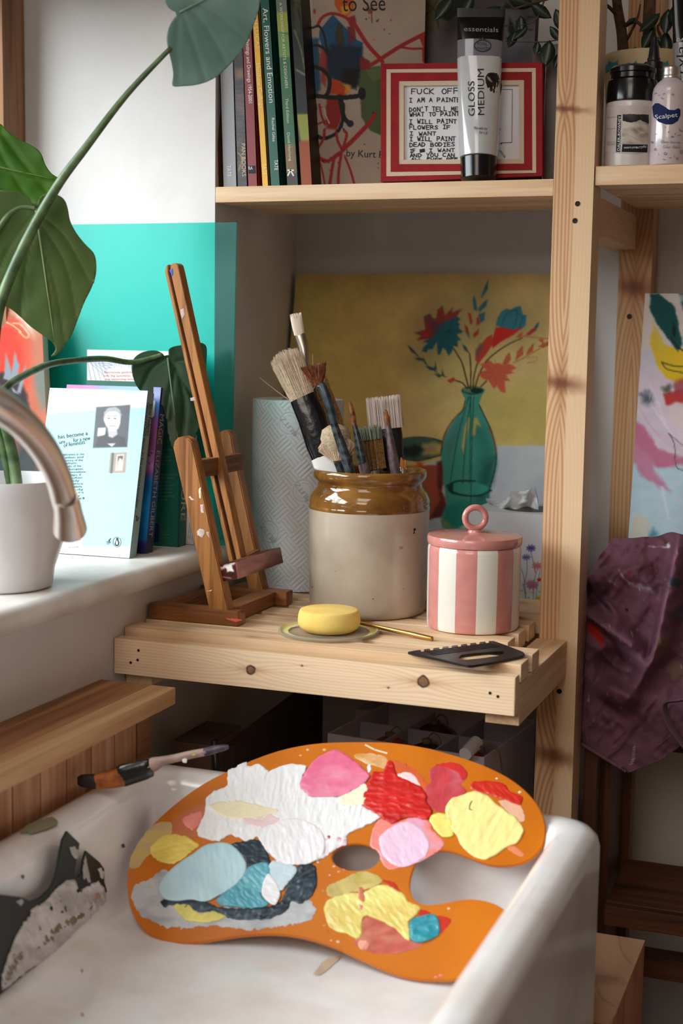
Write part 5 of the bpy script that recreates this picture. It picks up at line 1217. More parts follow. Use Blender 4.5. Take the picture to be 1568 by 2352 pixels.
sp_ = thing('round_sponge', 'thick round yellow sponge sitting on the plastic lid', 'sponge', cs)
zs_ = lambda v: zat(cs, hs, 755, v)-cs[2]
Ht = zs_(1399)
mb = MB(); mb.lathe(cs, [(rs_*0.62,0),(rs_*0.80,0.0006),(rs_*0.93,0.004),(rs_*0.99,Ht*0.30),(rs_*1.0,Ht*0.5),(rs_*0.985,Ht*0.74),(rs_*0.955,Ht*0.90),(rs_*0.925,Ht*0.975),(rs_*0.88,Ht*1.0),(0.001,Ht+0.0004)], 64)
mb.build('sponge', mat('yellow_sponge', (248,214,124), 0.95, var=0.10, vscale=26, bump=0.35, bscale=900, c2=(242,198,98)), sp_, smooth=True)
# brass brush handle lying on the slats
a = P(836,1433,Z=ZT+0.0065); b = P(993,1467,Z=ZT+0.0030); d_ = b-a
pn = thing('brass_brush_handle', 'slim brass coloured brush handle lying between sponge and striped jar', 'brush', b)
mb = MB(); mb.tube([a-d_*0.22, a, a+d_*0.3, a+d_*0.7, b-d_*0.01, b], [0.0016,0.0019,0.0024,0.0027,0.0027,0.0022], 16); mb.build('handle', mat('brass', (196,150,84), 0.28, metal=0.9), pn, smooth=True)
mb = MB(); mb.tube([a-d_*0.42, a-d_*0.22], [0.0012,0.0016], 12); mb.build('ferrule', M_fer, pn, smooth=True)
# black plastic comb scraper
S_cb = planeZ(ZT+0.0030)
cm = thing('comb_scraper', 'black plastic notched scraper with an oval grip hole at the shelf front', 'scraper', S_cb(1080,1505))
e0, e1 = np.array([952,1494.]), np.array([1122,1472.]); outl = [(936,1497)]
for k in range(8):
    p_, q_ = e0+(e1-e0)*(k/8), e0+(e1-e0)*((k+0.62)/8); o_ = np.array([2.5,4.2])
    outl += [tuple(p_), tuple(q_), tuple(q_+o_), tuple(e0+(e1-e0)*((k+1)/8)+o_*0.9)]
outl += [tuple(e1), (1134,1472), (1168,1484), (1201,1497), (1205,1502), (1200,1506), (1140,1519), (1086,1528), (1074,1528), (1050,1523), (1000,1511), (960,1503)]
hole = [(1053,1510),(1060,1504),(1090,1500),(1140,1496),(1155,1496),(1159,1500),(1150,1505),(1110,1511),(1070,1515),(1057,1514)]
plate('blade', outl, [hole], S_cb, (0,0,-0.0026), M_black, cm, 0.0003)
for k in range(4):
    mb = MB(); a = S_cb(975+k*6, 1497+k*2.6); b = S_cb(1128+k*6, 1477+k*2.6); mb.tube([a, b], 0.0006, 6); mb.build('ridge', M_black, cm)
# ---------------------------------------------------------------- upper shelf
ZU = 1.1759
def spine_book(name, label, px_bl, px_br, px_tl, px_tr, zt_top, dep, col, side_col=None, y=1.612, group='art books on the upper shelf', art=None):
    """book seen by its spine: bottom corners and slanting sides in pixels (bottom v, top v=0)"""
    a = P(px_bl[0], px_bl[1], Y=y); b = P(px_br[0], px_br[1], Y=y); c = P(px_tl[0], px_tl[1], Y=y); d = P(px_tr[0], px_tr[1], Y=y)
    w_ = b[0]-a[0]
    k = (c[0]-a[0])/(c[2]-a[2]); 
    A = np.array([a[0], y, ZU]); up = np.array([k, 0, 1.0]); H_ = zt_top-ZU
    root = thing(name, label, 'book', (a[0]+w_/2, y, ZU), group)
    q = [A+up*H_, A+up*H_+np.array([w_,0,0]), A+np.array([w_,0,0]), A]
    S = planeY(y)
    cov = 0.0011
    mb = MB(); mb.box8([A, A+(cov,0,0), A+(cov,dep,0), A+(0,dep,0)]+[A+up*H_+np.array(t) for t in ((0,0,0),(cov,0,0),(cov,dep,0),(0,dep,0))])
    B = A+np.array([w_-cov,0,0]); mb.box8([B, B+(cov,0,0), B+(cov,dep,0), B+(0,dep,0)]+[B+up*H_+np.array(t) for t in ((0,0,0),(cov,0,0),(cov,dep,0),(0,dep,0))])
    mb.box8([A, A+(w_,0,0), A+(w_,cov,0), A+(0,cov,0)]+[A+up*H_+np.array(t) for t in ((0,0,0),(w_,0,0),(w_,cov,0),(0,cov,0))])
    mb.build('cover', col if not isinstance(col, tuple) else mat('cover', col, 0.42), root)
    if art: sheet('spine_print', q, art, M_cover, root, 10, 160, lift=0.00015)
    A2 = A+np.array([cov*1.1, cov*1.2, 0.0012]); W_ = w_-2.2*cov
    mb = MB(); mb.box8([A2, A2+(W_,0,0), A2+(W_,dep-0.004,0), A2+(0,dep-0.004,0)]+[A2+up*(H_-0.003)+np.array(t) for t in ((0,0,0),(W_,0,0),(W_,dep-0.004,0),(0,dep-0.004,0))])
    mb.build('pages', M_paper, root)
    return root, S
# 1 slim book at the shelf end
A_ = Art(470,-240,520,440,2,(120,170,190)); A_.poly([(470,285),(520,262),(520,440),(470,440)],(150,130,112),1,3); A_.poly([(488,331),(503,331),(504,384),(489,384)],(226,70,42),1,1); A_.poly([(489,391),(503,391),(503,401),(489,401)],(206,50,34),1,1)
rt, S = spine_book('art_book', 'slim book with blue spine and red label at the shelf end', (491.5,424),(502,424),(486,180),(496.5,180), 1.42, 0.15, (112,84,62), art=A_)
text(rt, "TASCHEN", (490.5,335), (492.5,380), 7, S, M_ink); text(rt, "29", (491.5,393), (492.2,400), 6, S, M_ink)
# 2 grey
rt, S = spine_book('art_book', 'plain pale grey book with white lettering low on its spine', (511.6,424),(544.5,423),(504,160),(536,160), 1.41, 0.16, (150,150,154))
text(rt, "TATE", (521,380), (522.5,406), 9, S, M_inkwhite)
# 3 dark mottled
A_ = Art(520,-240,580,440,1.5,(70,62,64)); A_.grain(0.35,14,4,1,0.6); A_.poly([(540,160),(560,160),(562,180),(542,184)],(150,120,92),0.7,6,3); A_.poly([(540,215),(560,210),(562,260),(545,262)],(120,108,104),0.5,8,4)
for y in range(200,420,9): A_.line([(540,y),(566,y+random.uniform(-6,6))],1.5,(150,140,136),0.35)
A_.line([(546,350),(556,365),(548,392)],2.5,(206,150,90),0.8)
rt, S = spine_book('art_book', 'dark mottled paperback with pale capital letters down its spine', (546.5,423),(567,422),(537,130),(556,130), 1.39, 0.13, (52,46,48), art=A_)
text(rt, "PAN BOOKS", (554,330), (556,405), 9, S, mat('cream_ink', (206,190,160), 0.6))
# 4 red
rt, S = spine_book('art_book', 'dark red hardback with white lettering on its spine', (568.4,422),(592,421),(556.5,100),(578,100), 1.43, 0.17, (134,40,44))
text(rt, "Prints, Paintings and Drawings 1954-2001", (563,60), (571,237), 8.5, S, M_inkwhite)
blob('publisher_mark', [(570,381),(586,380),(587,398),(570.5,398.5)], S, M_film, rt, (26,28,36), 0.00005, 1, edge=1); text(rt, "RA", (571,390), (580,389.5), 7.5, lambda u,v,o=0: S(u,v,0.0007), M_inkwhite)
# 5 yellow
rt, S = spine_book('art_book', 'thin bright yellow book between the red and the green books', (601,424),(617.3,424),(577,20),(592,20), 1.43, 0.16, (232,176,46))
M_py = mat('pale_yellow_ink', (244,222,160), 0.6)
text(rt, "SARAH LUCAS", (579,5), (588.5,112), 8.5, S, M_py); text(rt, "Matthew Collings", (588,146), (597,248), 8.5, S, M_py); text(rt, "TATE", (603,376), (605,402), 8.5, S, M_py)
# 6 green
rt, S = spine_book('art_book', 'deep green art book with large white title on its spine', (620.5,421),(644,420),(596.5,10),(627,10), 1.44, 0.17, (16,88,74))
text(rt, "Art, Flowers and Emotion", (603,19), (618,236), 12, S, M_inkwhite); text(rt, "Rachel Giles", (623.5,271), (626,325), 6.5, S, M_inkwhite); text(rt, "TATE", (629.5,367), (630.5,391), 8.5, S, M_inkwhite)
# 7 colour workshop book
A_ = Art(610,-260,720,440,2,(110,120,112)); A_.poly([(610,28),(720,28),(720,130),(610,130)],(150,160,70),1,2); A_.poly([(610,75),(720,72),(720,132),(610,134)],(112,146,80),1,2); A_.poly([(610,132),(720,130),(720,335),(610,335)],(58,104,72),1,2); A_.poly([(650,332),(720,332),(720,408),(640,408)],(128,98,66),1,2); A_.poly([(640,398),(720,398),(720,440),(640,440)],(70,60,54),1,2)
A_.poly([(655,-260),(720,-260),(735,440),(677,440)],(50,86,60),0.35,1); A_.line([(642,76),(665,76)],1.5,(40,50,40))
rt, S = spine_book('art_book', 'green paperback in stepped tones with white lettering beside the dark book', (660,420),(684,420),(634,4),(664,4), 1.45, 0.17, (46,58,44), art=A_)
M_pg = mat('pale_green_white_ink', (206,220,196), 0.6)
text(rt, "A WORKSHOP FOR ARTISTS & DESIGNERS", (641,6), (655,203), 6.5, S, M_pg); text(rt, "Third Edition", (655,226), (659,283), 6.5, S, M_pg); text(rt, "David Hornung", (659,305), (664,370), 6.5, S, M_pg)
ribbon(rt, [[(661,391),(673.5,391)],[(667,391),(661,403)],[(667,391),(673.5,403)]], 3.2, S, M_inkwhite, 'emblem')
# 8 dark book with bands
A_ = Art(660,-260,760,440,2,(26,26,22)); A_.poly([(660,-260),(760,-260),(760,60),(680,60)],(120,104,90),1,4,3); A_.poly([(676,0),(760,0),(760,90),(676,80)],(48,54,30),1,6,4); A_.line([(684,20),(692,60),(690,110)],4,(14,16,12)); A_.line([(676,70),(690,110),(700,160)],3,(120,132,80),0.8); A_.line([(680,160),(700,172)],4,(150,140,120),0.8)
A_.poly([(680,262),(760,262),(760,330),(690,325)],(140,142,52),1,2); A_.poly([(684,325),(760,318),(760,440),(690,440)],(150,66,26),1,4)
rt, S = spine_book('art_book', 'dark book with olive and orange bands next to the splatter cover', (692,420),(716,420),(667,4),(694,4), 1.44, 0.17, (24,22,20), art=A_)

# big splatter cover, facing out
S_k = plane3((-0.700,1.616,ZU), (-0.550,1.692,ZU), (-0.700,1.624,1.45))
kb = thing('art_book', 'large cream hardback with splattered paint cover facing out', 'book', S_k(840,420))
A_ = Art(690,-150,1010,440,1.3,(168,150,134)); A_.grain(0.05,70,3)
RD, BL, DK, GR = (150,34,30), (22,76,112), (18,20,28), (66,84,46)
A_.poly([(690,-150),(716,-150),(716,440),(690,440)],(186,168,152),1,2); A_.poly([(690,42),(712,42),(718,245),(700,245)],(40,92,120),1,4,3); A_.poly([(690,58),(712,60),(714,85),(692,84)],(178,80,84),1,3)
A_.poly([(700,85),(733,88),(735,205),(712,240),(704,215)],(30,74,104),1,3,3)
A_.poly([(733,70),(764,33),(820,92),(833,98),(832,122),(818,200),(760,180),(733,85)],BL,1,1.5); A_.poly([(776,52),(786,60),(790,98),(776,110),(770,80)],(60,52,30),0.95,2,2); A_.poly([(797,62),(814,60),(816,90),(800,104)],(110,30,40),0.9,2,2)
A_.poly([(826,128),(850,140),(852,155),(876,150),(876,310),(850,300),(830,270),(826,220),(820,190)],GR,0.95,2,2); A_.poly([(840,160),(876,155),(876,180),(856,190)],(92,104,62),0.9,2)
A_.poly([(762,100),(830,108),(828,150),(818,200),(770,182),(740,160),(748,120)],(14,20,34),0.72,6,5); A_.poly([(790,160),(828,156),(818,205),(785,190)],(12,12,10),0.85,4,3)
A_.poly([(758,180),(780,186),(790,195),(800,210),(790,225),(780,218),(752,215)],(180,62,20),1,2,2); A_.poly([(795,192),(806,196),(802,214),(790,216)],(206,140,40),0.8,2,2)
A_.poly([(768,-150),(814,-150),(812,20),(800,38),(776,26),(768,10)],(186,84,20),1,2,2); A_.poly([(782,15),(806,14),(800,32),(786,34)],(206,150,40),1,2,2)
A_.poly([(752,222),(786,216),(784,270),(774,300),(748,295),(748,250)],(140,32,20),1,3,3); A_.poly([(735,110),(752,120),(750,170),(748,200),(738,190),(733,150)],(150,42,40),0.85,3,3); A_.poly([(800,40),(814,35),(818,48),(815,62),(806,66),(800,52)],(136,32,40),1,2); A_.poly([(826,130),(846,140),(850,158),(828,160)],(126,30,40),1,2)
A_.line([(728,60),(740,40),(762,31),(790,38),(802,48)],7,RD); A_.line([(812,52),(842,100),(872,134),(878,142)],9,RD); A_.line([(850,150),(876,134),(920,106),(970,80),(985,76)],9,RD); A_.line([(918,108),(946,112),(970,112),(985,118)],5,RD); A_.poly([(962,85),(980,70),(985,120),(975,118),(968,98)],RD,1,2,2); A_.line([(973,112),(973,140)],7,RD)
A_.line([(700,58),(716,64),(732,60),(744,80),(750,110),(760,125)],5,DK); A_.line([(708,108),(728,104),(744,112),(752,125)],6,DK); A_.line([(712,150),(740,160),(756,180),(754,210),(745,222)],9,DK); A_.line([(712,216),(740,222),(790,224),(834,218)],10,DK,1,0.8,1.5); A_.oval(831,215,9,14,DK)
A_.line([(780,222),(784,245),(790,270),(800,282)],10,DK); A_.oval(804,284,8,8,(24,34,56)); A_.line([(788,240),(786,280),(772,305),(744,318),(722,308),(712,292)],8,DK,1,0.8,1.5); A_.line([(784,232),(784,250)],9,DK); A_.line([(718,222),(724,250)],9,(24,46,76))
A_.line([(716,292),(736,282),(748,278)],4,RD); A_.line([(745,298),(742,320),(726,345)],6,RD); A_.line([(772,305),(776,325),(786,345)],6,RD); A_.line([(786,345),(814,318),(850,280),(860,262)],10,RD); A_.line([(790,300),(796,310),(788,338)],6,RD); A_.line([(724,345),(734,362),(752,370),(780,352)],9,RD,1,1,2.5); A_.line([(726,345),(738,385),(746,424)],4,RD); A_.line([(767,362),(762,390),(756,430)],7,RD); A_.line([(784,352),(778,390),(776,430)],6,RD); A_.line([(792,360),(804,390),(816,432)],5,RD); A_.line([(745,250),(748,265),(756,283)],3,(206,180,160)); A_.line([(733,240),(738,265),(746,285)],5,RD)
for _ in range(40): A_.oval(random.uniform(722,980), random.uniform(20,400), random.uniform(0.6,2.0), random.uniform(0.6,2.2), RD if random.random() < .6 else DK)
A_.poly([(842,18),(858,18),(854,30),(846,32)],(120,60,30),0.9,2,2); A_.line([(853,28),(854,52)],2,(80,40,24)); A_.oval(841,44,1.6,1.6,DK); A_.oval(866,48,2.2,2.2,DK); A_.oval(722,26,3,6,(130,60,56))
q = [S_k(696,-120), S_k(980,-140), S_k(968,418), S_k(717,421)]
q[2][2] = q[3][2] = ZU+0.0005; q[0][2] = q[1][2] = max(q[0][2], q[1][2])
sheet('cover_print', q, A_, M_cover, kb, 230, 420, lift=0.00015)
kn_ = -S_k.n; mb = MB(); mb.slab(q, kn_*0.003, 0.0004); mb.slab([p+kn_*0.012 for p in q], kn_*0.003, 0.0004); mb.slab([q[0], q[0]+kn_*0.015, q[3]+kn_*0.015, q[3]], (q[1]-q[0])*0.02); mb.build('cover', mat('cover_cream', (190,172,154), 0.5), kb)
mb = MB(); ii = (q[1]-q[0])*0.03+kn_*0.0032; jj = -(q[1]-q[0])*0.03+kn_*0.0032; mb.slab([q[0]+ii-(0,0,0.003), q[1]+jj-(0,0,0.003), q[2]+jj+(0,0,0.003), q[3]+ii+(0,0,0.003)], kn_*0.0086); mb.build('pages', M_paper, kb)
text(kb, "to See", (786,26), (885,24), 36, S_k, M_ink); text(kb, "Learning", (760,-40), (880,-42), 36, S_k, M_ink); text(kb, "by Kurt Rowland", (795,359), (945,366), 16, S_k, mat('dark_teal_ink', (20,44,48), 0.6))

# red and cream picture frame with a lettered print
fr_ = thing('picture_frame', 'red and cream striped wooden frame with a handwritten black print', 'picture frame', (-0.47,1.65,ZU))
S_f = plane3((0,1.648,ZU), (1,1.648,ZU), (0,1.664,1.318))
def mitre(pxo, pxi, name, m, off, t=0.010):
    for k in range(4):
        a, b = pxo[k], pxo[(k+1)%4]; c, d = pxi[(k+1)%4], pxi[k]
        mb = MB(); mb.slab([S_f(*a, off), S_f(*b, off), S_f(*c, off), S_f(*d, off)], (0, t, 0), 0.0003); mb.build(name, m, fr_)
M_fr = mat('red_frame_paint', (150,20,28), 0.6, spec=0.2, var=0.10, vscale=60); M_fc = mat('cream_frame_paint', (200,178,152), 0.5)
o0 = [(874,146),(1245,143),(1245,404),(874,418)]; o1 = [(887,159),(1230,156),(1231,397),(887,405)]; o2 = [(897,167),(1221,165),(1222,391),(897,395)]; o3 = [(915,186),(1203,183),(1203,376),(915,377)]; o4 = [(927,197),(1191,195),(1192,365),(927,367)]
mitre(o0, o1, 'outer_moulding', M_fr, 0.0); mitre(o1, o2, 'cream_moulding', M_fc, 0.0008); mitre(o2, o3, 'inner_moulding', M_fr, 0.0004); mitre(o3, o4, 'cream_moulding', M_fc, -0.0006)
Sp = plane3((0,1.6520,ZU), (1,1.6520,ZU), (0,1.6680,1.318))
mb = MB(); mb.slab([Sp(*p) for p in ((922,192),(1196,190),(1197,370),(922,372))], (0,0.002,0)); mb.build('print', mat('print_paper', (214,212,216), 0.8), fr_)
GL = {'A':[[(0,0),(.5,1),(1,0)],[(.2,.4),(.8,.4)]],'B':[[(0,0),(0,1),(.7,.95),(.8,.75),(.6,.55),(0,.5)],[(.6,.55),(.95,.35),(.8,.05),(0,0)]],'C':[[(1,.85),(.6,1),(.15,.8),(0,.45),(.2,.1),(.6,0),(1,.12)]],'D':[[(0,0),(0,1),(.6,.9),(1,.5),(.6,.08),(0,0)]],'E':[[(1,1),(0,1),(0,0),(1,0)],[(0,.52),(.8,.52)]],'F':[[(1,1),(0,1),(0,0)],[(0,.52),(.8,.52)]],'H':[[(0,0),(0,1)],[(1,0),(1,1)],[(0,.5),(1,.5)]],'I':[[(.5,0),(.5,1)],[(.1,1),(.9,1)],[(.1,0),(.9,0)]],'K':[[(0,0),(0,1)],[(.9,1),(0,.45),(1,0)]],'L':[[(0,1),(0,0),(.9,0)]],'M':[[(0,0),(.1,1),(.5,.35),(.9,1),(1,0)]],'N':[[(0,0),(0,1),(1,0),(1,1)]],'O':[[(.5,1),(.1,.75),(0,.4),(.25,.02),(.7,.02),(1,.4),(.9,.8),(.5,1)]],'P':[[(0,0),(0,1),(.8,.95),(.95,.7),(.7,.48),(0,.45)]],'R':[[(0,0),(0,1),(.8,.95),(.9,.7),(.6,.5),(0,.48)],[(.4,.5),(1,0)]],'S':[[(.95,.88),(.5,1),(.1,.8),(.3,.55),(.8,.42),(.9,.15),(.5,0),(0,.1)]],'T':[[(0,1),(1,1)],[(.5,1),(.5,0)]],'U':[[(0,1),(.05,.25),(.4,0),(.8,.1),(1,.4),(1,1)]],'W':[[(0,1),(.25,0),(.5,.6),(.75,0),(1,1)]],'Y':[[(0,1),(.5,.5)],[(1,1),(.5,.5),(.4,0)]],"'":[[(.5,1.05),(.4,.75)]]}
rows = [("FUCK OFF",944,216,1056,15,2.0),("I AM A PAINTER",940,235,1068,12,1.8),("DON'T TELL ME",940,256,1054,12,1.8),("WHAT TO PAINT",940,267,1056,11,1.7),("I WILL PAINT",939,284,1050,12,1.7),("FLOWERS IF",940,297,1036,11,1.7),("I WANT",940,311,1004,10,1.7),("I WILL PAINT",940,324,1048,12,1.7),("DEAD BODIES",940,337,1046,11,1.7),("IF",941,350,955,10,1.7),("I WANT",985,349,1046,10,1.7),("AND YOU CAN",941,361,1045,10,1.7),("ALL FUCK OFF",944,367,1053,5,1.6)]
hw = []
for s_, u0, v0, u1, hh, wd in rows:
    hh *= 0.80
    adv = (u1-u0)/len(s_)
    for k, ch in enumerate(s_):
        if ch == ' ': continue
        jx, jy, js = random.uniform(-.6,.6), random.uniform(-.7,.7), random.uniform(.92,1.08)
        for stt in GL[ch]: hw.append([(u0+k*adv+jx+x*adv*0.72, v0-(v0-216)*0.0+jy-y*hh*js-(k*adv)*0.01) for x, y in stt])
ribbon(fr_, hw, 1.9, Sp, M_ink)
ribbon(fr_, [[(1150,205),(1176,205.5),(1175,327),(1150,328)],[(1147,330),(1152,329),(1151,333)],[(1146,345),(1158,362),(1160,360),(1149,345)]], 1.1, Sp, M_ink, 'line_drawing')
blob('ink_block', [(963,343),(975,341),(976,349),(964,351)], Sp, M_film, fr_, (22,22,24), 0.00004, 1, 0.6, 3, edge=1)
mb = MB(); mb.slab([S_f(*p, -0.0125) for p in ((880,152),(1240,149),(1240,400),(880,412))], (0,0.002,0)); mb.build('backing', mat('hardboard', (96,70,48), 0.8), fr_)
mb = MB(); mb.slab([S_f(1040,200,-0.014), S_f(1080,200,-0.014), S_f(1090,405,-0.042)*(1,1,0)+(0,0,ZU), S_f(1030,405,-0.042)*(1,1,0)+(0,0,ZU)], (0,0.002,0)); mb.build('strut', mat('hardboard_strut', (80,60,44), 0.8), fr_)

# tube of gloss medium, standing on its cap
tb_ = thing('paint_tube', 'translucent gloss medium tube standing on its black cap before the red frame', 'tube', (-0.43,1.623,ZU))
dC, dT = depth(P(1098,412,Y=1.6235)), depth(P(1103,30,Y=1.640))
def tube_rings(pts):
    mb = MB(); seg(mb, [(u,v,hw,k,dC+(dT-dC)*(412-v)/382) for u,v,hw,k in pts], 32); return mb
mb = tube_rings([(1098.5,411,40.5,1.0),(1098.5,372,41.5,1.0),(1098.5,365,41.8,1.0),(1098.5,363,39,1.0)]); mb.build('cap', M_gblack, tb_, smooth=True, auto=40)
M_gel = mat('milky_gel_tube', (200,202,204), 0.14, coat=0.5, var=0.03, vscale=20); M_clr = mat('clear_tube_film', (120,120,130), 0.10, coat=0.5)
mb = tube_rings([(1098.5,366,30,1),(1098.5,362,43,1.0),(1099,340,45,0.98),(1099.5,280,47,0.86),(1100,220,49,0.72),(1101,135,51.5,0.46)]); mb.build('gel_body', M_gel, tb_, smooth=True, auto=50)
mb = tube_rings([(1101,137,51.6,0.46),(1102,95,52.5,0.36)]); mb.build('clear_band', M_clr, tb_, smooth=True, auto=50)
mb = tube_rings([(1102,96,52.8,0.36),(1103,60,54.5,0.20),(1104,46,55,0.10),(1104,40,55,0.05)]); mb.build('black_band', M_gblack, tb_, smooth=True, auto=50)
mb = tube_rings([(1104,41,55.2,0.035),(1104.5,20,55.8,0.03)]); mb.build('crimp', M_black, tb_, smooth=True, auto=50)
class _T: pass
def tube_surf(u, v, off=0.0):
    f_ = (412-v)/382; d = dC+(dT-dC)*f_
    cu = np.interp(v, [20,96,135,220,365], [1104,1102,1101,1100,1098.5]); hw = np.interp(v, [40,96,135,220,280,340,365], [55,52.8,51.5,49,47,45,43]); k = np.interp(v, [40,60,96,135,220,280,340], [.05,.2,.36,.46,.72,.86,.98])
    x = max(min((u-cu)/hw, 0.99), -0.99); y1 = (1-x*x)**0.5; y2 = (1-abs(x)**2.667)**0.375; m_ = min(max((k-0.46)/0.26, 0), 1)
    return P(u, v, D=d-hw*k*(y1*m_+y2*(1-m_))*d/F-off-0.0004)
text(tb_, "essentials", (1065,71), (1144,74), 11, tube_surf, mat('silver_ink', (150,154,160), 0.5))
M_gi = mat('charcoal_ink', (34,30,28), 0.6)
text(tb_, "GLOSS", (1090,266), (1089,186), 15, tube_surf, M_gi); text(tb_, "MEDIUM", (1112,264), (1111,158), 15, tube_surf, M_gi)
text(tb_, "Mix with any acrylic paint", (1088,297), (1150,300), 7, tube_surf, M_gi); text(tb_, "for a glossy finish", (1100,307), (1146,309), 7, tube_surf, M_gi)
blob('medium_swatch', [(1114,178),(1120,168),(1130,166),(1142,168),(1151,180),(1152,200),(1149,220),(1143,228),(1134,224),(1122,208),(1115,192)], tube_surf, M_paint, tb_, (34,28,26), 0.0002, 1.5, 0.8, 5, 0.5)
blob('medium_swatch', [(1118,175),(1124,178),(1131,188),(1128,189),(1120,182)], tube_surf, M_paint, tb_, (150,140,136), 0.0002, 1.5, 0.3, 5, 0.1, off=0.0006)
ov = [(1108+19*math.cos(a), 105+13*math.sin(a)) for a in np.linspace(0, 2*math.pi, 25)]
ribbon(tb_, [ov], 2.2, tube_surf, M_gi, 'emblem'); ribbon(tb_, [[(1100,94),(1101,87),(1105,91),(1108,85),(1111,91),(1115,88),(1115,95)]], 1.6, tube_surf, M_gi, 'emblem')
text(tb_, "ROYAL", (1096,104), (1119,105), 8, tube_surf, M_gi); text(tb_, "LANGNICKEL", (1092,113), (1124,115), 7, tube_surf, M_gi)

# paintings and panels leaning behind the frame
dk = thing('canvas_painting', 'dark canvas painted with black leaf sprays behind the red frame', 'painting', (-0.46,1.74,ZU))
S_d = plane3((0,1.715,ZU), (1,1.715,ZU), (0,1.75,1.5))
A_ = Art(900,-160,1320,450,2,(70,64,66)); A_.poly([(960,-160),(1060,-160),(1040,30),(1000,75),(965,60)],(92,84,56),1,14,8); A_.poly([(960,60),(1320,70),(1320,200),(960,180)],(98,92,96),0.8,25,15); A_.poly([(960,180),(1320,190),(1320,450),(960,450)],(60,52,56),0.9,25,10); A_.poly([(1140,20),(1240,10),(1230,120),(1160,130)],(112,110,116),0.7,14,10); A_.grain(0.12,24,5,0.3,1)
for ln in ([(980,10),(1000,25),(1006,60)],[(1010,-10),(990,24),(978,30)],[(1160,60),(1200,45),(1250,30)],[(1160,90),(1210,70),(1250,62)]): A_.line(ln,2,(26,28,24))
for p in ([(1010,40),(1040,0),(1080,-20),(1060,20),(1030,50)],[(1150,20),(1180,-10),(1230,-20),(1200,20)],[(1170,40),(1185,70),(1178,90),(1166,72)]): A_.poly(p,(24,34,26),1,2)
q = [S_d(965,-140), S_d(1240,-140), S_d(1225,410), S_d(955,420)]; q[2][2] = q[3][2] = ZU+0.0004; q[0][2] = q[1][2]; q[3][0] = q[0][0]; q[2][0] = q[1][0]
sheet('canvas', q, A_, M_art, dk, 90, 140, back=(0,0.016,0))
pn_ = thing('grey_board', 'tall grey board leaning behind the frame next to the pine post', 'board', (-0.37,1.70,ZU))
mb = MB(); mb.box(P(1252,200,Y=1.70)[0], P(1283,200,Y=1.70)[0], 1.70, 1.765, ZU+0.0004, 1.34, 0.001); mb.build('panel', mat('grey_card', (126,120,122), 0.7), pn_)
mb = MB(); mb.box(P(1228,200,Y=1.712)[0], P(1251,200,Y=1.712)[0], 1.695, 1.712, ZU+0.0004, 1.33, 0.001); mb.build('card', mat('brown_card', (104,84,80), 0.8), pn_)

# ---------------------------------------------------------------- right bay shelf
ZR = 1.1884
# tree in a patterned pot
ct = np.array([P(1475,300,Y=1.80)[0], 1.80, ZR])
tr_ = thing('potted_tree', 'small dark leaved tree in a cream pot with turquoise pattern behind the paste jar', 'plant', ct)
dpt = depth(ct); rp_ = 92*dpt/F; zp_ = P(1475,135,D=dpt)[2]
mb = MB(); Hp = zp_-ZR; mb.lathe(ct, [(rp_*0.7,0),(rp_*0.74,0.004),(rp_*0.9,Hp*0.5),(rp_,Hp*0.92),(rp_*1.0,Hp),(rp_*0.95,Hp),(rp_*0.9,Hp*0.85)], 56, True, True); mb.build('pot', mat('cream_pot', (196,172,130), 0.45), tr_, smooth=True, auto=50)
Spt = cyl(ct, rp_*0.9, ZR+Hp*0.5, rp_*1.001, ZR+Hp*0.92)
for k, (u, v) in enumerate(((1405,150),(1425,158),(1448,152),(1470,160),(1495,154),(1520,150))):
    blob('pattern', [(u-14,v+18),(u-16,v+2),(u-6,v-10),(u+4,v-6),(u+14,v-12),(u+16,v+4),(u+6,v+10),(u+2,v+26),(u-6,v+14)], Spt, M_film, tr_, (54,140,150), 0.0001, 2, 2, 7)
mb = MB(); mb.lathe(ct+np.array([0,0,Hp*0.86]), [(rp_*0.92,0),(rp_*0.5,0.003),(0.001,0.004)], 24); mb.build('soil', mat('soil', (40,30,24), 0.95, bump=0.6), tr_)
M_bark = mat('bark', (92,66,44), 0.85, var=0.35, vscale=120, bump=0.6, bscale=150)
def branch(pts, name='branch'):
    mb = MB(); pp = smooth_path([np.append(P(u, v, Y=y), r) for u, v, y, r in pts], 5); mb.tube([p[:3] for p in pp], [p[3] for p in pp], 8); mb.build(name, M_bark, tr_, smooth=True)
branch([(1432,150,1.80,.0075),(1428,80,1.80,.0065),(1418,20,1.80,.006),(1410,-60,1.80,.005)], 'trunk'); branch([(1500,150,1.80,.009),(1490,60,1.80,.008),(1496,-60,1.80,.007)], 'trunk')
for b_ in ([(1432,60,1.80,.003),(1460,50,1.79,.0022),(1490,75,1.78,.0016),(1510,90,1.77,.001)],[(1440,90,1.8,.002),(1462,45,1.79,.0016),(1470,10,1.79,.001)],[(1420,40,1.8,.0025),(1390,10,1.78,.002),(1330,-20,1.73,.002),(1250,0,1.70,.0015),(1180,20,1.69,.001)],[(1530,100,1.78,.002),(1510,60,1.77,.0015),(1560,30,1.76,.001)],[(1330,-20,1.73,.0016),(1300,70,1.69,.001),(1262,95,1.68,.0007),(1160,95,1.68,.0005)],[(1250,0,1.70,.001),(1225,50,1.69,.0006),(1160,60,1.69,.0004)],[(1440,120,1.79,.001),(1460,108,1.78,.0006)]): branch(b_)
M_dl = mat('dark_leaf', (26,46,30), 0.4, var=0.3, vscale=60)
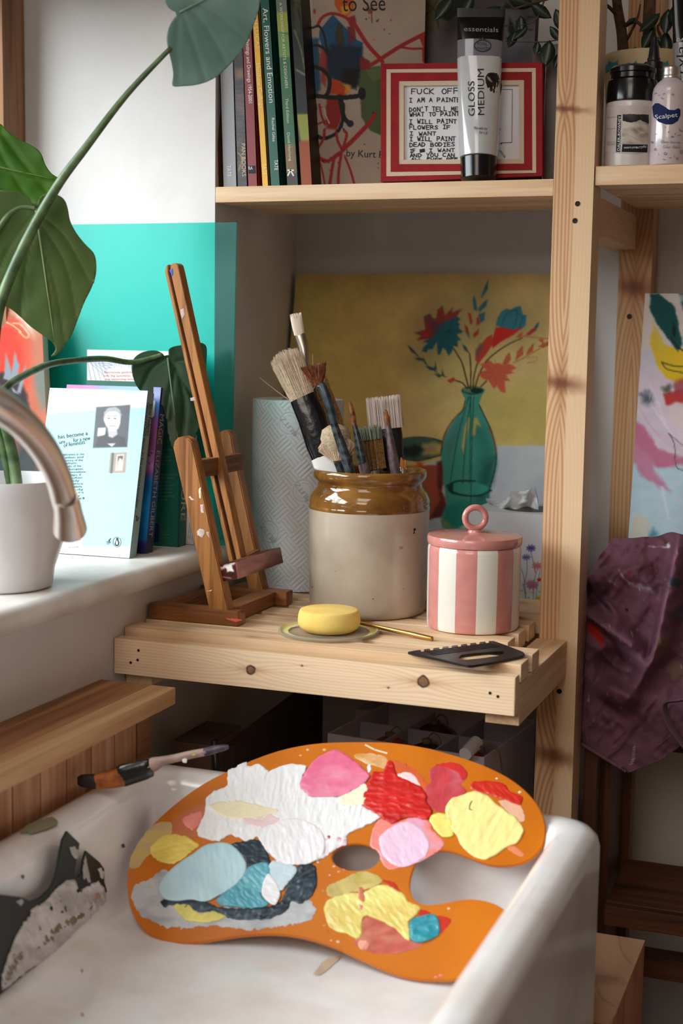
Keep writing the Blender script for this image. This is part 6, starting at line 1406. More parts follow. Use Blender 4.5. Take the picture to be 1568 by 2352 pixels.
def dleaf(u, v, ang, L_, wd, y, tilt=0.3):
    ct_ = P(u, v, Y=y); a = RIGHT*math.cos(ang)+DOWN*math.sin(ang); b = -RIGHT*math.sin(ang)+DOWN*math.cos(ang); b = b*math.cos(tilt)+FWD*math.sin(tilt); k = depth(ct_)/F
    mb = MB(); prof_ = [(0,.02),(.15,.55),(.35,.95),(.55,1),(.75,.7),(.9,.32),(1,.02)]
    L1 = [ct_+a*L_*k*t+b*wd*k*w_+FWD*0.0015*w_ for t, w_ in prof_]; L2 = [ct_+a*L_*k*t for t, w_ in prof_]; L3 = [ct_+a*L_*k*t-b*wd*k*w_+FWD*0.0015*w_ for t, w_ in prof_]
    vs = [[mb.bm.verts.new(tuple(p)) for p in l_] for l_ in (L1, L2, L3)]
    for i in range(2):
        for j in range(6): mb.bm.faces.new((vs[i][j], vs[i][j+1], vs[i+1][j+1], vs[i+1][j]))
    mb.build('leaf', M_dl, tr_, smooth=True, solid=0.0004)
for l_ in ((1262,92,1.75,62,19,1.675),(1235,95,1.7,30,10,1.68),(1195,35,1.5,50,13,1.69),(1185,70,2.0,44,12,1.69),(1220,10,0.6,56,14,1.69),(1212,60,2.4,46,10,1.69),(1262,60,0.9,46,10,1.68),(1275,20,1.2,60,14,1.69),(1150,15,2.7,60,14,1.70),(1170,-5,0.3,60,16,1.70),(1500,60,2.0,60,14,1.77),(1528,70,1.5,68,14,1.77),(1535,20,1.7,60,16,1.76),(1515,30,2.4,64,14,1.77),(1548,10,1.3,58,22,1.75),(1390,40,1.9,30,8,1.78),(1244,130,1.4,34,6,1.68),(1285,120,1.9,40,9,1.68),(1040,-10,2.2,70,18,1.70),(1085,-15,2.0,60,16,1.70),(1460,40,2.6,26,6,1.79),(1510,85,0.9,40,8,1.77)): dleaf(*l_)
branch([(1180,20,1.69,.001),(1120,-30,1.70,.001),(1040,-20,1.70,.0006)])

def can(root, u0, pts, n=48): pass
# acrylic paste jar
cjr, rjr, hjr = upright(1445, 381, ZR, 58); dd = depth(cjr); k_ = dd/F
ja = thing('paste_jar', 'round jar of white texture paste with glossy black flip lid', 'jar', cjr)
zq = lambda v: zat(cjr, hjr, 1445, v)-ZR
mb = MB(); mb.lathe(cjr, [(54*k_,0),(57.5*k_,0.001),(58*k_,0.004),(58*k_,zq(290)),(57.5*k_,zq(242)),(56*k_,zq(238)),(54*k_,zq(236))], 56); mb.build('body', mat('clear_white_pot', (206,198,194), 0.25, coat=0.4), ja, smooth=True, auto=50)
mb = MB(); mb.lathe(cjr, [(57.5*k_,zq(238)),(58*k_,zq(234)),(57*k_,zq(200)),(55*k_,zq(188)),(49*k_,zq(183)),(49*k_,zq(172)),(52*k_,zq(170)),(52*k_,zq(160)),(46*k_,zq(154)),(30*k_,zq(151)),(0.001,zq(150))], 56); mb.build('lid', M_gblack, ja, smooth=True, auto=40)
Sja = cyl(cjr, 58.2*k_)
blob('label', [(1392,247),(1420,243),(1460,241),(1490,243),(1490,350),(1455,354),(1415,352),(1390,348)], Sja, M_print, ja, (196,186,184), 0.0001, 2.5, 0, 9, 0.10, edge=1)
blob('label_panel', [(1417,264),(1426,264),(1424,349),(1414,349)], Sja, M_print, ja, (40,40,44), 0.0001, 1.5, 0, 9, 0.05, edge=1, off=0.0004)
blob('label_panel', [(1430,262),(1490,263),(1488,330),(1428,331)], Sja, M_print, ja, (168,156,144), 0.0001, 1.5, 0, 6, 0.35, edge=1, off=0.0004, c2=(206,196,184))
blob('label_panel', [(1430,262),(1490,263),(1489,284),(1470,276),(1450,282),(1430,278)], Sja, M_print, ja, (56,54,54), 0.0001, 1.5, 1.5, 5, 0.6, edge=1, off=0.0006)
blob('label_panel', [(1429,331),(1487,332),(1486,350),(1427,349)], Sja, M_print, ja, (30,30,34), 0.0001, 1.5, 0, 9, 0.05, edge=1, off=0.0004)
Sj2 = lambda u, v, o=0: Sja(u, v, 0.0009)
text(ja, "DALER-ROWNEY", (1423,346), (1425.5,266), 6, Sj2, M_inkwhite); text(ja, "texture paste", (1432,341), (1462,340), 5, Sj2, M_inkwhite, slant=.2); text(ja, "acrylic", (1460,341), (1484,339), 6, Sj2, M_inkwhite, slant=.3)
for s_, y in (("APPLICATION",270),("PORTUGAL",296),("MADE IN A",327),("WORKSHOP",332)): text(ja, s_, (1394,y+2), (1413,y), 2.6, lambda u, v, o=0: Sja(u, v, 0.0006), M_inkgrey)
# varnish bottle
cvb, rvb, hvb = upright(1532, 378, ZR, 42); dd = depth(cvb); k_ = dd/F
vb = thing('varnish_bottle', 'small white varnish bottle with silver screw cap and navy label', 'bottle', cvb)
zq2 = lambda v: zat(cvb, hvb, 1532, v)-ZR
mb = MB(); mb.lathe(cvb, [(36*k_,0),(41*k_,0.001),(42*k_,0.004),(41.5*k_,zq2(280)),(40.5*k_,zq2(215)),(38*k_,zq2(203)),(31*k_,zq2(192)),(22*k_,zq2(185)),(19.5*k_,zq2(182)),(19.5*k_,zq2(178))], 48); mb.build('body', mat('glossy_lilac_white_plastic', (206,192,196), 0.16, coat=0.5), vb, smooth=True, auto=50)
mb = MB(); mb.lathe(cvb, [(19*k_,zq2(182)),(21.5*k_,zq2(181)),(21.5*k_,zq2(177)),(20.5*k_,zq2(175.5)),(21*k_,zq2(172)),(20.5*k_,zq2(164)),(21*k_,zq2(162)),(20.5*k_,zq2(157)),(18*k_,zq2(153.5)),(0.001,zq2(153))], 40); mb.build('cap', mat('silver_cap', (196,190,186), 0.32, metal=0.9), vb, smooth=True, auto=30)
Svb = cyl(cvb, 42*k_, ZR+zq2(280), 41*k_, ZR+zq2(215))
blob('logo_panel', [(1497,245),(1504,237),(1512,237),(1524,244),(1536,252),(1548,253),(1558,248),(1562,252),(1562,264),(1556,278),(1544,285),(1530,286),(1512,280),(1500,268)], Svb, M_print, vb, (26,40,84), 0.0001, 1.5, 0, 9, 0.05, edge=1)
Sv2 = lambda u, v, o=0: Svb(u, v, 0.0007)
text(vb, "Scalpet", (1504,274), (1556,268), 10, Sv2, M_inkwhite); text(vb, "Gloss Varnish", (1517,328), (1562,330), 6, Sv2, M_inkgrey); text(vb, "Clear 100ml", (1522,340), (1561,341), 6, Sv2, M_inkgrey)
ribbon(vb, [[(1529,333),(1560,334)]], 0.7, Sv2, M_inkgrey, 'rule')
rnd = random.Random(5); sc = []
for _ in range(44):
    u, v = rnd.uniform(1494,1566), rnd.uniform(208,368)
    if 236 < v < 290 or (320 < v < 345 and u > 1514): continue
    a = rnd.uniform(0,3.14); l_ = rnd.uniform(2,3.5); sc.append([(u+l_*math.cos(a+x)*1.2, v+l_*math.sin(a+x)) for x in (0,1.4,2.6,4.0,6.28)][:rnd.choice((2,3,5))])
ribbon(vb, sc, 1.0, Sv2, mat('slate_print', (104,98,110), 0.6), 'pattern')
# black bottle with a spout behind them
cnb = np.array([P(1496,260,Y=1.70)[0], 1.70, ZR]); dd = depth(cnb); k_ = dd/F
nb = thing('black_bottle', 'tall black bottle with pointed spout standing behind the paste jar', 'bottle', cnb)
zq3 = lambda v: P(1492,v,D=dd)[2]-ZR
mb = MB(); mb.lathe(cnb, [(24*k_,0),(25*k_,0.003),(25*k_,zq3(200)),(22*k_,zq3(175)),(20*k_,zq3(165)),(22*k_,zq3(163)),(22*k_,zq3(150)),(12*k_,zq3(146))], 40); mb.build('body', M_black, nb, smooth=True, auto=40)
mb = MB(); mb.lathe(cnb, [(14*k_,zq3(147)),(15*k_,zq3(142)),(13*k_,zq3(138)),(10.5*k_,zq3(115)),(8*k_,zq3(112)),(6.5*k_,zq3(95)),(5*k_,zq3(92)),(0.001,zq3(91))], 28); mb.build('spout', M_black, nb, smooth=True, auto=40)
# grey tube at the frame edge
cgt = np.array([P(1580,300,Y=1.66)[0], 1.66, ZR]); dd = depth(cgt)
gt = thing('paint_tube', 'grey acrylic tube with black band beyond the varnish bottle', 'tube', cgt)
mb = MB(); seg(mb, [(1580,378,20,1,dd),(1580,352,20,1,dd)], 24); mb.build('cap', M_gblack, gt, smooth=True, auto=40)
mb = MB(); seg(mb, [(1580,353,26,1,dd),(1581,330,30,.95,dd),(1581,200,33,.6,dd),(1581,100,36,.4,dd)], 28); mb.build('body', mat('grey_tube', (150,152,158), 0.18, coat=0.4), gt, smooth=True, auto=50)
mb = MB(); seg(mb, [(1581,101,36.2,.4,dd),(1581,60,37,.25,dd),(1581,-40,38,.06,dd)], 28); mb.build('black_band', M_gblack, gt, smooth=True, auto=50)
Sgt = lambda u, v, o=0: P(u, v, D=dd-0.0155)
text(gt, "DALER", (1553,95), (1590,93), 7, Sgt, M_inkwhite, slant=.2); text(gt, "cryla", (1574,190), (1572,105), 20, Sgt, M_ink)

# ---------------------------------------------------------------- right bay: canvas, stool, apron
rc_ = thing('canvas_painting', 'tall abstract canvas with pink, yellow and dark green brushwork', 'painting', (-0.2,1.84,0.6))
S_r = plane3((0,1.800,0.60), (1,1.800,0.60), (0,1.885,1.06))
A_ = Art(1400,640,1900,1480,1.6,(196,186,196))
A_.poly([(1400,640),(1600,640),(1600,760),(1500,800),(1400,800)],(206,190,182),1,10,5); A_.poly([(1440,880),(1568,820),(1900,900),(1900,1100),(1500,1080),(1440,960)],(206,188,200),0.9,20,10)
A_.poly([(1430,1060),(1900,1040),(1900,1480),(1400,1480)],(176,196,208),1,14,8); A_.poly([(1450,960),(1480,980),(1510,1030),(1560,1050),(1900,1040),(1900,1090),(1560,1070),(1510,1075),(1480,1040),(1456,1020)],(186,104,134),0.95,4,5,12); A_.poly([(1456,1010),(1500,1040),(1500,1080),(1540,1130),(1480,1100),(1452,1060)],(190,112,142),0.85,5,5,10)
A_.poly([(1500,760),(1512,790),(1560,800),(1900,790),(1900,870),(1560,880),(1530,870),(1508,840),(1494,790)],(216,176,36),1,3,3); A_.poly([(1494,790),(1500,740),(1530,800),(1526,830)],(206,176,60),0.9,5,3)
A_.poly([(1493,676),(1512,674),(1550,705),(1562,770),(1568,790),(1556,808),(1530,775),(1505,740),(1492,712)],(18,72,70),1,2,3,8); A_.poly([(1555,660),(1900,660),(1900,720),(1580,740),(1565,700)],(20,66,70),0.9,3,3); A_.poly([(1535,680),(1568,676),(1575,690),(1548,698)],(206,196,190),0.7,4,4)
A_.poly([(1545,740),(1552,755),(1550,775),(1543,770)],(14,26,30),1,2); A_.line([(1540,775),(1560,800),(1590,815)],3,(16,28,30))
A_.poly([(1520,905),(1560,895),(1900,900),(1900,930),(1560,935),(1530,930)],(176,46,48),0.95,3,3); A_.poly([(1545,880),(1568,868),(1620,880),(1600,905),(1550,905)],(150,60,70),0.8,5,4); A_.poly([(1468,905),(1490,900),(1504,915),(1498,930),(1478,925)],(70,84,96),0.9,8,6); A_.poly([(1520,890),(1540,880),(1540,900),(1525,906)],(70,64,50),0.8,5,4)
A_.poly([(1536,935),(1550,922),(1565,926),(1900,930),(1900,1000),(1560,985),(1538,965)],(214,190,194),1,4,3)
for k in range(7): A_.line([(1492+k*3,880+k*6),(1500+k*7,940+k*10),(1568+k*4,990+k*9)],2.5,(226,206,220),0.5)
for k in range(6): A_.line([(1465+k*4,930+k*8),(1500+k*5,985+k*6),(1560,1010+k*5)],2,(206,160,190),0.45)
A_.line([(1519,832),(1545,840),(1568,842)],3,(60,76,34)); A_.line([(1520,834),(1532,848),(1568,856)],2.6,(60,76,34)); A_.line([(1535,995),(1548,1020),(1552,1070),(1568,1080)],2,(60,60,66),0.9); A_.line([(1535,995),(1568,1024)],1.6,(70,64,70),0.8)
A_.poly([(1450,1185),(1470,1178),(1490,1200),(1485,1260),(1450,1265)],(196,190,174),0.9,6,4); A_.poly([(1490,1225),(1500,1212),(1512,1225),(1506,1250),(1488,1245)],(76,130,150),0.9,5,4); A_.line([(1520,1120),(1535,1190)],7,(206,214,220),0.5); A_.grain(0.04,16,6,0.5,1)
z_t = (S_r(1480,674)[2]); xw = S_r(1481,675)[0]; xw2 = S_r(1452,1250)[0]; yb = lambda z: 1.800+(z-0.60)/0.46*0.085
zlow = 0.56
q = [np.array([xw,yb(z_t),z_t]), np.array([xw+0.33,yb(z_t),z_t]), np.array([xw+0.33,yb(zlow),zlow]), np.array([xw,yb(zlow),zlow])]
sheet('canvas', q, A_, M_art, rc_, 200, 300, back=(0,0.018,-0.003))
# dark wooden step stool
st = thing('step_stool', 'dark stained wooden step stool under the purple apron', 'stool', (-0.15,1.75,0))
def pbox(x0, x1, y0, y1, z0, z1, name, m, bev=0.0015):
    mb = MB(); mb.box(x0, x1, y0, y1, z0, z1, bev); return mb.build(name, m, st)
xa0, xa1 = P(1334,1800,Y=1.665)[0], P(1369,1800,Y=1.665)[0]; xa0 = max(xa0, px1+0.001)
xd = P(1416,1820,X=xa1)[1]
zs1 = P(1391,2068,Y=1.640)[2]; yb1 = P(1404,2018,Z=zs1)[1]; zs1b = P(1391,2108,Y=1.640)[2]
pbox(xa0, xa1, 1.665, 1.70, 0, 0.565, 'leg', M_dark); 
xb0, xb1 = P(1417,1820,Y=1.79)[0], P(1450,1820,Y=1.79)[0]
pbox(xb0, xb1, 1.790, 1.815, 0, 0.565, 'leg', M_dark)
pbox(xa1+0.0002, xa1+0.012, 1.700, 1.790, 0.02, 0.55, 'side_panel', M_dark)
pbox(0.14, 0.17, 1.665, 1.70, 0, 0.565, 'leg', M_dark); pbox(0.14, 0.17, 1.790, 1.815, 0, 0.565, 'leg', M_dark)
pbox(P(1391,2068,Y=1.640)[0], 0.17, 1.640, 1.789, zs1-0.010, zs1, 'tread', M_darkX)
pbox(P(1389,2068,Y=1.630)[0], 0.17, 1.628, 1.6395, zs1b-0.004, zs1-0.001, 'tread_edge', M_darkX)
z2a, z2b = P(1490,2190,Y=1.70)[2], P(1490,2238,Y=1.70)[2]
pbox(xa1+0.013, 0.139, 1.69, 1.72, z2b, z2a, 'rail', M_darkX)
pbox(xb1+0.001, 0.139, 1.795, 1.81, P(1530,1724,Y=1.80)[2], P(1530,1690,Y=1.80)[2], 'rail', M_darkX)
pbox(xa0, 0.17, 1.665, 1.815, 0.5652, 0.583, 'seat', M_darkX)
# apron draped over the stool
ap = thing('apron', 'purple paint smeared canvas apron hanging over the stool', 'apron', (-0.2,1.66,0.6))
Lx = [(1410,1240),(1388,1262),(1366,1300),(1348,1325),(1346,1380),(1346,1430),(1342,1490),(1340,1560),(1332,1620),(1322,1660),(1316,1700)]
Rx = [(1680,1215),(1690,1260),(1700,1320),(1700,1380),(1690,1450),(1680,1520),(1660,1590),(1630,1660),(1580,1700),(1520,1745),(1440,1776)]
nx_, ny_ = 120, 110
s, t = np.meshgrid(np.linspace(0,1,nx_), np.linspace(0,1,ny_)); 
Li = np.array([[np.interp(tt, np.linspace(0,1,11), [p[c] for p in Lx]) for c in (0,1)] for tt in t[:,0]]); Ri = np.array([[np.interp(tt, np.linspace(0,1,11), [p[c] for p in Rx]) for c in (0,1)] for tt in t[:,0]])
U = Li[:,None,0]*(1-s)+Ri[:,None,0]*s; V_ = Li[:,None,1]*(1-s)+Ri[:,None,1]*s
V_ = V_-6*np.sin(s*math.pi*1.2)*(1-t)**3+16*noise(U, V_, 70, 31, 2)*(1-t)**2
def fold(U, V_, a, b, wd, h, sgn=1):
    ax, ay = a; bx, by = b; L_ = math.hypot(bx-ax, by-ay); tx, ty = (bx-ax)/L_, (by-ay)/L_
    al = (U-ax)*tx+(V_-ay)*ty; sd = (U-ax)*(-ty)+(V_-ay)*tx
    return 1.9*h*np.exp(-np.where(sd*sgn > 0, sd/(wd*2.6), sd/(wd*0.6))**2)*np.clip((al+20)/40, 0, 1)*np.clip((L_-al+20)/40, 0, 1)
Dp = 0.010*noise(U, V_, 110, 41, 3)+0.004*noise(U, V_, 34, 43, 3)
Dp = Dp+fold(U, V_, (1560,1235), (1500,1510), 14, 0.030, -1)+fold(U, V_, (1500,1510), (1430,1620), 26, 0.022)+fold(U, V_, (1345,1410), (1465,1495), 13, 0.024, -1)+fold(U, V_, (1370,1320), (1480,1300), 16, 0.012)+fold(U, V_, (1385,1570), (1480,1620), 22, 0.014)+fold(U, V_, (1350,1340), (1400,1420), 16, -0.018)+fold(U, V_, (1400,1500), (1470,1560), 28, -0.018)
Dp = Dp+0.007*(1-2.2*np.abs(noise(U*0.8+V_*0.6, V_*0.8-U*0.6, 46, 47, 2, 0.45, 1.3)))+0.003*(1-2.2*np.abs(noise(U*0.7-V_*0.7, V_*0.7+U*0.7, 30, 49, 2, 0.5, 1.4)))
Y0 = 1.655+0.06*(1-t)**1.5
Pt = np.zeros(U.shape+(3,))
for i in range(ny_):
    for j in range(nx_): Pt[i,j] = P(U[i,j], V_[i,j], Y=float(Y0[i,j]-Dp[i,j]))
A_ = Art(1300,1180,1720,1800,1.5,(116,78,94)); A_.grain(0.14,60,3); A_.grain(0.05,4,5)
for p, c, a in (([(1348,1430),(1372,1440),(1386,1470),(1384,1490),(1370,1470),(1350,1450)],(184,40,20),0.9),([(1405,1470),(1415,1490),(1412,1500)],(150,50,30),0.6),([(1450,1342),(1470,1342),(1490,1352),(1508,1360),(1480,1354)],(206,200,210),0.9),([(1535,1325),(1565,1335),(1560,1350),(1540,1345)],(40,60,76),0.8),([(1505,1460),(1540,1470),(1530,1510),(1508,1500)],(110,84,66),0.6),([(1530,1530),(1568,1520),(1568,1560),(1540,1560)],(140,116,86),0.6),([(1546,1400),(1568,1390),(1568,1425),(1550,1420)],(54,90,100),0.6),([(1346,1335),(1395,1340),(1400,1380),(1350,1400)],(60,36,44),0.5),([(1440,1318),(1452,1317),(1450,1323)],(206,90,100),0.9)): A_.poly(p, c, a, 4, 4, 10)
for ln in ([(1420,1307),(1430,1325),(1448,1342)],[(1456,1713),(1454,1740),(1450,1755)],[(1352,1598),(1352,1610)],[(1399,1335),(1412,1340)],[(1490,1255),(1535,1257)]): A_.line(ln, 2.4, (214,204,206), 0.8, 1, 1.5)
for _ in range(70): A_.oval(random.uniform(1345,1570), random.uniform(1250,1740), random.uniform(.6,2), random.uniform(.6,2), random.choice(((206,200,206),(210,120,110),(60,44,50))), 0.8)
A_.line([(1318,1690),(1378,1730),(1440,1766)], 2, (70,44,54), 0.8); A_.oval(1439,1401,4,4,(24,26,34)); A_.poly([(1530,1250),(1536,1246),(1539,1256),(1532,1258)],(226,226,226),1,1)
cA = A_.sample(U, V_)
o = grid_mesh('cloth', Pt, cA, vmat('apron_canvas', 0.9, 0.15, 0.3, 900), ap); md = o.modifiers.new('thickness', 'SOLIDIFY'); md.thickness = 0.0015
hem = [P(U[-1,j], V_[-1,j]-3, Y=float(Y0[-1,j]-Dp[-1,j]-0.001)) for j in range(0, nx_, 3)]
mb = MB(); mb.tube(hem, 0.0022, 8); mb.build('hem', mat('apron_hem', (116,78,94), 0.9), ap, smooth=True)
# collar and flap that stick up behind the front cloth
for pts_, y_ in (([(1458,1262),(1470,1252),(1500,1244),(1525,1232),(1550,1228),(1580,1240),(1600,1250),(1600,1285),(1530,1280),(1480,1272)], 1.728), ([(1384,1272),(1392,1262),(1408,1254),(1424,1253),(1438,1262),(1440,1290),(1410,1300),(1388,1310)], 1.715)):
    X_, Y_ = np.meshgrid(np.linspace(0,1,14), np.linspace(0,1,8)); n_p = len(pts_)//2
    top_ = np.array(pts_[:n_p+1], float); bot_ = np.array(([pts_[0]]+pts_[:n_p:-1]), float)
    tu = np.linspace(0,1,len(top_)); bu = np.linspace(0,1,len(bot_))
    Uc = np.interp(X_, tu, top_[:,0])*(1-Y_)+np.interp(X_, bu, bot_[:,0])*Y_; Vc = np.interp(X_, tu, top_[:,1])*(1-Y_)+np.interp(X_, bu, bot_[:,1])*Y_
    Pc = np.array([[P(Uc[i,j], Vc[i,j], Y=y_-0.006*math.sin(j*0.9)-0.012*Y_[i,j]) for j in range(14)] for i in range(8)]); Cq = np.zeros(Pc.shape); Cq[:] = (112,76,92)
    o = grid_mesh('collar' if y_ > 1.72 else 'flap', Pc, Cq, vmat('apron_back_cloth', 0.9, 0.15), ap); md = o.modifiers.new('thickness', 'SOLIDIFY'); md.thickness = 0.0018
str_ = smooth_path([P(u, v, Y=y) for u, v, y in ((1600,1600,1.62),(1560,1608,1.62),(1532,1612,1.62),(1525,1625,1.62),(1535,1660,1.62),(1555,1690,1.62),(1575,1715,1.62),(1600,1740,1.62))], 6)
mb = MB(); mb.tube(str_, 0.0075, 10, flat=0.3); mb.build('tie', mat('apron_tie', (104,70,84), 0.9, var=0.2, vscale=40), ap, smooth=True)
# ---------------------------------------------------------------- butler sink
sx0, sx1, sy0, sy1, zrim, zflo = -0.7000, -0.2140, 0.66, 1.2865, 0.5635, 0.4555
sk = thing('ceramic_sink', 'white glazed butler sink with stained basin holding the palette', 'sink', ((sx0+sx1)/2, (sy0+sy1)/2, 0.245))
def rrect(d, z, r, n=10, skew=0.0):
    x0, x1, y0, y1 = sx0+d, sx1-d, sy0+d, sy1-d; pts = []
    for cx_, cy_, a0 in ((x1-r,y1-r,0),(x0+r,y1-r,90),(x0+r,y0+r,180),(x1-r,y0+r,270)):
        for k in range(n+1):
            a = math.radians(a0+90*k/n); pts.append((cx_+r*math.cos(a), cy_+r*math.sin(a), z))
    return pts
mb = MB()
prof = [(0.006,0.245,0.03),(0.0,0.255,0.034),(0,0.40,0.036),(0,0.545,0.036),(0.002,0.554,0.036),(0.007,0.5605,0.036),(0.014,0.563,0.034),(0.024,0.5635,0.034),(0.033,0.5615,0.032),(0.039,0.556,0.03),(0.0425,0.547,0.03),(0.044,0.53,0.03),(0.047,0.495,0.032),(0.052,0.473,0.036),(0.061,0.461,0.04),(0.076,0.4562,0.04),(0.10,0.4555,0.04)]
# split long sides so that the shading stays even
mb.rings([rrect(d, z, r) for d, z, r in prof], True, True, True)
def sink_mat():
    m, N, L, b = _mat('stained_ceramic')
    tc = N.new('ShaderNodeTexCoord'); n = N.new('ShaderNodeTexNoise'); n.inputs['Scale'].default_value = 9; n.inputs['Detail'].default_value = 6; n.inputs['Roughness'].default_value = 0.6
    L.new(tc.outputs['Object'], n.inputs['Vector']); r = N.new('ShaderNodeValToRGB'); e = r.color_ramp.elements
    e[0].position = 0.33; e[0].color = tuple(lin((224,216,210)))+(1,); e[1].position = 0.55; e[1].color = tuple(lin((240,238,238)))+(1,)
    L.new(n.outputs['Fac'], r.inputs['Fac']); L.new(r.outputs['Color'], b.inputs['Base Color'])
    b.inputs['Roughness'].default_value = 0.2; b.inputs['Coat Weight'].default_value = 0.3
    return m
mb.build('basin', sink_mat(), sk, smooth=True, auto=60)
S_rim = planeZ(zrim+0.0004); S_fl = planeZ(zflo+0.0004)
S_wl = plane3((-0.656,0,0.535), (-0.656,1,0.535), (-0.652,0,0.49))
for p, S_, c in (([(44,1912),(60,1896),(90,1882),(118,1876),(131,1884),(128,1896),(100,1906),(70,1916)], plane3((-0.672,0,0.5635),(-0.672,1,0.5635),(-0.658,0,0.5625)), (150,152,128)),):
    blob('paint_stain', p, S_, M_film, sk, c, 0.0001, 2, 3, 10, 0.1, off=0.0006)
for u, v, c in ((52,2014,(110,100,96)),(282,1943,(90,84,84)),(975,1988,(96,90,84)),(1073,2046,(100,94,90)),(1032,2032,(120,116,112)),(187,2230,(206,170,140)),(188,2330,(200,160,130))):
    S_ = S_fl if v > 2100 or u > 900 else S_wl
    blob('speck', [(u-4,v-3),(u+3,v-5),(u+5,v+2),(u,v+5)], S_, M_film, sk, c, 0.0001, 1.2, 1, 4, 0.1)
blob('paint_stain', [(716,2238),(745,2205),(790,2192),(770,2212),(735,2240)], S_fl, M_film, sk, (214,186,160), 0.00005, 2, 3, 8, 0.1)
# timber stand for the sink
tm = thing('timber_block', 'pale cracked timber block standing beside the sink', 'block', (-0.2,1.2,0))
zb_ = 0.36
c2 = P(1481,2160,Z=zb_); xl2 = -0.265
c1, c3, c4 = np.array([xl2,c2[1],zb_]), np.array([c2[0],1.292,zb_]), np.array([xl2,1.292,zb_])
A_ = Art(1150,2120,1500,2440,2.0,(196,156,124)); A_.grain(0.10,40,3,1,0.4)
for ln in ([(1420,2148),(1428,2185),(1450,2215)],[(1365,2250),(1380,2290),(1410,2310)],[(1370,2240),(1420,2250)],[(1400,2352),(1430,2310)]): A_.line(ln, 2, (140,106,80), 0.8)
A_.poly([(1330,2235),(1420,2240),(1440,2260),(1340,2260)],(150,112,88),0.5,8,4)
sheet('top_face', [c1, c2, c3, c4], A_, M_woodart, tm, 40, 60, lift=0.00015)
mb = MB(); mb.box8([p*(1,1,0) for p in (c4,c3,c2,c1)]+[c4,c3,c2,c1], 0.002); mb.build('block', wood('timber', (196,132,90), (150,92,56), 'Z', 40), tm)
mb = MB(); mb.box(-0.66, -0.24, 0.72, 1.24, 0.0, 0.2445, 0.002); sb = mb.build('sink_stand', M_pineX, loc=(-0.45,1.0,0), label='pine stand carrying the white butler sink', cat='stand')

# ---------------------------------------------------------------- palette with paint
pa = P(420,2166,Z=zflo+0.002); ph_ = P(960,2252,Z=zflo+0.002)
ybot = (pa[1]+ph_[1])/2
S_pal = plane3((0,ybot,zflo+0.003), (1,ybot,zflo+0.003), (0,sy1-0.034,zrim+0.0068))
pal = thing('painters_palette', 'orange kidney shaped wooden palette covered in wet paint resting in the sink', 'palette', (P(700,2100,Z=zflo+0.003)))
outl = [(850,1704),(760,1705),(700,1711),(640,1724),(580,1745),(520,1772),(470,1798),(420,1832),(375,1870),(340,1905),(315,1940),(298,1980),(292,2020),(294,2060),(303,2095),(320,2125),(345,2148),(380,2162),(420,2167),(470,2163),(530,2153),(600,2146),(660,2148),(720,2160),(780,2182),(840,2210),(900,2236),(950,2249),(1000,2252),(1040,2250),(1090,2236),(1140,2195),(1172,2140),(1168,2100),(1142,2079),(1110,2068),(1070,2065),(1030,2072),(990,2078),(965,2075),(948,2062),(941,2040),(943,2015),(952,1988),(968,1968),(990,1957),(1020,1953),(1050,1960),(1085,1973),(1120,1985),(1155,1989),(1190,1985),(1220,1972),(1243,1948),(1252,1918),(1250,1885),(1235,1850),(1205,1815),(1165,1785),(1110,1758),(1050,1737),(980,1718),(910,1707)]
thole = [(817+55*math.cos(a), 1969+31*math.sin(a)) for a in np.linspace(0, 2*math.pi, 33)[:-1]]
M_pal = mat('varnished_orange_wood', (206,114,6), 0.34, var=0.10, vscale=14, coat=0.2, c2=(192,100,5))
plate('board', [tuple(p) for p in smooth_closed(outl, 3)], [thole], S_pal, -S_pal.n*0.0038, M_pal, pal, 0.0007)
def daub(p, c, h=0.0008, film=False, rough=5.0, seed=1, var=0.05, c2=None, cell=8, off=0.0002, edge=3, ridge=0.6, step=2.0, smooth=True):
    p = [tuple(q[:2]) for q in smooth_closed(p, 3)] if smooth else p
    return blob('paint_film' if film else 'paint_daub', p, S_pal, M_film if film else M_paint, pal, c, h*0.62, step, rough, cell, var, ridge, seed, (thole,), edge, off, c2)
daub([(304,2038),(340,2020),(385,1997),(400,2060),(520,2085),(640,2080),(690,2062),(722,2080),(718,2105),(690,2120),(620,2130),(570,2135),(500,2126),(420,2132),(370,2125),(330,2105),(306,2075)],(196,196,198),.0001,True,6,2,c2=(170,172,176))
daub([(297,1993),(306,1955),(345,1900),(375,1888),(395,1892),(390,1925),(350,1960),(335,1970),(320,1990)],(204,178,110),.0001,True,2,3,c2=(190,160,140))
daub([(395,1892),(430,1860),(470,1850),(470,1905),(440,1925),(400,1925)],(196,112,72),.0001,True,4,3)
daub([(344,1955),(358,1930),(382,1917),(417,1917),(440,1930),(456,1942),(433,1962),(401,1984),(379,1984),(360,1974)],(240,214,104),.0009,False,3,4,c2=(232,198,84))
daub([(812,1734),(845,1730),(887,1741),(891,1764),(860,1760),(830,1749)],(226,196,160),.0001,True,3,5,c2=(206,140,70)); daub([(895,1745),(940,1758),(975,1790),(985,1820),(960,1830),(930,1790),(900,1775)],(206,90,44),.0001,True,4,6)
daub([(522,1770),(567,1748),(567,1761),(599,1754),(618,1773),(637,1761),(663,1754),(707,1757),(695,1783),(690,1802),(710,1828),(774,1830),(827,1809),(842,1794),(832,1850),(857,1865),(875,1877),(853,1892),(804,1911),(793,1922),(797,1933),(774,1948),(755,1963),(729,1978),(700,1985),(640,1982),(605,1945),(592,1924),(560,1932),(535,1917),(503,1930),(484,1933),(458,1920),(452,1907),(465,1879),(471,1850),(471,1837),(487,1821),(522,1802)],(238,236,236),.0016,False,4,7,.02,cell=12,ridge=.45,step=2.0,smooth=False)
